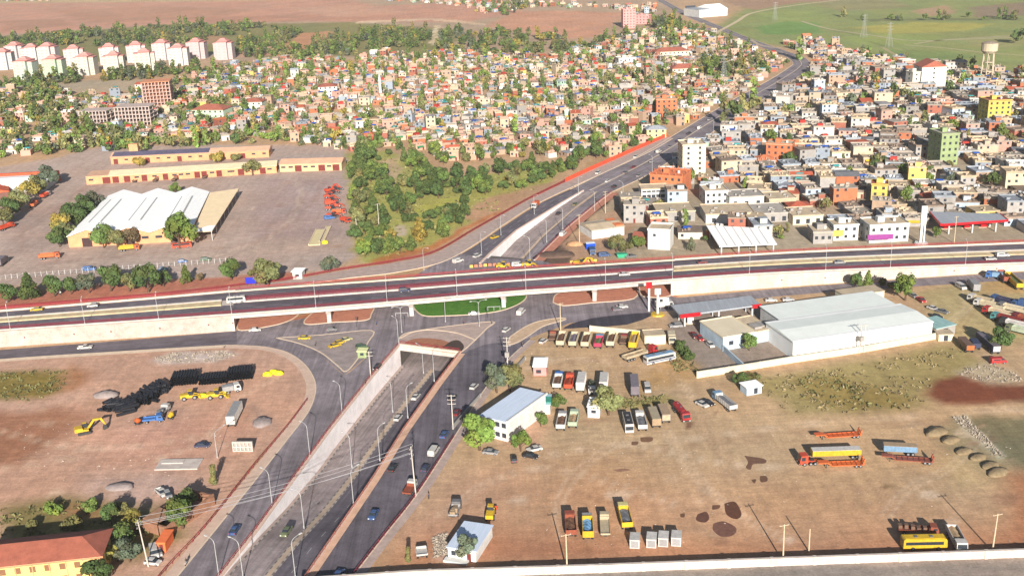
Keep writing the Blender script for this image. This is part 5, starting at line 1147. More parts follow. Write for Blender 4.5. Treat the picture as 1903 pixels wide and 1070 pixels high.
# lower left
t, L = rectb('yellow_building', 'long yellow building with red hipped roof in the lower left corner', 'building', (-70,1058), (184,1031), 11, 7.0, None, 'the yellow building')
walls(t, L, 11, 7, M('wall_warm_yellow', S(250,218,140,.62), var=.08, scale=.3)); hip(t, L, 11, 7, 2.3, TILE, ov=.9)
MB().add([(-1.0,-.95,6.85),(L+1,-.95,6.85),(L+1,-.75,7.1),(-1,-.75,7.1)], [(0,1,2,3)]).build('gutter', ORW, t)
for k in range(9): win(t, 1.8+k*(L-3.6)/8, 5.2, 1.3, 1.5, m=M('window_brown', S(150,110,80,.6), var=.3, scale=2)); win(t, 1.8+k*(L-3.6)/8, 2.0, 1.3, 1.5, m=M('window_brown', S(150,110,80,.6)))
for k in range(1, 8): MB().box(k*L/8-.1, k*L/8+.1, -.12, -.002, 0, 6.8).build('pilaster', ORW, t)
def ruin():
    a = G(266,984); t = thing('ruined_house', 'roofless brown mud walled ruined house beside the left frontage road', 'house', a, rad(62)); LAND.append(('the ruined house', a.x, a.y)); OCC.append((a.x, a.y, 12))
    m = M('mud_wall', S(168,122,96,.66), var=.25, scale=.6, fine=.15)
    MB().prof([(0,0),(17,0),(17,2.6),(13,3.2),(9,2.4),(5,3.0),(0,2.8)], -.3, .3).build('side_wall', m, t); MB().prof([(0,0),(17,0),(17,3.2),(10,2.6),(4,3.2),(0,2.6)], -8.3, -7.7).build('side_wall', m, t)
    MB().box(-.3,.3,-7.7,-.3,0,2.8).build('end_wall', m, t); MB().box(16.7,17.3,-7.7,-.3,0,2.6).build('end_wall', m, t); MB().box(8,8.5,-7.7,-.3,0,2.2).build('inner_wall', m, t)
    MB().add([(.3,-5,2.7),(6,-5,2.7),(6,-.2,3.1),(.3,-.2,3.1),(.3,-5,2.9),(6,-5,2.9),(6,-.2,3.3),(.3,-.2,3.3)], [(0,3,2,1),(4,5,6,7),(0,1,5,4),(1,2,6,5),(2,3,7,6),(3,0,4,7)]).build('roof_remnant', M('mud_roof', S(176,134,106,.66), var=.25, scale=.6), t)
ruin()
t, L = rectb('orange_hut', 'narrow orange hut below the ruined house by the frontage road', 'hut', (291,1008), (306,1008), 5.5, 2.6); walls(t, L, 5.5, 2.6, M('wall_bright_orange', S(238,116,66), var=.1)); flat_roof(t, L, 5.5, 2.6, M('roof_bright_orange', S(240,124,74), var=.12), par=0); win(t, L*.5, 1.1, .9, 2.0, m=DOORR, name='door')
t, L = rectb('blue_roof_building', 'white two storey building with pale blue roof beside the right road', 'building', (894.5,772), (942,784), 22, 6.2, None, 'the blue roofed building')
d_ = G(942,718,6.2)-G(894.5,772,6.2); D_ = d_.xy.length
walls(t, L, D_, 6.2, WHW); flat_roof(t, L, D_, 6.2, SHEETB, ov=.5, par=.0); mb = MB().box(L+.1, L+.5, -.5, D_+.5, 6.42, 6.8); mb.build('parapet', WHW, t); wins(t, L, D_, 6.2, 2, 4, 1.4, 1.4)
t, L = rectb('turquoise_shelter', 'small shelter with turquoise roof beside the blue roofed building', 'shelter', (999,752), (1022,752), 7, 3); walls(t, L, 7, 3, WHW); flat_roof(t, L, 7, 3, M('roof_turquoise_pale', S(170,206,210), var=.15), par=0); MB().box(.5, 4, 1, 5, 3.23, 3.4).build('tarpaulin', M('tarp_green', S(70,160,140), var=.2), t)
t, L = rectb('blue_roof_shed', 'small white shed with pale blue roof near the boundary wall', 'shed', (832,1016), (884,1024), 9.5, 3.0, None, 'the blue roofed shed')
D_ = (G(858,969,3)-G(832,1016,3)).xy.length; walls(t, L, D_, 3, WHW); flat_roof(t, L, D_, 3, SHEETB, ov=.3, par=0); MB().box(-.6, L*.75, -1.8, -.002, 0, .5).build('step', WHW, t)
for f in (.2, .48): win(t, L*f, 1.7, 1.1, 1.2)
win(t, L*.75, 1.1, 1.0, 2.1, m=DOORR, name='door')
# white warehouse
t, L = rectb('white_warehouse', 'large white warehouse with plain pale roof beside the scrub on the right', 'warehouse', (1474.5,634), (1733.5,597), 30, 6.4, None, 'the white warehouse')
D1 = (G(1431,597,6.4)-G(1474.5,634,6.4)).xy.length; ROOFPG = M('roof_pale_green', S(224,228,222,.92), var=.06, scale=.22, fine=.05, rough=.6); walls(t, L, D1, 6.4, M('wall_bright_white', (.72,.72,.71), var=.06, scale=.2)); gable(t, L, D1, 6.4, .5, ROOFPG, ov=.3)
walls(t, L*.86, 16, 5.6, WHW, x0=L*.12, y0=D1+.01, name='rear_hall'); MB().box(L*.12-.3, L*.98+.3, D1+.45, D1+16.4, 5.6, 5.85).build('rear_roof', ROOFPG, t)
walls(t, 16, 7, 5.0, CRW, x0=L*.78, y0=D1+16.6, name='rear_annex'); MB().box(L*.78-.2, L*.78+16.2, D1+16.45, D1+23.8, 5.0, 5.2).build('rear_annex_roof', FLATT, t)
for k in range(1, 9): MB().box(k*L/9-.06, k*L/9+.06, -.1, -.002, 0, 6.05).build('wall_joint', WHW, t)
t, L = rectb('lean_to', 'low lean-to with faded turquoise roof at the right end of the white warehouse', 'shed', (1740,611), (1776,603), 9, 3.2); walls(t, L, 9, 3.2, GYW); flat_roof(t, L, 9, 3.2, M('roof_teal_faded', S(150,186,184), var=.2, scale=.6), par=0); win(t, L*.5, 1.5, 2, 2.2, name='door')
t, L = rectb('cream_hut', 'tiny cream hut with open front at the corner of the white warehouse', 'hut', (1745,622), (1772,621), 4, 2.4); walls(t, L, 4, 2.4, CRW); flat_roof(t, L, 4, 2.4, FLATT, par=0); win(t, L*.5, 1.1, 1.4, 2.0, name='door')
t, L = rectb('flat_building', 'low flat building with sand roof and pale blue front beside the fuel station', 'building', (1344,628), (1404,618), 16, 4.6, None, 'the flat sand roofed building')
D1 = (G(1311,597,4.6)-G(1344,628,4.6)).xy.length; walls(t, L, D1, 4.6, LBW); flat_roof(t, L, D1, 4.6, M('roof_sandy', S(226,212,184), var=.08, scale=.2), ov=.2, par=.3)
for f in (.25, .6): win(t, L*f, 2.4, 1.6, 1.4)
t, L = rectb('service_block', 'low block with grey and cream roofs joining the flat building to the warehouse', 'building', (1404,618), (1436,612), 14, 4.0); walls(t, L, 14, 4, LBW); flat_roof(t, L, 14, 4, FLATT, par=.3); MB().box(1, 4, 2, 6, 4.25, 5.0).build('roof_unit', GYW, t); MB().box(4.6, 6.6, 3, 7, 4.25, 4.7).build('roof_unit', GYW, t)
# fuel station, right of the junction
def canopy(label, quad, h, th, roofm, fascia_idx, posts, name='fuel_canopy', slope=0, fm=REDF):
    P = [G(x, y, h) for x, y in quad]; c = sum(P, Vector())/4; t = thing(name, label, 'canopy', Vector((c.x, c.y, 0))); Pl = [Vector((p.x-c.x, p.y-c.y, 0)) for p in P]
    poly = [(p.x, p.y) for p in Pl]; 
    if sum(poly[i][0]*poly[(i+1)%4][1]-poly[(i+1)%4][0]*poly[i][1] for i in range(4)) < 0: poly.reverse()
    MB().prism(poly, h-th, h).build('roof', roofm, t)
    for i in fascia_idx:
        a, b = Pl[i], Pl[(i+1) % 4]; d = (b-a).normalized(); n_ = Vector((d.y, -d.x, 0)); n_ = n_ if n_.dot(a+b) > 0 else -n_
        mb = MB(); mb.add([tuple(p+Vector((0,0,z))) for z in (h-th-.15, h+.25) for p in (a+n_*.01, b+n_*.01, b+n_*.35, a+n_*.35)], [(0,3,2,1),(4,5,6,7),(0,1,5,4),(1,2,6,5),(2,3,7,6),(3,0,4,7)]); mb.build('fascia', fm, t)
    for u, v in posts:
        p = Pl[3].lerp(Pl[2], u).lerp(Pl[0].lerp(Pl[1], u), v); MB().box(-.3,.3,-.3,.3,0,h-th).build('post', STEELW, t, loc=(p.x, p.y, 0))
    k = max(1, int((P[1]-P[0]).length/6))
    for i in range(k): q_ = (P[0].lerp(P[1], (i+.5)/k)+P[3].lerp(P[2], (i+.5)/k))/2; OCC.append((q_.x, q_.y, 8))
    return t
t = canopy('long grey fuel station canopy with red ends beside the truck lot', [(1247,567),(1395,549),(1414,566),(1264,586)], 5.2, .5, SHEETG, (), [(u, v) for u in (.08,.5,.92) for v in (.2,.8)])
LAND.append(('the grey fuel canopy', t.location.x, t.location.y))
P = [G(x, y, 5.2) for x, y in ((1264,586),(1301,581.5),(1398,568),(1414,566))]
for a, b in ((0,1),(2,3)):
    A_, B_ = P[a]-t.location, P[b]-t.location; MB().box(0, (B_-A_).xy.length, -.5, -.02, 4.3, 5.6).build('red_sign_board', REDF, t, loc=(A_.x, A_.y, 0), rz=math.atan2(B_.y-A_.y, B_.x-A_.x))
def pump(px, py, c, lab, w=1.0):
    t = thing('fuel_pump', lab, 'fuel pump', G(px, py)); MB().box(-w,w,-.8,.8,0,.15).build('plinth', KERB, t); MB().box(-w*.6,w*.6,-.35,.35,.15,1.9).build('cabinet', c, t); MB().box(-w*.62,w*.62,-.4,.4,1.9,2.3).build('top_sign', WHW, t)
pump(1283,601,WHW,'white fuel pump cabinet under the red end of the grey canopy',1.8)
def price_sign(px, py, h, lab, top, base=None):
    t = thing('price_sign', lab, 'sign', G(px, py)); MB().box(-.35,.35,-.3,.3,0,h).build('post', WHW, t); MB().box(-1.1,1.1,-.35,.35,h,h+2.2).build('panel', top, t)
    if base: MB().cyl((0,0,0),(0,0,.6),2.6,2.4,16).build('base', base, t)
    return t
price_sign(1222,585,8,'white fuel price sign on a round yellow base beside the grey canopy',WHW,P_('yellow')); price_sign(1206,578,9,'tall red and white sign post between the road and the grey canopy',REDF)
t = thing('price_board', 'white price board with dark panels behind the yellow sign base', 'sign', G(1233,574)); MB().box(-2,2,-.2,.2,1,4.4).build('panel', WHW, t); MB().box(-1.5,-.3,-.26,-.21,1.4,4).build('display', WIN, t); MB().box(-2,-1.8,-.15,.15,0,1).build('post', STEELW, t); MB().box(1.8,2,-.15,.15,0,1).build('post', STEELW, t)
t, L = rectb('cream_container', 'cream sided container standing at the end of the tipping trailer row', 'container', (1198,626), (1237,624), 6, 3.0); walls(t, L, 6, 3, CRW); flat_roof(t, L, 6, 3, FLATT, ov=.05, par=.2)
# north fuel station
t = canopy('fuel station canopy with red fascia and grey roof beyond the overpass', [(1728,393),(1858,397),(1873,409),(1749,417)], 5.5, .6, SHEETG, (2,1,3), [(u, .15) for u in (.15,.5,.85)]+[(u, .8) for u in (.15,.5,.85)])
LAND.append(('the red fuel canopy', t.location.x, t.location.y))
for i, px in enumerate((1759,1796,1828)): pump(px, 425-i*1.5, REDF, 'red fuel pump block, %s of three under the red fascia canopy' % ('leftmost','middle one','rightmost')[i], 2.4)
t = thing('pylon_sign', 'tall white pylon sign left of the red fuel canopy', 'sign', G(1710,454)); LAND.append(('the white pylon sign', t.location.x, t.location.y))
MB().box(-.5,.5,-.4,.4,0,12).build('post', WHW, t); MB().box(1.0,1.6,-.4,.4,0,9).build('post', WHW, t); MB().box(-.7,1.7,-.45,.45,9,17).build('panel', WHW, t); MB().cyl((.3,0,0),(.3,0,1),3.0,2.6,12).build('base', WHW, t)
t = canopy('white slatted canopy roof on white posts beside the far side of the overpass', [(1312,418),(1425,424),(1444,453),(1337,458)], 5.0, .35, SHEETW, (), [(u, .06) for u in (.05,.35,.65,.95)]+[(u, .9) for u in (.05,.5,.95)])
for k in range(1, 7):
    P = [G(*p, 5.0)-t.location for p in ((1312,418),(1425,424),(1444,453),(1337,458))]; a = P[0].lerp(P[1], k/7); b = P[3].lerp(P[2], k/7); MB().tube([(a.x,a.y,5.05),(b.x,b.y,5.05)], .09, 5).build('roof_rib', FLATG, t)
LAND.append(('the white slatted canopy', t.location.x, t.location.y))
# apartment houses and other marks of the town
def apartment(label, A, B, D, h, wm, roofm, floors, nx, side=2, land=None, name='apartment_block', rooft='flat', rise=2.5, wm2=None, group=None):
    t, L = rectb(name, label, 'building', A, B, D, h, group, land); walls(t, L, D, h, wm)
    if rooft == 'flat':
        flat_roof(t, L, D, h, roofm, par=.6, pm=wm); MB().box(L*.3, L*.3+3, D*.4, D*.4+3, h+.23, h+2.6).build('stair_head', wm, t)
        MB().cyl((L*.75, D*.5, h+.23), (L*.75, D*.5, h+1.6), .6, n=10).build('water_tank', WHW, t)
    elif rooft == 'gable': gable(t, L, D, h, rise, roofm, axis='y')
    else: hip(t, L, D, h, rise, roofm)
    wins(t, L, D, h, floors, nx, 1.3, 1.4, side); return t, L
apartment('tall cream apartment block at the edge of the motorway', (1269,272), (1312,270), 14, 17, CRW, FLATT, 6, 2, 3, 'the cream apartment block')
t, L = rectb('commercial_building', 'long white low commercial building below the orange brick building by the motorway', 'building', (1192,353), (1263,350), 10, 5.5, None, 'the long white building'); walls(t, L, 10, 5.5, WHW); flat_roof(t, L, 10, 5.5, FLATT, par=.4)
for k in range(8): win(t, 1.5+k*(L-3)/7, 2.0, 2.0, 1.6); win(t, 1.5+k*(L-3)/7, 4.5, 2.0, .8)
t, L = apartment('bare orange brick block with flat top behind the long white building', (1208,326), (1268,330), 16, 9.5, BRW, M('roof_brick_orange', S(226,132,90,.75), var=.25, scale=.4, fine=.15), 3, 5, 3, 'the orange brick block'); 
mb = MB(); [mb.box(L*k/5-.15, L*k/5+.15, 8*j-.15+.2, 8*j+.15+.2, 9.75, 11.5) for k in range(6) for j in range(3)]; mb.build('column_stub', BRW, t)
t, L = rectb('tall_white_house', 'tall white rendered house with blank side wall near the end of the road works', 'house', (1204,428), (1245,430), 10, 8.5, None, 'the tall white house'); walls(t, L, 10, 8.5, WHW); flat_roof(t, L, 10, 8.5, FLATT, par=.8, pm=WHW); win(t, L*.3, 6.5, 1.2, 1.2)
t, L = rectb('pink_house', 'small pink house with red roof left of the tall white house', 'house', (1176,440), (1203,441), 9, 3.6, None, 'the pink house'); walls(t, L, 9, 3.6, PKW); gable(t, L, 9, 3.6, 1.2, TILE); [win(t, L*f, 1.8, 1.2, 1.2) for f in (.3, .7)]
t, L = rectb('long_shed', 'grey roofed shed with orange front strip beside the motorway slip road', 'shed', (1100,428), (1160,420), 14, 4.2, None, 'the grey shed'); walls(t, L, 14, 4.2, WHW); gable(t, L, 14, 4.2, 1.0, FLATT); MB().box(L*.75, L, .5, 13, 4.6, 4.9).build('orange_strip', M('roof_orange_b', S(226,128,82), var=.15), t)
apartment('pale green apartment block with white windows right of the middle of the town', (1751,251), (1784,249), 15, 17, GRW, FLATG, 5, 3, 3, 'the green apartment block')
apartment('bright yellow apartment block with dark red parapet at the right edge of the town', (1838,189), (1881,187), 14, 15, YLW, TILE, 5, 4, 3, 'the yellow apartment block')
apartment('large white apartment house with broken red gable roof near the water tower', (1714,125), (1760,123), 16, 17, M('wall_ivory', S(248,242,226,.6), var=.1), TILE, 5, 1, 1, 'the white apartment house', rooft='gable', rise=4.5)
apartment('narrow white wing house left of the large white apartment house', (1697,136), (1711,135), 10, 13, M('wall_ivory', S(248,242,226,.6)), FLATT, 4, 1, 1)
apartment('yellow house with red top storey and white foot in the middle of the town', (1620,344), (1650,345), 9, 9, YLW, TILE, 3, 2, 2, 'the yellow and red house', name='tall_house')
apartment('orange brick apartment house with pale window frames above the motorway queue', (1424,268), (1472,270), 11, 10, BRW, FLATT, 3, 4, 2, 'the brick apartment house')
apartment('white and green shop house with purple ground floor beside the overpass', (1617,421), (1690,417), 12, 7.5, WHW, FLATT, 2, 5, 2, 'the purple shop house', name='shop_house')
apartment('low shop house with yellow sign and blue awning beside the overpass', (1550,421), (1596,419), 10, 6.5, WHW, FLATT, 2, 3, 1, 'the yellow sign shop', name='shop_house')
apartment('grey flat shop house with dark awning beside the overpass', (1512,433), (1548,432), 11, 5, GYW, FLATT, 1, 3, 1, 'the grey shop', name='shop_house')
for px, py, w, hgt, c, lab in ((1557,433,4.5,2.6,YLW,'yellow shop sign'),(1636,440,11,2.2,M('shop_purple', S(150,70,140), var=.1),'purple shop front')):
    p = G(px, py, 4); t = thing('shop_sign', lab+' board on the front of a shop house by the overpass', 'sign', p); MB().box(-w/2,w/2,-.4,-.05,-hgt/2,hgt/2).build('panel', c, t); MB().box(-w/2+.2,w/2-.2,-.05,.6,-.1,.1).build('bracket', DARKST, t)
for A_, B_, D_, h_, wm_, rm_, lab in (((1312,400),(1402,397),18,4.2,WHW,FLATT,'long low white hall with tan flat roof right behind the slatted canopy'),((1406,399),(1468,396),18,4.0,GYW,FLATG,'low grey hall with flat roof right of the long white hall'),((1474,403),(1530,400),15,4.0,CRW,FLATT,'low cream hall with flat roof behind the grey shop'),((1356,368),(1420,365),14,4.6,WHW,FLATG,'white walled hall with grey flat roof beside the white shop block'),((1222,396),(1292,393),16,4.6,GYW,FLATT,'low grey hall with cluttered tan roof below the long white building'),((1430,372),(1480,369),14,4.0,TNW,FLATT,'tan hall with flat roof in the lower middle of the town')):
    t, L = rectb('market_hall', lab, 'hall', A_, B_, D_, h_, 'low flat roofed halls of the town'); walls(t, L, D_, h_, wm_); r_ = flat_roof(t, L, D_, h_, rm_, par=.4)
    for k in range(6): x = R.uniform(1, L-2); y = R.uniform(1, D_-2); MB().box(x, x+R.uniform(.5,1.8), y, y+R.uniform(.5,1.5), h_+.225, h_+R.uniform(.6,1.4)).build('roof_unit', GYW, r_)
    for k in range(3): win(t, L*(k+.5)/3, 1.6, 1.8, 2.2, name='door')
apartment('white two storey shop building with dark side gap by the slatted canopy', (1311,358), (1353,356), 14, 6.5, WHW, FLATT, 2, 4, 2, 'the white shop block', name='shop_house')
apartment('orange brick block with many windows left of the motorway', (1220,186), (1258,185), 12, 12, BRW, FLATT, 4, 4, 2, 'the brick block left of the motorway')
apartment('cream villa with grey hipped roof close to the motorway', (1202,241), (1238,240), 10, 5.5, wallm('butter', (250,232,160)), SHEETG, 2, 3, 1, 'the cream villa', name='villa', rooft='hip', rise=1.8)
apartment('pink tower block alone at the far end of the town', (1158,19), (1181,18), 14, 22, PKW, PKW, 7, 4, 2, 'the pink tower')
apartment('pinkish low wing beside the pink tower block', (1181,30), (1206,30), 12, 10, PKW, PKW, 3, 4, 1)
apartment('long cream school building with red roof in the far town', (1218,97), (1280,94), 14, 8, CRW, TILE, 2, 8, 1, 'the cream school', name='school', rooft='hip', rise=3)
apartment('second cream building with red roof below the school', (1250,128), (1298,126), 13, 7, CRW, TILE, 2, 6, 1, name='school', rooft='hip', rise=3)
apartment('white flat roofed block among trees between school and motorway', (1150,110), (1182,108), 12, 7, WHW, FLATT, 2, 4, 1)
t, L = rectb('sports_hall', 'white sports hall with dark roof slot at the far end of the motorway', 'hall', (1300,20), (1352,16), 40, 9, None, 'the white sports hall'); walls(t, L, 40, 9, WHW); gable(t, L*.55, 40, 9, 5, SHEETW, x0=L*.45); MB().box(0, L*.43, 2, 38, 9.01, 9.6).build('flat_roof', SHEETG, t); MB().box(2, L*.4, 38.5, 39.8, 9, 12).build('dark_stand', WIN, t)
apartment('white cube house with red roof near the minaret', (591,162), (626,160), 13, 9, WHW, TILE, 3, 4, 2, 'the white cube house', name='house', rooft='hip', rise=2)
apartment('long pale green hall with red roof left of the middle of the far town', (356,204), (414,204), 16, 7, wallm('mint', (206,230,196)), TILE, 2, 6, 2, 'the mint hall', name='hall', rooft='hip', rise=3)
apartment('white and orange building with flat roof right of the mint hall', (445,190), (486,189), 12, 7, wallm('ivory_green', (232,238,210)), TILE, 2, 4, 1, name='building', rooft='hip', rise=2)
# estate of towers
ti = 0
TOW = [(42,150,118,'pale green'),(97,146,112,'light green'),(156,141,113,'cream'),(212,139,111,'cream'),(271,133,106,'cream'),(331,123,93,'ivory'),(139,124,92,'pale pink'),(205,121,93,'ivory'),(255,117,90,'pale pink'),(300,113,85,'pale pink'),(363,111,82,'rose'),(414,112,81,'rose'),(25,117,95,'pale pink'),(86,119,93,'pale pink'),(5,131,107,'grey blue'),(60,121,100,'ivory')]
TC = {'pale green':(206,236,200),'light green':(186,232,170),'cream':(250,240,206),'ivory':(246,242,232),'pale pink':(240,214,214),'rose':(238,190,190),'grey blue':(206,214,224)}
WHERE = ['front row, next to the dark shadow at the left edge','front row, second from the left edge','front row, left of the two cream ones','front row, right of the two cream twins','front row, broad, above the skeleton building','front row, farthest right','behind the left cream tower','behind the second cream tower','behind the broad cream tower','left of the ivory tower at the right','right of the ivory tower','standing alone, rightmost of all','back row, leftmost','back row, above the light green tower','cut by the left edge','between the two green towers']
def tower(px, yb, yt, c, lab):
    a = G(px, yb); b = G(px, yt, 0); h = 18.5; s = 20.0
    t = thing('tower_block', lab, 'building', a, R.uniform(-.12,.25), 'white tower blocks of the far housing estate'); wm = M('wall_tower_'+c.replace(' ','_'), S(*[(v+244)/2 for v in TC[c]], .47), var=.08, scale=.1)
    OCC.append((a.x, a.y+8, 16)); w = s/2
    MB().box(-w*.55, w*.55, 0, 20, 0, h).box(-w, w, 4, 16, 0, h-1.2).build('walls', wm, t)
    MB().box(-w*.6, w*.6, -.4, 20.4, h, h+.4).box(-w*1.03, w*1.03, 3.7, 16.3, h-1.2, h-.8).build('roof', M('tower_roof', S(214,140,132), var=.15), t)
    MB().frus((-6,6,4,16,h+.4),(-1.5,1.5,8,12,h+3.6)).build('hat_roof', MC['tower_roof'], t); MB().box(-3, 3, 7, 13, h+.4, h+3).build('lift_house', wm, t)
    for k in range(6):
        for x, y in ((-w*.28,-.02),(w*.28,-.02),(-w*.8,3.98),(w*.8,3.98)): win(t, x, 2+k*3.05, 2.0, 1.3, m=M('tower_window', S(196,186,176,.6), var=.2)).location.y = y
for (px, yb, yt, c), wh in zip(TOW, WHERE): tower(px, yb, yt, c, c+' tower block, '+wh)
LAND.append(('the tower blocks', G(200,130).x, G(200,130).y))
def skeleton(label, A, B, D, h, floors, nx, m, infill=None, roofm=None, land=None):
    t, L = rectb('unfinished_building', label, 'building', A, B, D, h, 'buildings under construction', land); fh = h/floors; nd = max(2, int(D/6))
    for f in range(1, floors+1): MB().box(-.6, L+.6, -.6, D+.6, fh*f-.35, fh*f).build('floor_slab', m if f < floors or not roofm else roofm, t)
    cm = MB().box(-.3,.3,-.3,.3,0,h-.36).data('column', m)
    for i in range(nx+1):
        for j in (0, nd): link('column', cm, t, (L*i/nx, D*j/nd, 0))
    for j in range(1, nd):
        for i in (0, nx): link('column', cm, t, (L*i/nx, D*j/nd, 0))
    if infill:
        for f in range(floors):
            MB().box(2.5, L-2.5, 3.5, D-3.5, fh*f+.01, fh*(f+1)-.36).build('brick_infill', infill, t)
    return t
CF = M('raw_concrete', S(200,180,170), var=.15, scale=.4)
skeleton('tall unfinished brick and concrete tower with orange roof right of the housing estate', (262,154), (313,151), 18, 22, 8, 8, M('raw_concrete_rose', S(206,170,156), var=.15, scale=.4), M('infill_brick', S(176,116,88,.5), var=.3, scale=.5), M('roof_formwork', S(220,150,110), var=.2), 'the unfinished tower')
skeleton('grey concrete skeleton building without walls, left of the two', (146,207), (196,206), 14, 12, 4, 8, CF, None, None, 'the left skeleton building')
skeleton('grey concrete skeleton building without walls, right one below the unfinished tower', (212,200), (276,198), 16, 14, 5, 10, CF, None, None, 'the right skeleton building')
def minaret():
    a = G(708,186); t = thing('minaret', 'slim white minaret rising from the middle of the far town', 'minaret', a); LAND.append(('the minaret', a.x, a.y))
    MB().cyl((0,0,0),(0,0,18),1.3,1.0,12).build('shaft', WHW, t); MB().cyl((0,0,14),(0,0,15.4),1.0,1.9,12).build('balcony', WHW, t); MB().cyl((0,0,18),(0,0,23),1.2,.05,12).build('cone_roof', SHEETG, t)
minaret()
def water_tower():
    a = G(1833,149); t = thing('water_tower', 'concrete water tower on six legs at the upper right edge of the town', 'tower', a); LAND.append(('the water tower', a.x, a.y)); m = M('old_concrete', S(190,176,150), var=.2, scale=.3)
    for k in range(6):
        c, s = math.cos(k*math.pi/3), math.sin(k*math.pi/3); MB().cyl((c*5,s*5,0),(c*4,s*4,21),.55,.45,6).build('leg', m, t)
    for z in (7, 14): MB().cyl((0,0,z),(0,0,z+.6),4.7,4.6,6).build('ring_beam', m, t)
    MB().cyl((0,0,21),(0,0,23),4.2,6.2,18).cyl((0,0,23),(0,0,29),6.2,6.2,18).build('tank', m, t); MB().cyl((0,0,29),(0,0,30.2),6.5,2.5,18).build('roof', M('tank_roof', S(150,136,120), var=.2), t)
water_tower()
# huts and shops in the truck lot
t, L = rectb('lot_hut', 'white walled hut with pink base and flat roof at the left of the truck lot', 'hut', (991,681), (1015,681), 7, 3.2, None, 'the lot hut'); walls(t, L, 7, 3.2, PKW); flat_roof(t, L, 7, 3.2, SHEETW, ov=.3, par=0); win(t, L*.4, 1.5, 1.6, 1.2)
t, L = rectb('lot_kiosk', 'tiny white kiosk with dark window between the trees of the truck lot', 'kiosk', (1092,756), (1114,757), 6, 3.4); walls(t, L, 6, 3.4, WHW); flat_roof(t, L, 6, 3.4, SHEETW, ov=.2, par=.2); win(t, L*.5, 2.0, 1.4, 1.0)
t, L = rectb('lot_hut', 'small white hut beside the dark bush on the open dirt', 'hut', (1388,721), (1416,716), 4, 2.6, None, 'the bush hut'); walls(t, L, 4, 2.6, LBW); flat_roof(t, L, 4, 2.6, SHEETW, ov=.3, par=0); win(t, L*.6, 1.2, 1.2, 1.8, name='door')
t, L = rectb('yard_kiosk', 'small white cubic kiosk by the rail at the yard corner', 'kiosk', (543,505), (560,505), 4.5, 3.2); walls(t, L, 4.5, 3.2, WHW); flat_roof(t, L, 4.5, 3.2, SHEETW, ov=.5, par=0); win(t, L*.5, 1.6, 1.6, 1.0)
t, L = rectb('corner_kiosk', 'green and yellowish kiosk on the junction between taxis and black car', 'kiosk', (664,653), (680,653), 3, 2.4); walls(t, L, 3, 2.4, GRW); flat_roof(t, L, 3, 2.4, M('roof_lemon', S(230,232,170), var=.1), ov=.3, par=0); win(t, L*.5, 1.4, 1.2, .9)
for i, (px, py) in enumerate(((1180,1012),(1211,1011),(1233,1009),(1257,1008))):
    rz = heading(px, py, (3,-30)); t = thing('white_box', ('white box standing a little apart, leftmost of the four','white box second of the four, right of the gap','white box third of the four by the wall','white box rightmost of the four, next to the drainage dirt')[i], 'container', G(px, py), rz, 'small white containers at the lower edge'); MB().box(-1.7,1.7,-1.15,1.15,.1,2.3).build('body', P_('white'), t); MB().box(-1.75,1.75,-1.2,1.2,2.3,2.42).build('lid', P_('white'), t); MB().box(-1.74,-1.701,-.9,.9,.3,2.1).build('door', P_('silver'), t)
    for x in (-1.4, 1.4): MB().box(x-.15,x+.15,-1.0,1.0,0,.1).build('skid', CHAS, t)
t = thing('lattice_crate', 'pale lattice panel with two rows of square holes standing on the left lot', 'panel', G(452,838), rad(-4)); mb = MB()
for z in (0, 1.35, 2.75): mb.box(-2.9,2.9,-.25,.25,z,z+.25)
for k in range(6): mb.box(-2.9+k*1.1,-2.65+k*1.1,-.25,.25,.25,1.35); mb.box(-2.9+k*1.1,-2.65+k*1.1,-.25,.25,1.6,2.75)
mb.build('frame', CONC, t); MB().box(-2.9,2.9,.26,.5,0,3.0).build('backing', GYW, t)
# heaps, pipes, slabs
BLK = M('black_plastic', (.012,.013,.018), var=.4, scale=1.5, rough=.6)
def pipe_stack(px, py, d, lab, L, nx, nz, r=.42):
    rz = heading(px, py, d); t = thing('pipe_stack', lab, 'pipes', G(px, py), rz, 'black plastic pipes on the left lot'); pm = MB().cyl((0,-L/2,0),(0,L/2,0),r,n=10,cap=False).data('pipe', BLK)
    for k in range(nz):
        for i in range(nx-(k % 2)): o_ = link('pipe', pm, t, ((i-(nx-1-(k%2))/2)*2.04*r, R.uniform(-.2,.2)+(R.uniform(-1,1) if r > .45 else 0), r+k*r*1.75)); o_.rotation_euler = (R.uniform(-.12,.12), 0, R.uniform(-.7,.7)) if r > .45 else (0,0,0)
pipe_stack(344,709,(50,-4),'block of stacked black pipes, left one of the tidy stacks',6,10,4); pipe_stack(398,708,(50,-4),'lower block of stacked black pipes, middle of the tidy stacks',5,11,3); pipe_stack(447,700,(46,-4),'tall block of stacked black pipes, right one of the tidy stacks',5.5,10,4)
for px, py, d, lab, L, nx, nz in ((200,763,(20,-6),'lowest small heap of loose black pipes',2.6,4,2),(214,757,(30,4),'loose heap of black pipes next to the lowest one',3.4,5,3),(232,764,(20,14),'black pipe heap right above the excavator boom',6,6,3),(246,754,(20,-10),'black pipe heap in the middle of the loose row',5,6,3),(268,748,(26,-6),'black pipe heap behind the blue truck',5,6,3),(281,735,(24,-18),'black pipe heap higher up the row',6,5,3),(296,727,(24,-14),'uppermost loose black pipe heap by the tidy stacks',6,5,3)):
    pipe_stack(px, py, d, lab, L, nx, nz, .5)
def heap(name, px, py, rx, ry, h, m, lab, cat='heap', group=None, rz=0):
    t = thing(name, lab, cat, G(px, py), rz, group); MB().blob((0,0,0), rx, ry, h, 14, 8, .14, zmin=-.05).build('mound', m, t, smooth=True); return t
YP = M('yellow_sheet', S(250,232,40,.8), var=.15, scale=1, rough=.5)
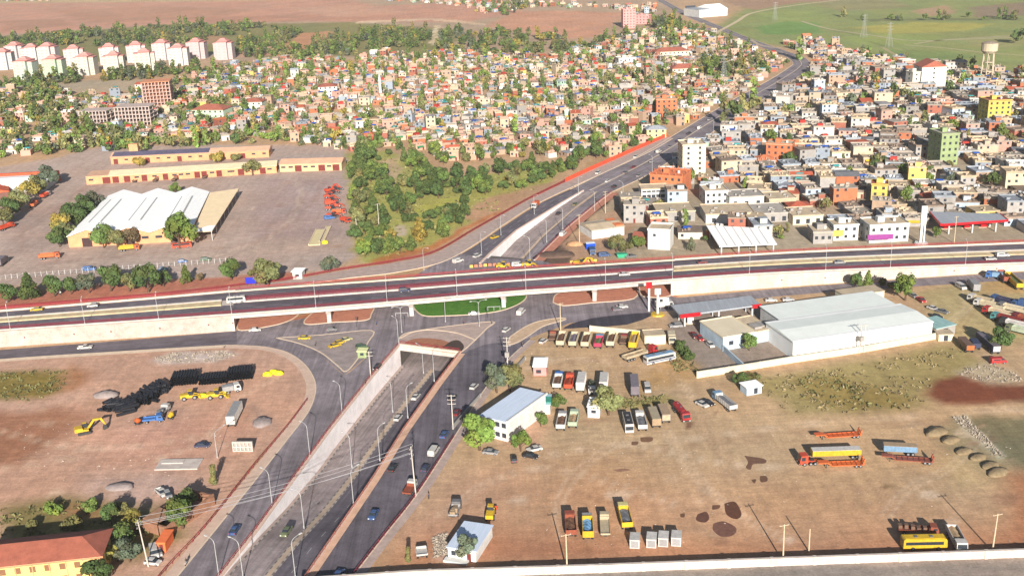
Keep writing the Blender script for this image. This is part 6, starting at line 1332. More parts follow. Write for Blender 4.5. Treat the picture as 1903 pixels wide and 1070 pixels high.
for px, py, lab in ((497,697,'bright yellow bundle on the left dirt lot, near the road bend'),(508,693,'bright yellow bundle behind the other, near the road bend'),(518,695,'small yellow bundle at the end of the pair by the road bend')): heap('yellow_bundle', px, py, 1.6, 1.1, 1.3, YP, lab, 'bundle', 'yellow bundles')
for px, py, lab in ((377,737,'yellow tub under the tidy pipe stacks'),(390,734,'yellow tub beside the wheel loader'),(416,733,'yellow tub right of the second loader')): heap('yellow_tub', px, py, 1.4, 1.1, 1.2, YP, lab, 'tub', 'yellow tubs by the pipe stacks')
GRV = M('gravel_grey', S(150,136,132), var=.2, scale=1.2, fine=.2); SOILM = M('spoil_heap', S(150,130,100,.7), var=.25, scale=.8, fine=.2)
heap('gravel_heap', 198,735,4.2,2.4,1.6,GRV,'grey gravel heap beyond the black pipes'); heap('gravel_heap', 222,905,4.0,2.2,1.1,GRV,'low grey gravel heap above the ruined house'); heap('gravel_heap', 487,785,3.0,3.6,1.2,GRV,'low grey gravel heap near the white box trailer')
for px, py, r, lab in ((1741,803,4.0,'uppermost spoil heap beside the pale rubble strip'),(1766,818,3.2,'second spoil heap down the pale rubble strip'),(1791,839,3.0,'round spoil heap in the middle of the row'),(1818,850,2.8,'spoil heap fourth down the row by the rubble'),(1840,866,3.0,'spoil heap next to the lowest by the rubble'),(1853,878,3.4,'lowest spoil heap at the right edge')): heap('spoil_heap', px, py, r, r*.6, r*.3, SOILM, lab, 'heap', 'spoil heaps at the right edge', .5)
heap('soil_heap', 1033,474,8,5,1.2,M('soil_dark', S(108,86,74), var=.25, scale=.6, fine=.2),'dark soil heap behind the overpass beside the sunken road')
heap('soil_heap', 1068,454,4,3,1.5,M('soil_tan', S(196,150,110), var=.25, scale=.6, fine=.2),'light brown heap among the road works')
for px, py, L, lab in ((590,442,13,'long beige slab tray in the yard, broader one'),(604,436,13,'narrow beige slab tray in the yard, right of the broad one')):
    t = thing('slab_tray', lab, 'tray', G(px-6, py+14), heading(px, py, (14,-30)), 'slab trays in the yard'); w = 2.6 if '13' and 'broader' in lab else 1.1; MB().box(0,L*2,-w,w,.0,.35).build('tray', M('tray_sand', S(226,208,160), var=.1), t)
    for s in (-1, 1): MB().box(0,L*2,s*w-.2,s*w+.2,.352,.7).build('side_rail', KERB, t)
heap('yellow_drum_heap', 604,452,1.5,1.2,1.5,YP,'yellow heap at the foot of the beige slab trays')
t = thing('concrete_slab', 'pale concrete slab lying on the left dirt lot', 'slab', G(333,863), rad(-2)); MB().box(-6,6,-3,3,.0,.3).box(-5,1,.2,2.6,.301,.5).build('slab', CONCW, t)
t = thing('blue_signboard', 'bright blue rectangular signboard by the far railing of the overpass', 'sign', G(467,531)); MB().box(-2.2,2.2,-.15,.15,1.0,3.6).build('panel', M('sign_blue', S(44,50,190), var=.1), t)
for x in (-1.8, 1.8): MB().box(x-.1,x+.1,-.1,.1,0,1.0).build('post', DARKST, t)
t = thing('white_notice', 'small white notice board behind the far railing of the left ramp', 'sign', G(109,549)); MB().box(-1.2,1.2,-.1,.1,1.2,3.0).build('panel', WHW, t)
for x in (-.9, .9): MB().box(x-.07,x+.07,-.07,.07,0,1.2).build('post', DARKST, t)
t = thing('blue_container', 'bright blue container behind the overpass near the pink house', 'container', G(1097,462), rad(8)); MB().box(-2,2,-1.2,1.2,.05,2.7).build('body', M('cont_blue', S(30,80,200), var=.1), t); MB().box(-2.02,2.02,-1.22,1.22,2.7,2.8).build('roof', M('cont_white', S(230,232,236), var=.1), t)
t = thing('green_container', 'green skip behind the overpass between two blue vehicles', 'skip', G(1155,478), rad(4)); MB().frus((-1.6,1.6,-.9,.9,.05),(-2.2,2.2,-1.2,1.2,1.7)).build('body', M('skip_green', S(60,170,130), var=.1), t); MB().box(-2.25,2.25,-1.25,1.25,1.7,1.82).build('rim', M('skip_green_b', S(50,150,116), var=.1), t)
# road works barrier behind the overpass
t = thing('works_barrier', 'ring of orange and yellow plastic barriers closing the road behind the overpass', 'barrier', G(905,494)); o = t.location.copy()
for i in range(14):
    p = G(876+i*8.6, 497-3*math.sin(i/13*3.1)+(-1.5)*(i/13), 0); MB().frus((-.75,.75,-.35,.35,0),(-.65,.65,-.15,.15,1.1)).build('barrier_block', P_('orange') if i % 3 else P_('yellow'), t, loc=p-o, rz=.05)
t = thing('works_barrier', 'orange barrier strip along the overpass under the dark soil heap', 'barrier', G(1082,488)); o = t.location.copy()
for i in range(9): p = G(1062+i*5.5, 489-i*.35); MB().frus((-.75,.75,-.35,.35,0),(-.65,.65,-.15,.15,1.1)).build('barrier_block', P_('orange') if i % 2 else P_('yellow'), t, loc=p-o, rz=.05)
# boundary walls
def wall(label, px, h, th, m, name='boundary_wall', cope=None, z=0):
    P = resample(GP(px), max(2, int(length(GP(px))/6))); t = thing(name, label, 'wall', P[len(P)//2]); Q = [p-t.location for p in P]
    slab_mb(Q, th, h, z0=-.1).build('wall', m, t); slab_mb(lift(Q, h-.1), th+.16, .15).build('coping', cope or m, t)
    k = max(2, int(length(P)/9)); pm = MB().box(-th*.8,th*.8,-th*.8,th*.8,0,h+.12).data('pier', m)
    for p in resample(Q, min(k, 60)): link('pier', pm, t, p)
    return t
wall('long white boundary wall along the lower edge of the picture', [(560,1088),(780,1073),(1100,1063),(1500,1048),(1903,1034),(2150,1025)], 2.0, .5, CONC)
wall('cream yard wall in front of the white warehouse', [(1296,702),(1380,689),(1470,674),(1600,655),(1738,630)], 2.2, .35, CRW)
wall('low cream wall behind the row of tipping trailers', [(1097,615),(1150,620),(1197,625)], 2.0, .35, CRW)
wall('pale blue yard wall beside the flat sand roofed building', [(1344,652),(1362,668),(1383,688)], 2.0, .3, LBW)
wall('dark low garden wall beside the blue roofed building', [(842,797),(868,766),(893,738)], 1.2, .3, GYW); wall('low tan wall at the entrance of the truck lot', [(960,686),(976,668)], 1.0, .4, GYW)
t = thing('wire_fence', 'thin white wire fence along the south side of the works yard', 'fence', G(300,510)); P = resample(GP([(0,520),(150,508),(300,497),(420,488)]), 40); o = t.location.copy()
for z in (.8, 1.7): slab_mb([p-o for p in P], .04, .06, z0=z).build('wire', STEELW, t)
pm = MB().cyl((0,0,0),(0,0,2.2),.09,n=6).tube([(0,0,2.2),(.2,-.35,2.5)], .06).data('post', WHW)
for p in P: link('post', pm, t, p-o)
# ---------------------------------------------------------------- trees
def leafmat(name, attr, rnd):
    m = bpy.data.materials.new(name); m.use_nodes = True; nt = m.node_tree; N = nt.nodes; L = nt.links
    b = N['Principled BSDF']; b.inputs['Roughness'].default_value = .75; b.inputs['Specular IOR Level'].default_value = .15
    a = N.new('ShaderNodeAttribute'); a.attribute_name = 'leaf'; out = a.outputs['Color']
    if attr is not None:
        v = N.new('ShaderNodeVectorMath'); v.operation = 'MULTIPLY'; L.new(out, v.inputs[0]); v.inputs[1].default_value = attr; out = v.outputs['Vector']
    if rnd:
        oi = N.new('ShaderNodeObjectInfo'); r3 = N.new('ShaderNodeMapRange'); r3.inputs['To Min'].default_value = .78; r3.inputs['To Max'].default_value = 1.22; L.new(oi.outputs['Random'], r3.inputs['Value'])
        v = N.new('ShaderNodeVectorMath'); v.operation = 'SCALE'; L.new(out, v.inputs[0]); L.new(r3.outputs['Result'], v.inputs['Scale']); out = v.outputs['Vector']
    L.new(out, b.inputs['Base Color']); return m
LEAFC = {'dark':(.066,.096,.028), 'green':(.098,.136,.034), 'bright':(.125,.175,.036), 'olive':(.142,.138,.052), 'yellow':(.230,.185,.042), 'grey':(.088,.100,.062), 'brown':(.120,.085,.045)}
BARK = M('bark', S(112,88,70,.6), var=.3, scale=2)
def crown_arrays(shape, n, seed, size):
    g = np.random.RandomState(seed); lob = []
    if shape == 'round':
        for i in range(11):
            a = g.rand()*6.283; u = g.uniform(-.5, 1); rr = g.uniform(.3,.78)*math.sqrt(max(.05, 1-u*u*.8)); lob.append((rr*math.cos(a), rr*math.sin(a), .95+.6*u, g.uniform(.24,.5)))
    elif shape == 'pine':
        for i in range(12):
            z = .25+1.9*i/11; rr = .55*(1-i/13); a = i*2.4; lob.append((rr*math.cos(a), rr*math.sin(a), z, .52*(1-i/16)))
    elif shape == 'tall':
        for i in range(10):
            a = g.rand()*6.283; z = .4+2.6*i/9; rr = .22; lob.append((rr*math.cos(a), rr*math.sin(a), z, g.uniform(.36,.5)))
    elif shape == 'wide':
        for i in range(13):
            a = g.rand()*6.283; rr = .72*math.sqrt(g.rand()); lob.append((rr*math.cos(a), rr*math.sin(a), .55+.35*g.rand(), g.uniform(.26,.42)))
    lob = np.array(lob); k = g.randint(0, len(lob), n); d = g.randn(n, 3); d /= np.linalg.norm(d, axis=1)[:, None]
    r = g.uniform(.55, 1.08, n)**.7; c = lob[k, :3]+d*(lob[k, 3]*r)[:, None]
    nn = d+g.randn(n, 3)*.42+np.array([0,0,.25]); nn /= np.linalg.norm(nn, axis=1)[:, None]
    t = np.cross(nn, g.randn(n, 3)); t /= np.linalg.norm(t, axis=1)[:, None]; b = np.cross(nn, t)
    s = (size*g.uniform(.6, 1.25, n))[:, None]; t = t*s; b = b*s*g.uniform(.55, 1, n)[:, None]
    v = np.stack([c-t-b*.6, c+t*.9-b, c+t+b*.7, c-t*.7+b], 1); v[:, :, 2] = np.maximum(v[:, :, 2], .02)
    lobt = g.uniform(.72, 1.3, len(lob))[k]*g.uniform(.85, 1.15, n)
    warm = g.uniform(-.12, .16, len(lob))[k]
    col = np.stack([lobt*(1+warm), lobt, lobt*(1-warm*.6), np.ones(n)], 1)
    return v.reshape(-1, 3), col
def quads_mesh(name, V_, col, m):
    n = len(V_)//4; me = bpy.data.meshes.new(name); me.vertices.add(len(V_)); me.vertices.foreach_set('co', V_.astype('f4').ravel())
    me.loops.add(len(V_)); me.loops.foreach_set('vertex_index', np.arange(len(V_), dtype='i4')); me.polygons.add(n)
    me.polygons.foreach_set('loop_start', np.arange(0, 4*n, 4, dtype='i4')); me.polygons.foreach_set('loop_total', np.full(n, 4, 'i4')); me.update(calc_edges=True)
    at = me.color_attributes.new('leaf', 'FLOAT_COLOR', 'POINT'); at.data.foreach_set('color', np.repeat(col, 4, 0).astype('f4').ravel()); me.materials.append(m); return me
CROWN = {}; TRUNK = {}
def crown_mesh(shape, c, big, s):
    k = (shape, c, big, s)
    if k not in CROWN:
        V_, col = crown_arrays(shape, 1700 if big else 560, s*17+len(shape), .085 if big else .13)
        m = MC.get('leaf_'+c) or MC.setdefault('leaf_'+c, leafmat('leaf_'+c, LEAFC[c], True)); CROWN[k] = quads_mesh('crown', V_, col, m)
    return CROWN[k]
def trunk_mesh(shape):
    if shape not in TRUNK:
        mb = MB(); h = {'round':.9,'pine':1.9,'tall':2.6,'wide':.5}[shape]; mb.tube([(0,0,-.05),(.02,.01,h*.5),(0,.03,h)], .085, 7, r1=.03)
        for i in range(4): a = i*1.7; z = h*(.4+.1*i); mb.tube([(0,0,z),(.25*math.cos(a),.25*math.sin(a),z+.22),(.42*math.cos(a),.42*math.sin(a),z+.36)], .035, 5, r1=.012)
        TRUNK[shape] = mb.data('trunk', BARK)
    return TRUNK[shape]
SHN = {'round':'broadleaf_tree','pine':'pine_tree','tall':'poplar_tree','wide':'bush'}
def tree(loc, r, shape, c, label, group=None, big=False, zs=1.0, cat=None):
    t = thing(SHN[shape], label, cat or ('bush' if shape == 'wide' else 'tree'), loc, R.uniform(0, 6.28), group)
    k = R.uniform(.9, 1.12)*zs; cr = link('crown', crown_mesh(shape, c, big, R.randint(1, 2)), t); tr = link('trunk', trunk_mesh(shape), t)
    cr.scale = (r*R.uniform(.85,1.15), r*R.uniform(.8,1.15), r*k); tr.scale = (r, r, r*k)
    if shape in ('round', 'pine'): cr.location.z = r*.12
    return t
def pxm(x, y): return FPX/(-(CM.transposed() @ (G(x, y)-Vector((0,0,CAM_H)))).z)
HC = {'round':.95,'pine':1.1,'tall':1.6,'wide':.55}
def T(px, py, w, shape, c, label, big=True, group=None, zs=1.0):
    r = w/2/pxm(px, py); p = G(px, py, r*HC[shape]*zs); p.z = 0; OCC.append((p.x, p.y, r)); return tree(p, r, shape, c, label, group, big, zs)
for a in ((890,803,74,'round','bright','large bright green tree in front of the blue roofed building'),(967,820,42,'round','bright','bright green tree at the right corner of the blue roofed building'),(922,706,52,'round','grey','grey green tree behind the blue roofed building, left one'),(947,704,50,'round','olive','olive tree behind the blue roofed building, right one'),
 (1005,780,28,'round','green','small green tree right of the blue roofed building'),(1036,746,28,'round','green','green tree behind the white and pale green tippers'),(1131,747,54,'round','olive','broad olive tree beside the tiny white kiosk'),(1393,635,36,'round','green','round green tree in the warehouse yard by the pale blue wall'),
 (1375,704,30,'round','dark','dark bush beside the small hut on the open dirt'),(1396,703,32,'wide','olive','olive bush right of the dark one by the hut on the dirt'),(1684,535,50,'round','bright','bright green tree at the back corner of the white warehouse'),(1662,533,26,'wide','olive','olive bush left of the bright tree behind the warehouse'),(1613,522,26,'pine','green','green conifer behind the warehouse against the white stone wall'),(1590,523,28,'round','dark','dark tree behind the warehouse against the white stone wall'),
 (1862,630,42,'round','dark','dark round tree beside the long navy trailer'),(868,1017,46,'round','grey','grey green tree in front of the blue roofed shed'),(757,1031,18,'tall','olive','thin olive sapling left of the blue roofed shed'),(394,882,24,'tall','olive','slim olive tree alone near the railing of the left frontage road'),
 (336,955,62,'round','green','dark green tree between ruined house and frontage road'),(345,930,40,'round','dark','dark tree behind the ruined house by the frontage road'),(247,968,44,'round','yellow','yellowish tree left of the ruined house'),(218,1000,56,'round','dark','dark tree at the corner of the yellow building'),(200,1030,44,'round','yellow','yellow green tree beside the end of the yellow building'),(238,1022,50,'round','grey','bare grey green tree left of the white van'),(178,1062,56,'round','dark','dark tree in front of the yellow building'),(58,1068,30,'round','brown','reddish brown tree in front of the yellow building'),
 (204,955,40,'round','dark','dark bush with red brown top beyond the yellow building'),(100,945,40,'wide','bright','light green bush on the slope beyond the yellow building'),(60,975,30,'wide','olive','olive bush at the left edge beyond the yellow building'),(135,975,44,'wide','olive','broad olive bush behind the roof of the yellow building'),(170,940,34,'wide','green','green bush in the weeds beyond the yellow building'),(225,945,40,'wide','olive','olive bush between the ruined house and the weeds'),
 (330,432,62,'round','bright','large bright tree at the front right corner of the white gabled shed'),(190,440,44,'round','green','green tree at the front of the gabled shed, left of the door'),(216,444,34,'round','olive','olive tree in the middle of the gabled shed front'),(243,443,32,'round','brown','brownish tree in the middle of the gabled shed front'),(108,442,36,'round','dark','dark tree at the left front corner of the gabled shed'),(115,420,42,'round','yellow','yellow green tree on the left flank of the gabled shed'),(135,405,44,'round','dark','dark tree on the left flank of the gabled shed'),(158,387,44,'round','dark','dark tree at the back left corner of the gabled shed'),(172,378,36,'round','grey','grey dark tree behind the back left corner of the gabled shed'),(124,432,36,'round','olive','olive tree low on the left flank of the gabled shed'),
 (324,351,24,'round','green','small green tree behind the gabled shed'),(468,312,30,'round','olive','olive tree before the middle workshop at its right end'),(402,294,30,'wide','yellow','yellow bushes between the back and middle workshops, left'),(436,292,24,'wide','olive','olive bush between the back and middle workshops, right'),(258,302,26,'wide','yellow','yellowish bush before the back workshop'),
 (90,328,40,'round','grey','grey green tree beside the white roofed hall'),(70,346,34,'round','olive','olive tree at the upper end of the yard hedge'),(52,356,38,'round','yellow','yellowish tree in the yard hedge, above the middle'),(34,372,40,'round','olive','olive tree in the middle of the yard hedge'),(18,388,40,'round','dark','dark tree low in the yard hedge'),(4,402,36,'round','olive','olive tree of the yard hedge at the left edge'),
 (12,545,36,'round','dark','dark tree at the left edge behind the ramp railing'),(52,533,44,'pine','dark','dark pine behind the ramp railing, leftmost conifer'),(98,534,38,'round','dark','dark low tree behind the ramp railing near the white notice'),(130,532,32,'round','dark','small dark tree right of the white notice behind the railing'),(163,528,36,'round','grey','greyish tree in the row behind the ramp railing'),(203,520,46,'round','dark','dark broad tree in the row behind the ramp railing'),(238,525,36,'round','olive','olive tree in the row behind the ramp railing'),(272,517,56,'round','dark','largest dark tree in the row behind the ramp railing'),(302,519,30,'round','dark','dark tree touching the largest one behind the railing'),
 (345,512,28,'pine','green','slender green tree alone behind the railing, left of the brown gap'),(372,516,20,'wide','brown','small brownish bush behind the railing'),(428,503,38,'round','green','round green tree left of the blue signboard'),(470,507,22,'wide','olive','low bush above the blue signboard'),(496,507,54,'round','olive','broad olive tree right of the blue signboard'),(612,493,30,'round','grey','grey green tree beside the cubic kiosk by the railing'),
 (1186,452,34,'wide','green','green bushes in front of the pink house'),(1146,452,36,'round','olive','olive tree left of the yellow bushes by the pink house'),(1163,460,30,'wide','olive','olive bush between the works and the pink house'),(1640,525,20,'wide','olive','small olive shrub at the foot of the white stone wall')):
    T(*a)
for i, (px, py) in enumerate(((1262,640),(1268,648),(1274,656),(1281,665))): T(px, py, 24, 'wide', 'dark', 'dark hedge bush at the fuel station edge, %s' % ('nearest the cream box truck','second along the hedge','third along the hedge','at the lower end of the hedge')[i], group='hedge between truck lot and fuel station')
# labels made from kind, colour and neighbours
def nearest(x, y, n=1):
    return sorted(LAND, key=lambda l: math.hypot(l[1]-x, l[2]-y))[:n]
def rel(x, y, l):
    dx = x-l[1]; dy = y-l[2]
    if abs(dx) > abs(dy)*1.2: return 'right of' if dx > 0 else 'left of'
    return 'behind' if dy > 0 else 'in front of'
ORD = ['nearest','second nearest','third nearest','fourth nearest','fifth nearest','sixth nearest','seventh nearest','eighth nearest','ninth nearest','tenth nearest','eleventh nearest','twelfth nearest','thirteenth nearest','fourteenth nearest','fifteenth nearest']
def name_all(items, fmt):
    """items: [obj, look, x, y]; gives each its own label, counted outward from the landmark where looks are alike"""
    d = {}
    for it in items:
        l = nearest(it[2], it[3])[0]; d.setdefault((it[1], rel(it[2], it[3], l), l[0]), []).append((math.hypot(it[2]-l[1], it[3]-l[2]), it))
    for (look, r, ln), v in d.items():
        v.sort(key=lambda q: q[0])
        for i, (_, it) in enumerate(v):
            it[0]['label'] = '%s %s %s' % (look, r, ln) if len(v) == 1 else '%s %s %s, %s' % (look, r, ln, ORD[min(i, 14)])
PARK = [(648,290),(720,285),(860,330),(960,312),(1050,308),(1000,348),(930,388),(880,408),(800,455),(690,490),(662,470),(655,400)]
LAND += [('the orange hoarding', G(1050,335).x, G(1050,335).y), ('the works machines', G(620,380).x, G(620,380).y), ('the railing bend', G(800,470).x, G(800,470).y), ('the park clearing', G(745,430).x, G(745,430).y)]
wp = [(p.x, p.y) for p in GP(PARK)]; bx = [min(p[0] for p in wp), max(p[0] for p in wp), min(p[1] for p in wp), max(p[1] for p in wp)]
bare = [[(p.x, p.y) for p in GP(q)] for q in ([(752,388),(850,360),(856,386),(770,412)],[(725,415),(765,415),(760,445),(715,445)],[(850,402),(905,368),(1000,345),(1060,330),(1000,362),(930,398)],[(695,300),(745,290),(752,335),(725,335)])]
PT = []; tries = 0
while len(PT) < 138 and tries < 20000:
    tries += 1; x = R.uniform(bx[0], bx[1]); y = R.uniform(bx[2], bx[3])
    if not inpoly(x, y, wp) or any(inpoly(x, y, b) for b in bare): continue
    r = R.uniform(2.6, 5.0)
    if any(math.hypot(x-a, y-b) < (r+c)*.60 for a, b, c in PT): continue
    if any(math.hypot(x-a, y-b) < r*.7+c for a, b, c in OCC): continue
    PT.append((x, y, r))
BELT = [(p.x, p.y) for p in GP([(985,322),(1040,300),(1100,262),(1150,250),(1140,268),(1090,312),(1010,345)])]; q_ = 0
while q_ < 30:
    x, y = R.uniform(5, 85), R.uniform(560, 790); r = R.uniform(2.6, 4.8)
    if inpoly(x, y, BELT) and not any(math.hypot(x-a, y-b) < (r+c)*.6 for a, b, c in PT): PT.append((x, y, r))
    q_ += .02 if not inpoly(x, y, BELT) else 1
items = []
CN = {'dark':'dark green','green':'mid green','bright':'bright green','olive':'olive green','yellow':'yellowing','grey':'grey green','brown':'brownish'}
KN = {'round':'round tree','pine':'conifer','tall':'poplar','wide':'low bush'}
def sizew(r): return 'small' if r < 3.4 else 'large' if r > 4.9 else 'middling'
for x, y, r in PT:
    sh = R.choices(['round','pine','wide'], [.56,.26,.18])[0]; c = R.choices(['dark','green','olive','bright','yellow'], [.50,.34,.08,.05,.03])[0]
    o = tree(Vector((x, y, 0)), r, sh, c, '', 'trees of the park beside the works yard', True, .95 if sh == 'round' else .9); OCC.append((x, y, r)); items.append([o, '%s %s %s in the park' % (sizew(r), CN[c], KN[sh]), x, y])
name_all(items, '')
# ---------------------------------------------------------------- the town: houses and trees among them
ROADS = [[(p.x, p.y) for p in GP(q)] for q in (
  [(800,500),(870,460),(930,420),(1000,372),(1100,320),(1200,276),(1280,232),(1370,178),(1440,140),(1466,118),(1440,104),(1380,80),(1320,56),(1260,30),(1220,4),(1236,-4),(1290,20),(1345,46),(1405,70),(1470,92),(1505,104),(1518,122),(1512,136),(1480,158),(1424,196),(1345,246),(1262,298),(1202,346),(1120,404),(1060,470),(1000,500)],
  [(1000,490),(1060,440),(1090,430),(1110,480),(1240,470),(1903,440),(2200,420),(2200,520),(1000,560)])]
def free(x, y, r, pad=0):
    return not any(abs(x-a) < r+c and abs(y-b) < r+c and math.hypot(x-a, y-b) < r+c-pad for a, b, c in OCC) and not any(inpoly(x, y, P) for P in ROADS)
WALLS = {'orange brick':(198,122,86),'red brick':(180,112,92),'white':(226,218,208),'cream':(218,196,168),'grey':(176,170,164),'blue-grey':(164,174,186),'pale blue':(196,212,226),'pink':(218,168,150),'yellow':(232,200,116),'tan':(196,166,140),'mint':(190,222,196)}
ROOFS = {'grey flat roof':(184,172,158),'tan flat roof':(208,186,156),'white flat roof':(224,216,206),'red tiled roof':(200,104,78),'orange tiled roof':(224,132,90),'pinkish flat roof':(214,170,148),'brown flat roof':(160,140,124),'blue-grey flat roof':(166,172,180),'grey sheet roof':(150,150,154)}
EXTRA = {None:0,'blue tarpaulin':(44,96,196),'white water tank':(236,236,236),'turquoise tarpaulin':(70,178,176),'roof room':(0,0,0),'red shed on top':(200,66,56),'bare column frame':(200,170,150),'green awning':(70,160,110),'yellow awning':(240,200,50)}
def hspec(zone, rr):
    w = rr.choices(list(WALLS), [3.2,1.8,3.8,2.6,5.5,3.0,1.6,.7,.45,3.4,.5] if zone == 'R' else [2,2,2.4,3.2,3.4,.8,.5,3.4,.2,4.6,.4])[0]
    r = rr.choices(list(ROOFS), [8,5,1.6,.4,.4,.8,3.4,3,.8] if zone == 'R' else [5,5,1.2,.6,.6,4.2,2.4,1.4,.8])[0]
    e = rr.choices(list(EXTRA), [5,1,1.5,.6,1.6,.5,1.0,.4,.5])[0]
    st = rr.choices([1,2,3], [.66,.28,.06] if zone == 'R' else [.80,.18,.02])[0]
    L, D = (rr.uniform(7.5,12.5), rr.uniform(8,13)) if zone == 'R' else (rr.uniform(5,8.6), rr.uniform(5,9))
    return dict(w=w, r=r, e=e, st=st, L=L, D=D, h=st*2.75+rr.uniform(.0,.6), seed=rr.random())
def hparts(s, wn=True):
    """[(part, mesh builder, kind of colour, rgb)] in local metres, front towards -y"""
    L, D, h = s['L']/2, s['D']/2, s['h']; rr = random.Random(s['seed']); out = [('walls', MB().box(-L,L,-D,D,-.2,h), 'w', WALLS[s['w']])]; rc = ROOFS[s['r']]
    if 'tiled' in s['r'] or 'sheet' in s['r']:
        ri = rr.uniform(1.2,2.2) if 'tiled' in s['r'] else .8; o = .4
        if rr.random() < .5: mb = MB().add([(-L-o,-D-o,h),(L+o,-D-o,h),(L+o,D+o,h),(-L-o,D+o,h),(-L-o,0,h+ri),(L+o,0,h+ri)], [(0,1,5,4),(1,2,5),(2,3,4,5),(3,0,4),(3,2,1,0)])
        else: k = min(L, D)*.9; mb = MB().add([(-L-o,-D-o,h),(L+o,-D-o,h),(L+o,D+o,h),(-L-o,D+o,h),(-L+k,0,h+ri),(L-k,0,h+ri)] if L > k else [(-L-o,-D-o,h),(L+o,-D-o,h),(L+o,D+o,h),(-L-o,D+o,h),(-.1,0,h+ri),(.1,0,h+ri)], [(0,1,5,4),(1,2,5),(2,3,4,5),(3,0,4),(3,2,1,0)])
        out.append(('roof', mb, 'r', rc)); zt = h+.3
    else:
        mb = MB().box(-L-.2,L+.2,-D-.2,D+.2,h,h+.18); p = rr.choice([0,.35,.6,.9]); zt = h+.18
        if p:
            mb.box(-L-.2,L+.2,-D-.2,-D-.02,zt,zt+p); mb.box(-L-.2,L+.2,D+.02,D+.2,zt,zt+p); mb.box(-L-.2,-L-.02,-D-.02,D+.02,zt,zt+p); mb.box(L+.02,L+.2,-D-.02,D+.02,zt,zt+p)
        for _ in range(rr.randint(3, 9)):
            x = rr.uniform(-.8,.8)*L; y = rr.uniform(-.8,.8)*D; q = rr.uniform(.25,.8); mb.box(x-q,x+q*rr.uniform(.5,1.4),y-q*.6,y+q*.7,h+.18,h+.18+rr.uniform(.3,1.3))
        out.append(('roof', mb, 'r', rc))
    e = s['e']; x = rr.uniform(-.4,.4)*L; y = rr.uniform(-.4,.4)*D
    if e == 'white water tank': out.append(('water_tank', MB().cyl((x,y,zt),(x,y,zt+1.5),.75,n=8).cyl((x+1.8,y+.4,zt),(x+1.8,y+.4,zt+1.2),.6,n=8), 'x', EXTRA[e]))
    elif e == 'roof room': out.append(('roof_room', MB().box(x-1.6,x+1.6,y-1.5,y+1.5,zt,zt+2.3), 'w', WALLS[s['w']])); out.append(('roof_room_top', MB().box(x-1.8,x+1.8,y-1.7,y+1.7,zt+2.3,zt+2.45), 'r', rc))
    elif e == 'red shed on top': out.append(('roof_shed', MB().frus((x-1.8,x+1.8,y-1.4,y+1.4,zt),(x-1.8,x+1.8,y-1.3,y+1.3,zt+1.9)), 'x', EXTRA[e]))
    elif e == 'bare column frame':
        mb = MB()
        for i in range(3):
            for j in range(2): mb.box(-L+.2+i*(L-.4)-.15, -L+.2+i*(L-.4)+.15, (D-.4)*(2*j-1)-.15, (D-.4)*(2*j-1)+.15, zt, zt+1.5)
        out.append(('column_frame', mb, 'x', EXTRA[e]))
    elif e and 'tarp' in e: out.append(('tarpaulin', MB().frus((x-1.9,x+1.9,y-1.5,y+1.5,zt+.9),(x-1.6,x+1.6,y-1.2,y+1.2,zt+1.25)).box(x-1.8,x-1.7,y-1.4,y-1.3,zt,zt+.9).box(x+1.7,x+1.8,y+1.3,y+1.4,zt,zt+.9), 'x', EXTRA[e]))
    elif e: out.append(('awning', MB().add([(-L*.8,-D-1.6,2.2),(L*.5,-D-1.6,2.2),(L*.5,-D-.01,2.8),(-L*.8,-D-.01,2.8),(-L*.8,-D-1.6,2.3),(L*.5,-D-1.6,2.3),(L*.5,-D-.01,2.9),(-L*.8,-D-.01,2.9)], [(0,3,2,1),(4,5,6,7),(0,1,5,4),(1,2,6,5),(2,3,7,6),(3,0,4,7)]), 'x', EXTRA[e]))
    if wn:
        for f in range(s['st']):
            k = 2+(L > 4.6)
            for i in range(k):
                if rr.random() < .4: continue
                xx = -L+2*L*(i+.5)/k; door = f == 0 and i == 1
                out.append(('door' if door else 'window', (xx, -D-.02, 1.05 if door else f*2.9+1.75, 'f'), 'g', None))
            if rr.random() < .4: out.append(('window', (-L-.02, rr.uniform(-.4,.4)*D, f*2.9+1.75, 's'), 'g', None))
    return out
WD = {('window','f'):MB().box(-.62,.62,-.05,.05,-.65,.65).data('window', WIN), ('window','s'):MB().box(-.05,.05,-.62,.62,-.65,.65).data('window', WIN), ('door','f'):MB().box(-.5,.5,-.05,.05,-1.05,1.05).data('door', DOORR)}
def tree_r(zone, rr): return rr.uniform(2.4, 4.6)
ZONES = [ # outline, kind, cell, share of houses, of trees, leaf colours
 ('R', [(1195,352),(1262,300),(1345,246),(1425,196),(1490,152),(1515,132),(1560,104),(1620,108),(1690,120),(1780,128),(1903,140),(2020,150),(2020,432),(1903,440),(1700,452),(1430,466),(1300,470),(1230,470),(1130,440),(1140,405)], 9.9, .96, .10),
 ('C', [(640,286),(560,262),(440,262),(430,225),(540,170),(640,128),(700,100),(870,100),(1010,110),(1110,84),(1180,62),(1260,50),(1320,60),(1380,84),(1440,106),(1462,122),(1430,140),(1360,180),(1270,234),(1190,270),(1100,305),(1040,298),(960,290),(860,300),(740,270)], 9.4, .66, .52),
 ('L', [(-40,300),(-40,165),(110,172),(200,182),(330,150),(400,132),(520,108),(640,112),(640,130),(540,172),(430,226),(436,262),(300,262),(200,280),(110,285)], 10.0, .52, .62),
 ('F', [(860,0),(1000,6),(1150,12),(1215,8),(1225,20),(1180,30),(1140,18),(1000,14),(900,26),(840,10),(720,2),(700,-14),(860,-20)], 16, .60, .40), ('F', [(-60,4),(90,2),(90,-12),(-60,-14)], 16, .5, .3),
 ('F', [(1440,80),(1500,76),(1570,88),(1610,100),(1560,110),(1515,120),(1500,104),(1470,90)], 12, .85, .22),
]
HS = []; TS = []
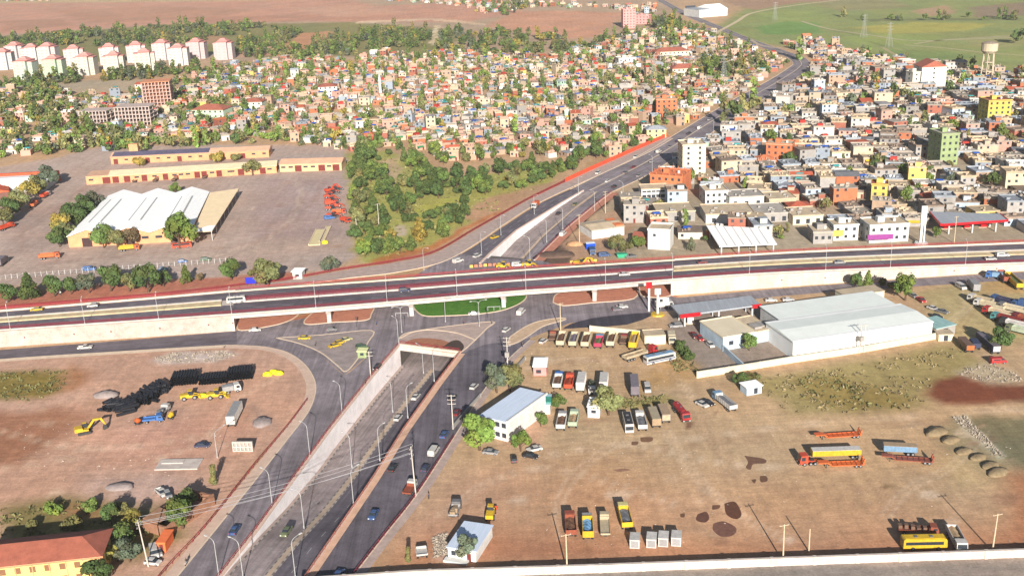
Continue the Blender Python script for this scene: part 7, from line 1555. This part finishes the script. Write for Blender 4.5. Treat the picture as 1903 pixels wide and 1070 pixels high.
rg = random.Random(11)
OA = heading(1650, 460, (100, -4.3))
for zn, poly, cell, ph, pt in ZONES:
    W = [(p.x, p.y) for p in GP(poly)]; cx = sum(p[0] for p in W)/len(W); cy = sum(p[1] for p in W)/len(W); ext = max(math.hypot(p[0]-cx, p[1]-cy) for p in W)
    n_ = int(ext/cell)+1; a0 = OA-.10 if zn == 'R' else OA+.1; cu = cell*(1.12 if zn == 'R' else 1); cv = cell*(1.22 if zn == 'R' else .98)
    ca, sa = math.cos(a0), math.sin(a0)
    for i in range(-n_, n_+1):
        for j in range(-n_, n_+1):
            u = i*cu+(i//5)*2.0+rg.uniform(-2,2); v = j*cv+(j//3)*2.6*(zn == 'R')+rg.uniform(-2,2)
            x = cx+u*ca-v*sa+(8*math.sin(v*.02) if zn != 'R' else 3*math.sin(v*.015)); y = cy+u*sa+v*ca
            if not inpoly(x, y, W): continue
            clump = .5+.9*float(vnoise(np.array([x]), np.array([y]), 60, 21)[0])
            q = rg.random()
            if zn == 'R' and q < .13:
                for _ in range(rg.choice((1,1,2))):
                    r = rg.uniform(2.4,4.6); tx = x+rg.uniform(-3,3); ty = y+rg.uniform(-3,3)
                    if free(tx, ty, r, r*.3): TS.append((tx, ty, r, zn)); OCC.append((tx, ty, r*.8))
                continue
            hp = ph if zn in 'RF' else min(.95, max(.1, ph+(.5-clump)*1.1))
            if q < hp and free(x, y, 5.2 if zn == 'R' else 4.0, .6):
                s = hspec('R' if zn == 'R' else 'C', rg); s['x'] = x; s['y'] = y; s['rz'] = a0+rg.gauss(0, .13 if zn == 'R' else .3); s['z'] = zn; HS.append(s)
            if rg.random() < (pt if zn in 'RF' else pt*(.6+.9*clump)):
                for _ in range(1 if zn == 'R' else rg.choice((1,1,2))):
                    r = rg.uniform(1.5,3.4) if zn == 'R' else rg.uniform(1.6,3.8); tx = x+rg.choice((-1,1))*cell*.5+rg.uniform(-2,2); ty = y+rg.choice((-1,1))*cell*.45+rg.uniform(-2,2)
                    if free(tx, ty, r, r*.5): TS.append((tx, ty, r, zn))
# green belts, orchard and field trees (far wood)
def scatter(poly, n, rmin, rmax, zn, lst):
    W = [(p.x, p.y) for p in GP(poly)]; x0 = min(p[0] for p in W); x1 = max(p[0] for p in W); y0 = min(p[1] for p in W); y1 = max(p[1] for p in W); k = 0; t_ = 0
    while k < n and t_ < n*30:
        t_ += 1; x = rg.uniform(x0, x1); y = rg.uniform(y0, y1)
        if inpoly(x, y, W) and vnoise(np.array([x]), np.array([y]), 40, 33)[0] > -.22 and free(x, y, 2): lst.append((x, y, rg.uniform(rmin, rmax), zn)); k += 1
FW = []
for poly, n in (([(-120,98),(0,74),(160,62),(300,50),(520,48),(520,60),(420,70),(330,84),(250,88),(120,86),(0,100)], 420), ([(430,90),(520,58),(560,62),(520,90),(560,94),(640,60),(700,54),(800,60),(800,86),(660,104),(540,112),(440,108)], 330), ([(820,60),(900,60),(1000,66),(1100,74),(1170,60),(1180,74),(1100,96),(1000,110),(880,100),(810,92)], 210),
   ([(-60,160),(60,150),(110,165),(110,215),(40,222),(-60,215)], 90), ([(40,150),(160,142),(330,135),(400,128),(400,140),(250,150),(60,160)], 120), ([(1210,34),(1260,40),(1320,70),(1240,64),(1200,52)], 60), ([(1300,118),(1380,112),(1440,116),(1420,140),(1330,150),(1290,140)], 80), ([(-60,222),(100,222),(200,232),(250,246),(200,270),(60,250),(-60,250)], 70),
   ([(900,16),(960,6),(1000,10),(940,30)], 40), ([(1595,34),(1900,32),(1900,38),(1595,40)], 16)): scatter(poly, n, 2.6, 5.0, 'W', FW)
for px, py, r in ((1895,82,8),(1568,32,5),(1485,112,6),(1400,202,6),(1380,212,6),(1360,222,6),(1345,232,5),(1400,186,5)): p = G(px, py); TS.append((p.x, p.y, r, 'R'))
scatter([(60,272),(200,262),(420,258),(640,258),(720,262),(760,278),(860,292),(1010,286),(1050,300),(960,314),(850,318),(740,296),(660,292),(600,276),(500,266),(300,280),(205,284),(60,296)], 85, 2.4, 4.4, 'C', TS)
HS = [s for s in HS if abs(proj((s['x'], s['y'], 2))[0]-951) < 1040]
HS.sort(key=lambda s: s['y']); vis = [s for s in HS if -5 < proj((s['x'], s['y'], 3))[0] < 1908]
NI = 290; indiv = vis[:NI]; far_h = [s for s in HS if s not in indiv] if False else [s for s in HS if id(s) not in {id(q) for q in indiv}]
items = []; KG = {}
def hm(kind, rgb):
    n_ = 'house_%s_%d_%d_%d' % (kind, *rgb); return M(n_, S(*rgb, .64), var=.22 if kind == 'r' else .13, scale=.4, fine=.14, rnd=.14, rough=.9)
for s in indiv:
    t = thing('house', '', 'house', (s['x'], s['y'], 0), s['rz'], 'houses of the town'); LK = ('', 'one-storey', 'two-storey', 'three-storey')[s['st']]
    for n_, mb, k, rgb in hparts(s):
        if k == 'g': link(n_, WD[(n_, mb[3])], t, mb[:3])
        else: mb.build(n_, hm(k, rgb), t)
    items.append([t, ('%s %s house, %s' % (LK, s['w'].replace(' ', '-'), s['r'].replace(' flat', '').replace(' tiled', '-tiled')))+(', %s,' % s['e'] if s['e'] else ''), s['x'], s['y']])
name_all(items, '')
print('OA', OA, 'HOUSES', len(HS), 'in view', len(vis), 'TREES', len(TS), 'WOOD', len(FW))
# houses farther off: one mesh
def far_houses(lst):
    mb = MB(); cols = []
    for s in lst:
        mt = Matrix.Translation((s['x'], s['y'], 0)) @ Matrix.Rotation(s['rz'], 4, 'Z'); v = random.Random(s['seed']).uniform(.82, 1.15)
        for n_, p, k, rgb in hparts(s):
            if k == 'g':
                c = (.035,.04,.05); x, y, z, f = p; w = .62; dz = 1.0 if n_ == 'door' else .65
                q = MB().box(x-w,x+w,y-.05,y+.05,z-dz,z+dz) if f == 'f' else MB().box(x-.05,x+.05,y-w,y+w,z-dz,z+dz)
            else: c = tuple(a*v for a in S(*rgb, .62)); q = p
            n0 = len(mb.v); mb.add(q.v, q.f, 0, mt); cols += [(*c, 1)]*(len(mb.v)-n0)
    me = mb.data('far_houses', leafmat('far_house_paint', None, False)); at = me.color_attributes.new('leaf', 'FLOAT_COLOR', 'POINT'); at.data.foreach_set('color', np.array(cols, 'f4').ravel()); o = link('far_houses', me); o['kind'] = 'stuff'
far_houses(far_h)
# trees among the houses: the largest in view as things, the rest as one
TS.sort(key=lambda t: t[1]); inview = [t for t in TS if -8 < proj((t[0], t[1], 3))[0] < 1911]
NT = 92; ti_ = inview[:NT]; ids = {id(t) for t in ti_}; far_t = [t for t in TS if id(t) not in ids]+FW
items = []
for x, y, r, zn in ti_:
    sh = rg.choices(['round','pine','tall','wide'], [.74,.08,.06,.12])[0]; c = rg.choices(['dark','green','olive','bright','yellow','grey'], [.28,.3,.2,.1,.05,.07])[0]
    if sh == 'tall': r *= .6
    o = tree(Vector((x, y, 0)), r, sh, c, '', 'trees among the houses'); items.append([o, '%s %s %s' % (sizew(r), CN[c], KN[sh]), x, y])
name_all(items, '')
def far_trees(lst, name):
    VV = []; CC = []; protos = [crown_arrays(sh, 90, 50+i, .25) for i, sh in enumerate(('round','round','round','wide','pine','tall'))]
    for x, y, r, zn in lst:
        V_, col = rg.choice(protos); a = rg.uniform(0, 6.28); c, s = math.cos(a), math.sin(a); k = rg.uniform(.85,1.15)
        P = np.stack([x+(V_[:,0]*c-V_[:,1]*s)*r, y+(V_[:,0]*s+V_[:,1]*c)*r, V_[:,2]*r*k], 1); VV.append(P)
        lc = np.array(LEAFC[rg.choices(['dark','green','olive','bright','yellow','grey'], [.16,.3,.3,.10,.06,.08])[0]])*(rg.uniform(.95,1.5) if zn != 'W' else rg.uniform(.75,1.1)); q = col.copy(); q[:, :3] *= lc; CC.append(q)
    o = link(name, quads_mesh(name, np.concatenate(VV), np.concatenate(CC), leafmat('far_leaf', None, False))); o['kind'] = 'stuff'
far_trees(far_t, 'far_trees')
# weeds, rubble, clods: nobody could count them
def tufts(name, polys, n, c, size, rgb_var=.3, h=.6):
    VV = []; CC = []; g = np.random.RandomState(n)
    for poly in polys:
        W = [(p.x, p.y) for p in GP(poly)]; x0 = min(p[0] for p in W); x1 = max(p[0] for p in W); y0 = min(p[1] for p in W); y1 = max(p[1] for p in W); k = 0
        while k < n//len(polys):
            x = g.uniform(x0, x1); y = g.uniform(y0, y1); k += 1
            if not inpoly(x, y, W) or g.rand() > .55+vnoise(np.array([x]), np.array([y]), 6, 44)[0]*1.2: continue
            m = 7; ctr = np.stack([x+g.randn(m)*size*.5, y+g.randn(m)*size*.5, np.abs(g.randn(m))*h*.4], 1); d = g.randn(m, 3)*size*.35; e = g.randn(m, 3)*size*.25
            VV.append(np.stack([ctr-d, ctr-e, ctr+d, ctr+e], 1).reshape(-1, 3)); cc = np.array(c)*g.uniform(1-rgb_var, 1+rgb_var); CC.append(np.tile(np.array([*cc, 1]), (m, 1)))
    P = np.concatenate(VV); P[:, 2] = np.maximum(P[:, 2], .01); o = link(name, quads_mesh(name, P, np.concatenate(CC), leafmat('leaf_'+name, None, False))); o['kind'] = 'stuff'
tufts('dry_weeds', [[(1370,708),(1480,692),(1640,666),(1740,645),(1800,650),(1720,735),(1720,755),(1560,768),(1470,770),(1430,740)]], 700, (.24,.19,.10), .8, .3, .35)
tufts('green_weeds', [[(1480,700),(1560,700),(1700,740),(1690,760),(1560,762),(1490,740)],[(1130,742),(1240,735),(1260,748),(1180,758),(1120,758)],[(0,690),(130,688),(118,730),(60,745),(0,748)],[(0,945),(120,922),(250,938),(300,950),(260,1030),(200,1035),(120,1000),(0,1005)],[(1250,640),(1290,680),(1300,690),(1250,690)]], 1400, (.15,.14,.055), .8, .3, .4)
tufts('pale_rubble', [[(285,668),(320,656),(420,652),(445,660),(400,672),(300,676)],[(1770,692),(1830,672),(1890,690),(1900,710),(1830,710)],[(1772,777),(1795,774),(1840,820),(1866,850),(1850,850),(1810,810)],[(805,1000),(830,990),(835,1030),(808,1035)]], 2200, (.36,.30,.24), .5, .25, .3)
tufts('litter', [[(960,800),(1880,790),(1880,1010),(980,1030)],[(30,790),(420,770),(440,830),(300,900),(30,890)],[(980,650),(1180,650),(1280,720),(1000,790)],[(20,490),(120,400),(300,345),(640,335),(640,480),(300,500)]], 1500, (.40,.34,.29), .22, .6, .12)
tufts('park_grass', [PARK], 2200, (.20,.185,.07), 1.2, .3, .3)
# ---------------------------------------------------------------- lamp posts, poles, wires, people
LP = {}
def lamp(px, py, d, label, group, z=0.0, h=10.0, arm=2.4, double=False):
    k = (h, arm, double); p = G(px, py, z); rz = heading(px, py, d, z)
    if k in LP: return place_copy(LP[k], p, rz, label, group)
    t = thing('street_lamp', label, 'street lamp', p, rz, group); MB().cyl((0,0,-.3),(0,0,.5),.2,.2,8).build('base', STEELW, t)
    MB().cyl((0,0,.5),(0,0,h-1.2),.105,.07,8).build('pole', STEELW, t)
    for s in ((1,-1) if double else (1,)):
        a = MB().tube([(0,0,h-1.2),(s*.25,0,h-.45),(s*.9,0,h-.08),(s*arm,0,h+.12)], .065, 6).build('arm', STEELW, t); MB().box(min(s*arm, s*(arm+.8)), max(s*arm, s*(arm+.8)), -.15, .15, h+.02, h+.18).build('lamp_head', M('lamp_head', (.5,.5,.5), var=.1), a)
    LP[k] = t; return t
gA = 'lamps along the white trench wall'
for px, py, lab in ((407,1072,'lowest, cut by the lower edge'),(506,939,'second from the lower edge'),(576,848,'third from the lower edge'),(636,769,'fourth, in the bend of the road'),(741,641,'last, at the tunnel portal')): lamp(px, py, (-30,-14), 'street lamp arching over the left frontage road, '+lab, gA)
def zf(px, py):
    P = G(px, py); i = min(range(len(tl)), key=lambda i: (between(tl, tr, .53)[i]-P).length); return fl[i].z
for px, py, z, lab in ((452,1074,-.3,'lowest, cut by the lower edge'),(565,979,-1.6,'second from the lower edge'),(654,866,-5.4,'third from the lower edge'),(730,764,-6.6,'fourth from the lower edge'),(787,692,-7,'last, near the tunnel portal')): lamp(px, py, (-30,-12) if py != 979 else (-26,-10), 'street lamp on the kerbed median of the sunken road, '+lab, 'lamps on the median of the sunken road', z)
for px, py, lab in ((549,1072,'lowest, cut by the lower edge'),(657,936,'second from the lower edge'),(706,854,'third from the lower edge'),(758,775,'fourth from the lower edge'),(807,707,'last, near the tunnel portal')): lamp(px, py, (26,-16), 'street lamp on the right edge of the sunken road, '+lab, 'lamps on the right edge of the sunken road')
lamp(747,618,(30,-4),'double armed street lamp at the corner of the plaza island by the portal','double armed lamps',double=True); lamp(891,607,(30,-4),'double armed street lamp at the right end of the plaza island','double armed lamps',double=True)
lamp(828,598,(30,-4),'thin lamp post between the lawn island and the plaza island','lamps of the junction',h=9.0)
for px, lab in ((9,'at the left edge'),(151,'behind the first white car'),(292,'in the middle of the left ramp'),(432,'at the left abutment'),(577,'right of the left abutment'),(715,'left of the bridge middle'),(850,'in the bridge middle'),(983,'right of the bridge middle'),(1116,'above the right pier'),(1246,'at the right abutment'),(1386,'first on the right ramp'),(1526,'before the shop houses'),(1664,'before the purple shop house'),(1797,'before the red fuel canopy')):
    q = df[near_i(px)]; p = G(px, proj(q)[1]-2, q.z); p = min((deck(.012)[i] for i in range(len(df))), key=lambda v: abs(proj(v)[0]-px)); key = ('ovp',)
    if key in LP: place_copy(LP[key], p, rad(90)+math.atan2(along.y, along.x), 'slim lamp post on the near overpass edge, '+lab, 'lamps of the overpass')
    else: t = lamp(px, 500, (1,0), 'slim lamp post on the near overpass edge, '+lab, 'lamps of the overpass', h=9.8, arm=1.2); t.location = p; t.rotation_euler = (0,0,rad(90)+math.atan2(along.y, along.x)); LP[key] = t
for px, py, d, lab in ((895,470,(20,6),'nearest the overpass on the left kerb'),(931,437,(20,6),'beside the yellow taxi'),(993,398,(20,6),'by the orange-boxed truck'),(1075,362,(20,6),'below the orange hoarding'),(1016,449,(-20,-6),'on the right railing, nearest the overpass'),(1046,425,(-20,-6),'on the right railing, next one up'),(1105,392,(-20,-6),'on the right railing, at the climb'),(1158,374,(-20,-6),'beside the white van'),(1212,322,(-20,-6),'beside the orange brick block'),(985,482,(-20,-4),'right of the works barriers'),(788,502,(20,4),'behind the left part of the bridge'),(1326,250,(-16,-6),'beside the cream apartment block'),(1392,190,(-16,-6),'far up the motorway')):
    lamp(px, py, d, 'motorway lamp post beyond the overpass, '+lab, 'lamps of the motorway')
lamp(404,850,(30,-20),'pale lamp post with long arm standing on the left dirt lot','lamps of the dirt lots',h=8.0,arm=4.0)
CONP = M('pole_concrete', S(214,204,192,.7), var=.15, scale=1); WOOD = M('pole_wood', S(206,186,156), var=.2, scale=2); INS = M('insulator', (.3,.3,.31), var=.1)
def pole(px, py, h, label, arms=3, m=CONP, lean=(0,0), d=(30,-6), trafo=False, group=None):
    t = thing('utility_pole', label, 'utility pole', G(px, py), heading(px, py, d), group); top = (lean[0], lean[1], h); MB().cyl((0,0,-.2), top, .2, .12, 8).build('pole', m, t)
    for k in range(arms):
        z = h-.4-k*1.3; f = z/h; c = MB().box(-1.2+lean[0]*f, 1.2+lean[0]*f, -.06+lean[1]*f, .06+lean[1]*f, z, z+.12).build('crossarm', m, t)
        for x in (-1.1, 0, 1.1): MB().cyl((x+lean[0]*f, lean[1]*f, z+.12), (x+lean[0]*f, lean[1]*f, z+.4), .06, .05, 6).build('insulator', INS, c)
    if trafo: MB().box(-.7,.7,-1.1,-.2,h*.45,h*.45+1.6).build('transformer', GYW, t)
    return t
p1 = pole(773,921,14.5,'tall white utility pole with three crossarms at the kerb of the right road',3,lean=(-.6,.2),d=(20,-30)); p2 = pole(276,1052,13,'leaning white utility pole at the lower left beside the orange hut',2,lean=(-1.0,.3),d=(20,-30))
pole(842,797,11,'white utility pole beside the dark red parked car',3,d=(30,0)); pole(944,690,12,'white utility pole at the entrance of the truck lot',3,d=(30,0),trafo=True); pole(1042,617,11,'white utility pole at the left end of the tipping trailer row',1,m=WOOD)
pole(689,700,9,'utility pole beside the black car on the junction',2,d=(30,0))
for px, py, lab in ((1054,1061,'beside the rusty brown tipper'),(1455,1043,'in the middle of the lower wall'),(1844,1024,'right of the yellow bus')): pole(px, py, 9.8, 'pale wooden pole at the lower boundary wall, '+lab, 1, m=WOOD, lean=(.3 if px > 1800 else -.1,0), group='poles along the lower wall')
t = pole(1597,656,10,'left leg pole of the transformer frame before the white warehouse',1,trafo=True); pole(1605,655,10,'right leg pole of the transformer frame before the white warehouse',1)
pole(1077,455,14,'tall pale pole beside the dirt heaps behind the overpass',1,m=WOOD); pole(1125,396,11,'power pole with crossarms beside the grey shed',2,m=WOOD); pole(1773,452,12,'thin wooden pole in front of the red fuel canopy',1,m=WOOD)
pole(1503,1024,6,'thin short pole left of the middle of the lower wall',0,m=WOOD)
pole(706,440,16,'floodlight mast among the park trees beside the yard',1); pole(664,440,9,'thin pole on the fence between yard and park',0)
t = thing('power_line', 'fan of four wires crossing the roads from pole to pole in the foreground', 'wires', p1.location.copy()); o = t.location.copy(); w1 = p1.matrix_basis; w2 = p2.matrix_basis
WIREM = M('wire', (.30,.30,.32), var=.1)
for k, (x, z) in enumerate(((-1.3,14.7),(1.3,14.7),(-1.3,13.4),(1.3,12.1))):
    a = w1 @ Vector((x-.6,.2,z)); b = w2 @ Vector((x-1,.3,13.2-(14.7-z)*.6)); P = [a.lerp(b, i/14)-Vector((0,0,4*1.6*(i/14)*(1-i/14)))-o for i in range(15)]; MB().tube(P, .045, 4).build('wire', WIREM, t)
def pylon(px, py, h, label):
    t = thing('transmission_tower', label, 'pylon', G(px, py), .3, 'lattice pylons in the far country'); mb = MB(); w = h*.11
    for sx in (-1,1):
        for sy in (-1,1): mb.tube([(sx*w,sy*w,0),(sx*w*.3,sy*w*.3,h*.65),(sx*w*.15,sy*w*.15,h)], .09, 4)
    for k in range(7):
        a = 1-.7*min(1, k/6.5); b = 1-.7*min(1, (k+1)/6.5)
        for s in (-1, 1): mb.tube([(-w*a,s*w*a,h*.1*k),(w*b,s*w*b,h*.1*(k+1))], .05, 4); mb.tube([(s*w*a,-w*a,h*.1*k),(s*w*b,w*b,h*.1*(k+1))], .09, 4)
    PYL = M('pylon_steel', (.30,.31,.29), var=.1); mb.build('lattice', PYL, t)
    for z in (.7,.82,.94): MB().box(-h*.16,h*.16,-.15,.15,h*z,h*z+.2).build('crossarm', PYL, t)
pylon(1605,70,24,'lattice pylon in the fields below the green patch'); pylon(1652,88,24,'lattice pylon in the fields nearer to the town'); pylon(1345,150,22,'lattice pylon beside the bright green field'); pylon(1215,150,22,'lattice pylon among trees left of the motorway'); pylon(1440,38,22,'lattice pylon in the fields beside the green patch')
def signal(px, py, lab):
    t = thing('traffic_light', lab, 'traffic light', G(px, py)); MB().cyl((0,0,0),(0,0,3.2),.08,n=6).build('pole', DARKST, t); MB().box(-.2,.2,-.16,.16,3.0,4.1).build('signal_head', DARKST, t)
signal(663,608,'black traffic light at the tip of the second island under the bridge'); signal(752,606,'black traffic light beside the double armed lamp at the portal'); signal(906,590,'black traffic light at the right end of the lawn island')
for px, py, lab in ((747,589,'white pipe gate at the left end of the lawn island'),(918,577,'white pipe gate at the right end of the lawn island')):
    t = thing('pipe_gate', lab, 'gate', G(px, py)); MB().box(-2.4,2.4,-.06,.06,1.5,1.65).build('rail', STEELW, t); [MB().box(x-.07,x+.07,-.07,.07,0,1.5).build('post', STEELW, t) for x in (-2.3,0,2.3)]
# people
def person(px, py, label, top, legs, d=(10,2), rz=None):
    t = thing('person', label, 'person', G(px, py), heading(px, py, d)); mS = M('skin', (.42,.26,.18), var=.1); mT = P_(top); mL = P_(legs)
    def limb(mb, pts, rs):
        for i in range(len(pts)-1): mb.cyl(pts[i], pts[i+1], rs[i], rs[i+1], 8, cap=True)
    # body: loft of rings from feet to crown, joined into one mesh
    b = MB(); b.blob((0,0,1.62), .10, .085, .125, 8, 6, 0); limb(b, [(0,0,1.36),(0,0,1.54)], [.06,.055]); limb(b, [(0,0,.9),(0,0,1.15),(0,0,1.40)], [.15,.14,.17])
    for s in (-1, 1): limb(b, [(0,s*.1,.92),(.06*s,s*.1,.5),(-.02*s,s*.1,.06)], [.085,.06,.045]); limb(b, [(0,s*.19,1.38),(.02,s*.24,1.1),(.1,s*.22,.84)], [.055,.045,.035]); b.box(-.06-.02*s,.19-.02*s,s*.1-.045,s*.1+.045,0,.07)
    b.build('body', mS, t, smooth=True)
    c = MB(); limb(c, [(0,0,.86),(0,0,1.15),(0,0,1.43)], [.18,.165,.2])
    for s in (-1, 1): limb(c, [(0,s*.19,1.40),(.02,s*.24,1.1),(.07,s*.23,.92)], [.07,.06,.05])
    c.build('shirt', mT, t, smooth=True); c = MB()
    for s in (-1, 1): limb(c, [(0,s*.1,.95),(.06*s,s*.1,.5),(-.02*s,s*.1,.08)], [.11,.085,.07])
    c.build('trousers', mL, t, smooth=True); MB().blob((-.02,0,1.68), .11, .095, .09, 8, 5, 0).build('hair', M('hair_black', (.02,.017,.015), var=.2), t, smooth=True); return t
person(797,927,'person in dark clothes walking on the dirt beside the tall white pole','navy','black'); person(971,645,'person in dark clothes at the edge of the truck lot by the road','black','navy'); person(586,643,'person in dark clothes standing at the edge of the taxi island','grey','black'); person(700,604,'person in blue clothes crossing the frontage road by the traffic light','blue','black'); person(862,603,'person in dark clothes walking on the plaza island','dark_red','black'); person(914,602,'person in grey clothes at the right tip of the plaza island','grey','navy'); person(679,716,'person in dark clothes walking below the taxi island','black','grey')
t = thing('motorcycle', 'small motorcycle with white fairing on the left frontage road at the lower edge', 'motorcycle', G(347,1048), heading(347, 1048, (12,-20))); 
for x in (-.65,.65): MB().cyl((x,-.06,.31),(x,.06,.31),.31,n=12).build('wheel', TYRE, t)
MB().prof([(-.8,.55),(.5,.4),(.75,.95),(.4,.9),(-.2,.78),(-.85,.8)], -.14, .14).build('body', P_('white'), t); MB().box(.5,.6,-.35,.35,1.0,1.05).build('handlebar', DARKST, t)
r_ = person(347,1047,'rider in dark jacket sitting on the small motorcycle','black','navy',(12,-20)); r_.location = t.location+Vector((0,0,.05))
# ---------------------------------------------------------------- the air
hz = MB().box(-4200, 4200, -150, 5200, -16, 160).build('haze', [], None); hz['kind'] = 'stuff'
m = bpy.data.materials.new('haze'); m.use_nodes = True; nt = m.node_tree; nt.nodes.clear(); o_ = nt.nodes.new('ShaderNodeOutputMaterial'); v = nt.nodes.new('ShaderNodeVolumePrincipled')
v.inputs['Color'].default_value = (.86,.87,.90,1); v.inputs['Density'].default_value = .00006; nt.links.new(v.outputs['Volume'], o_.inputs['Volume']); hz.data.materials.append(m)
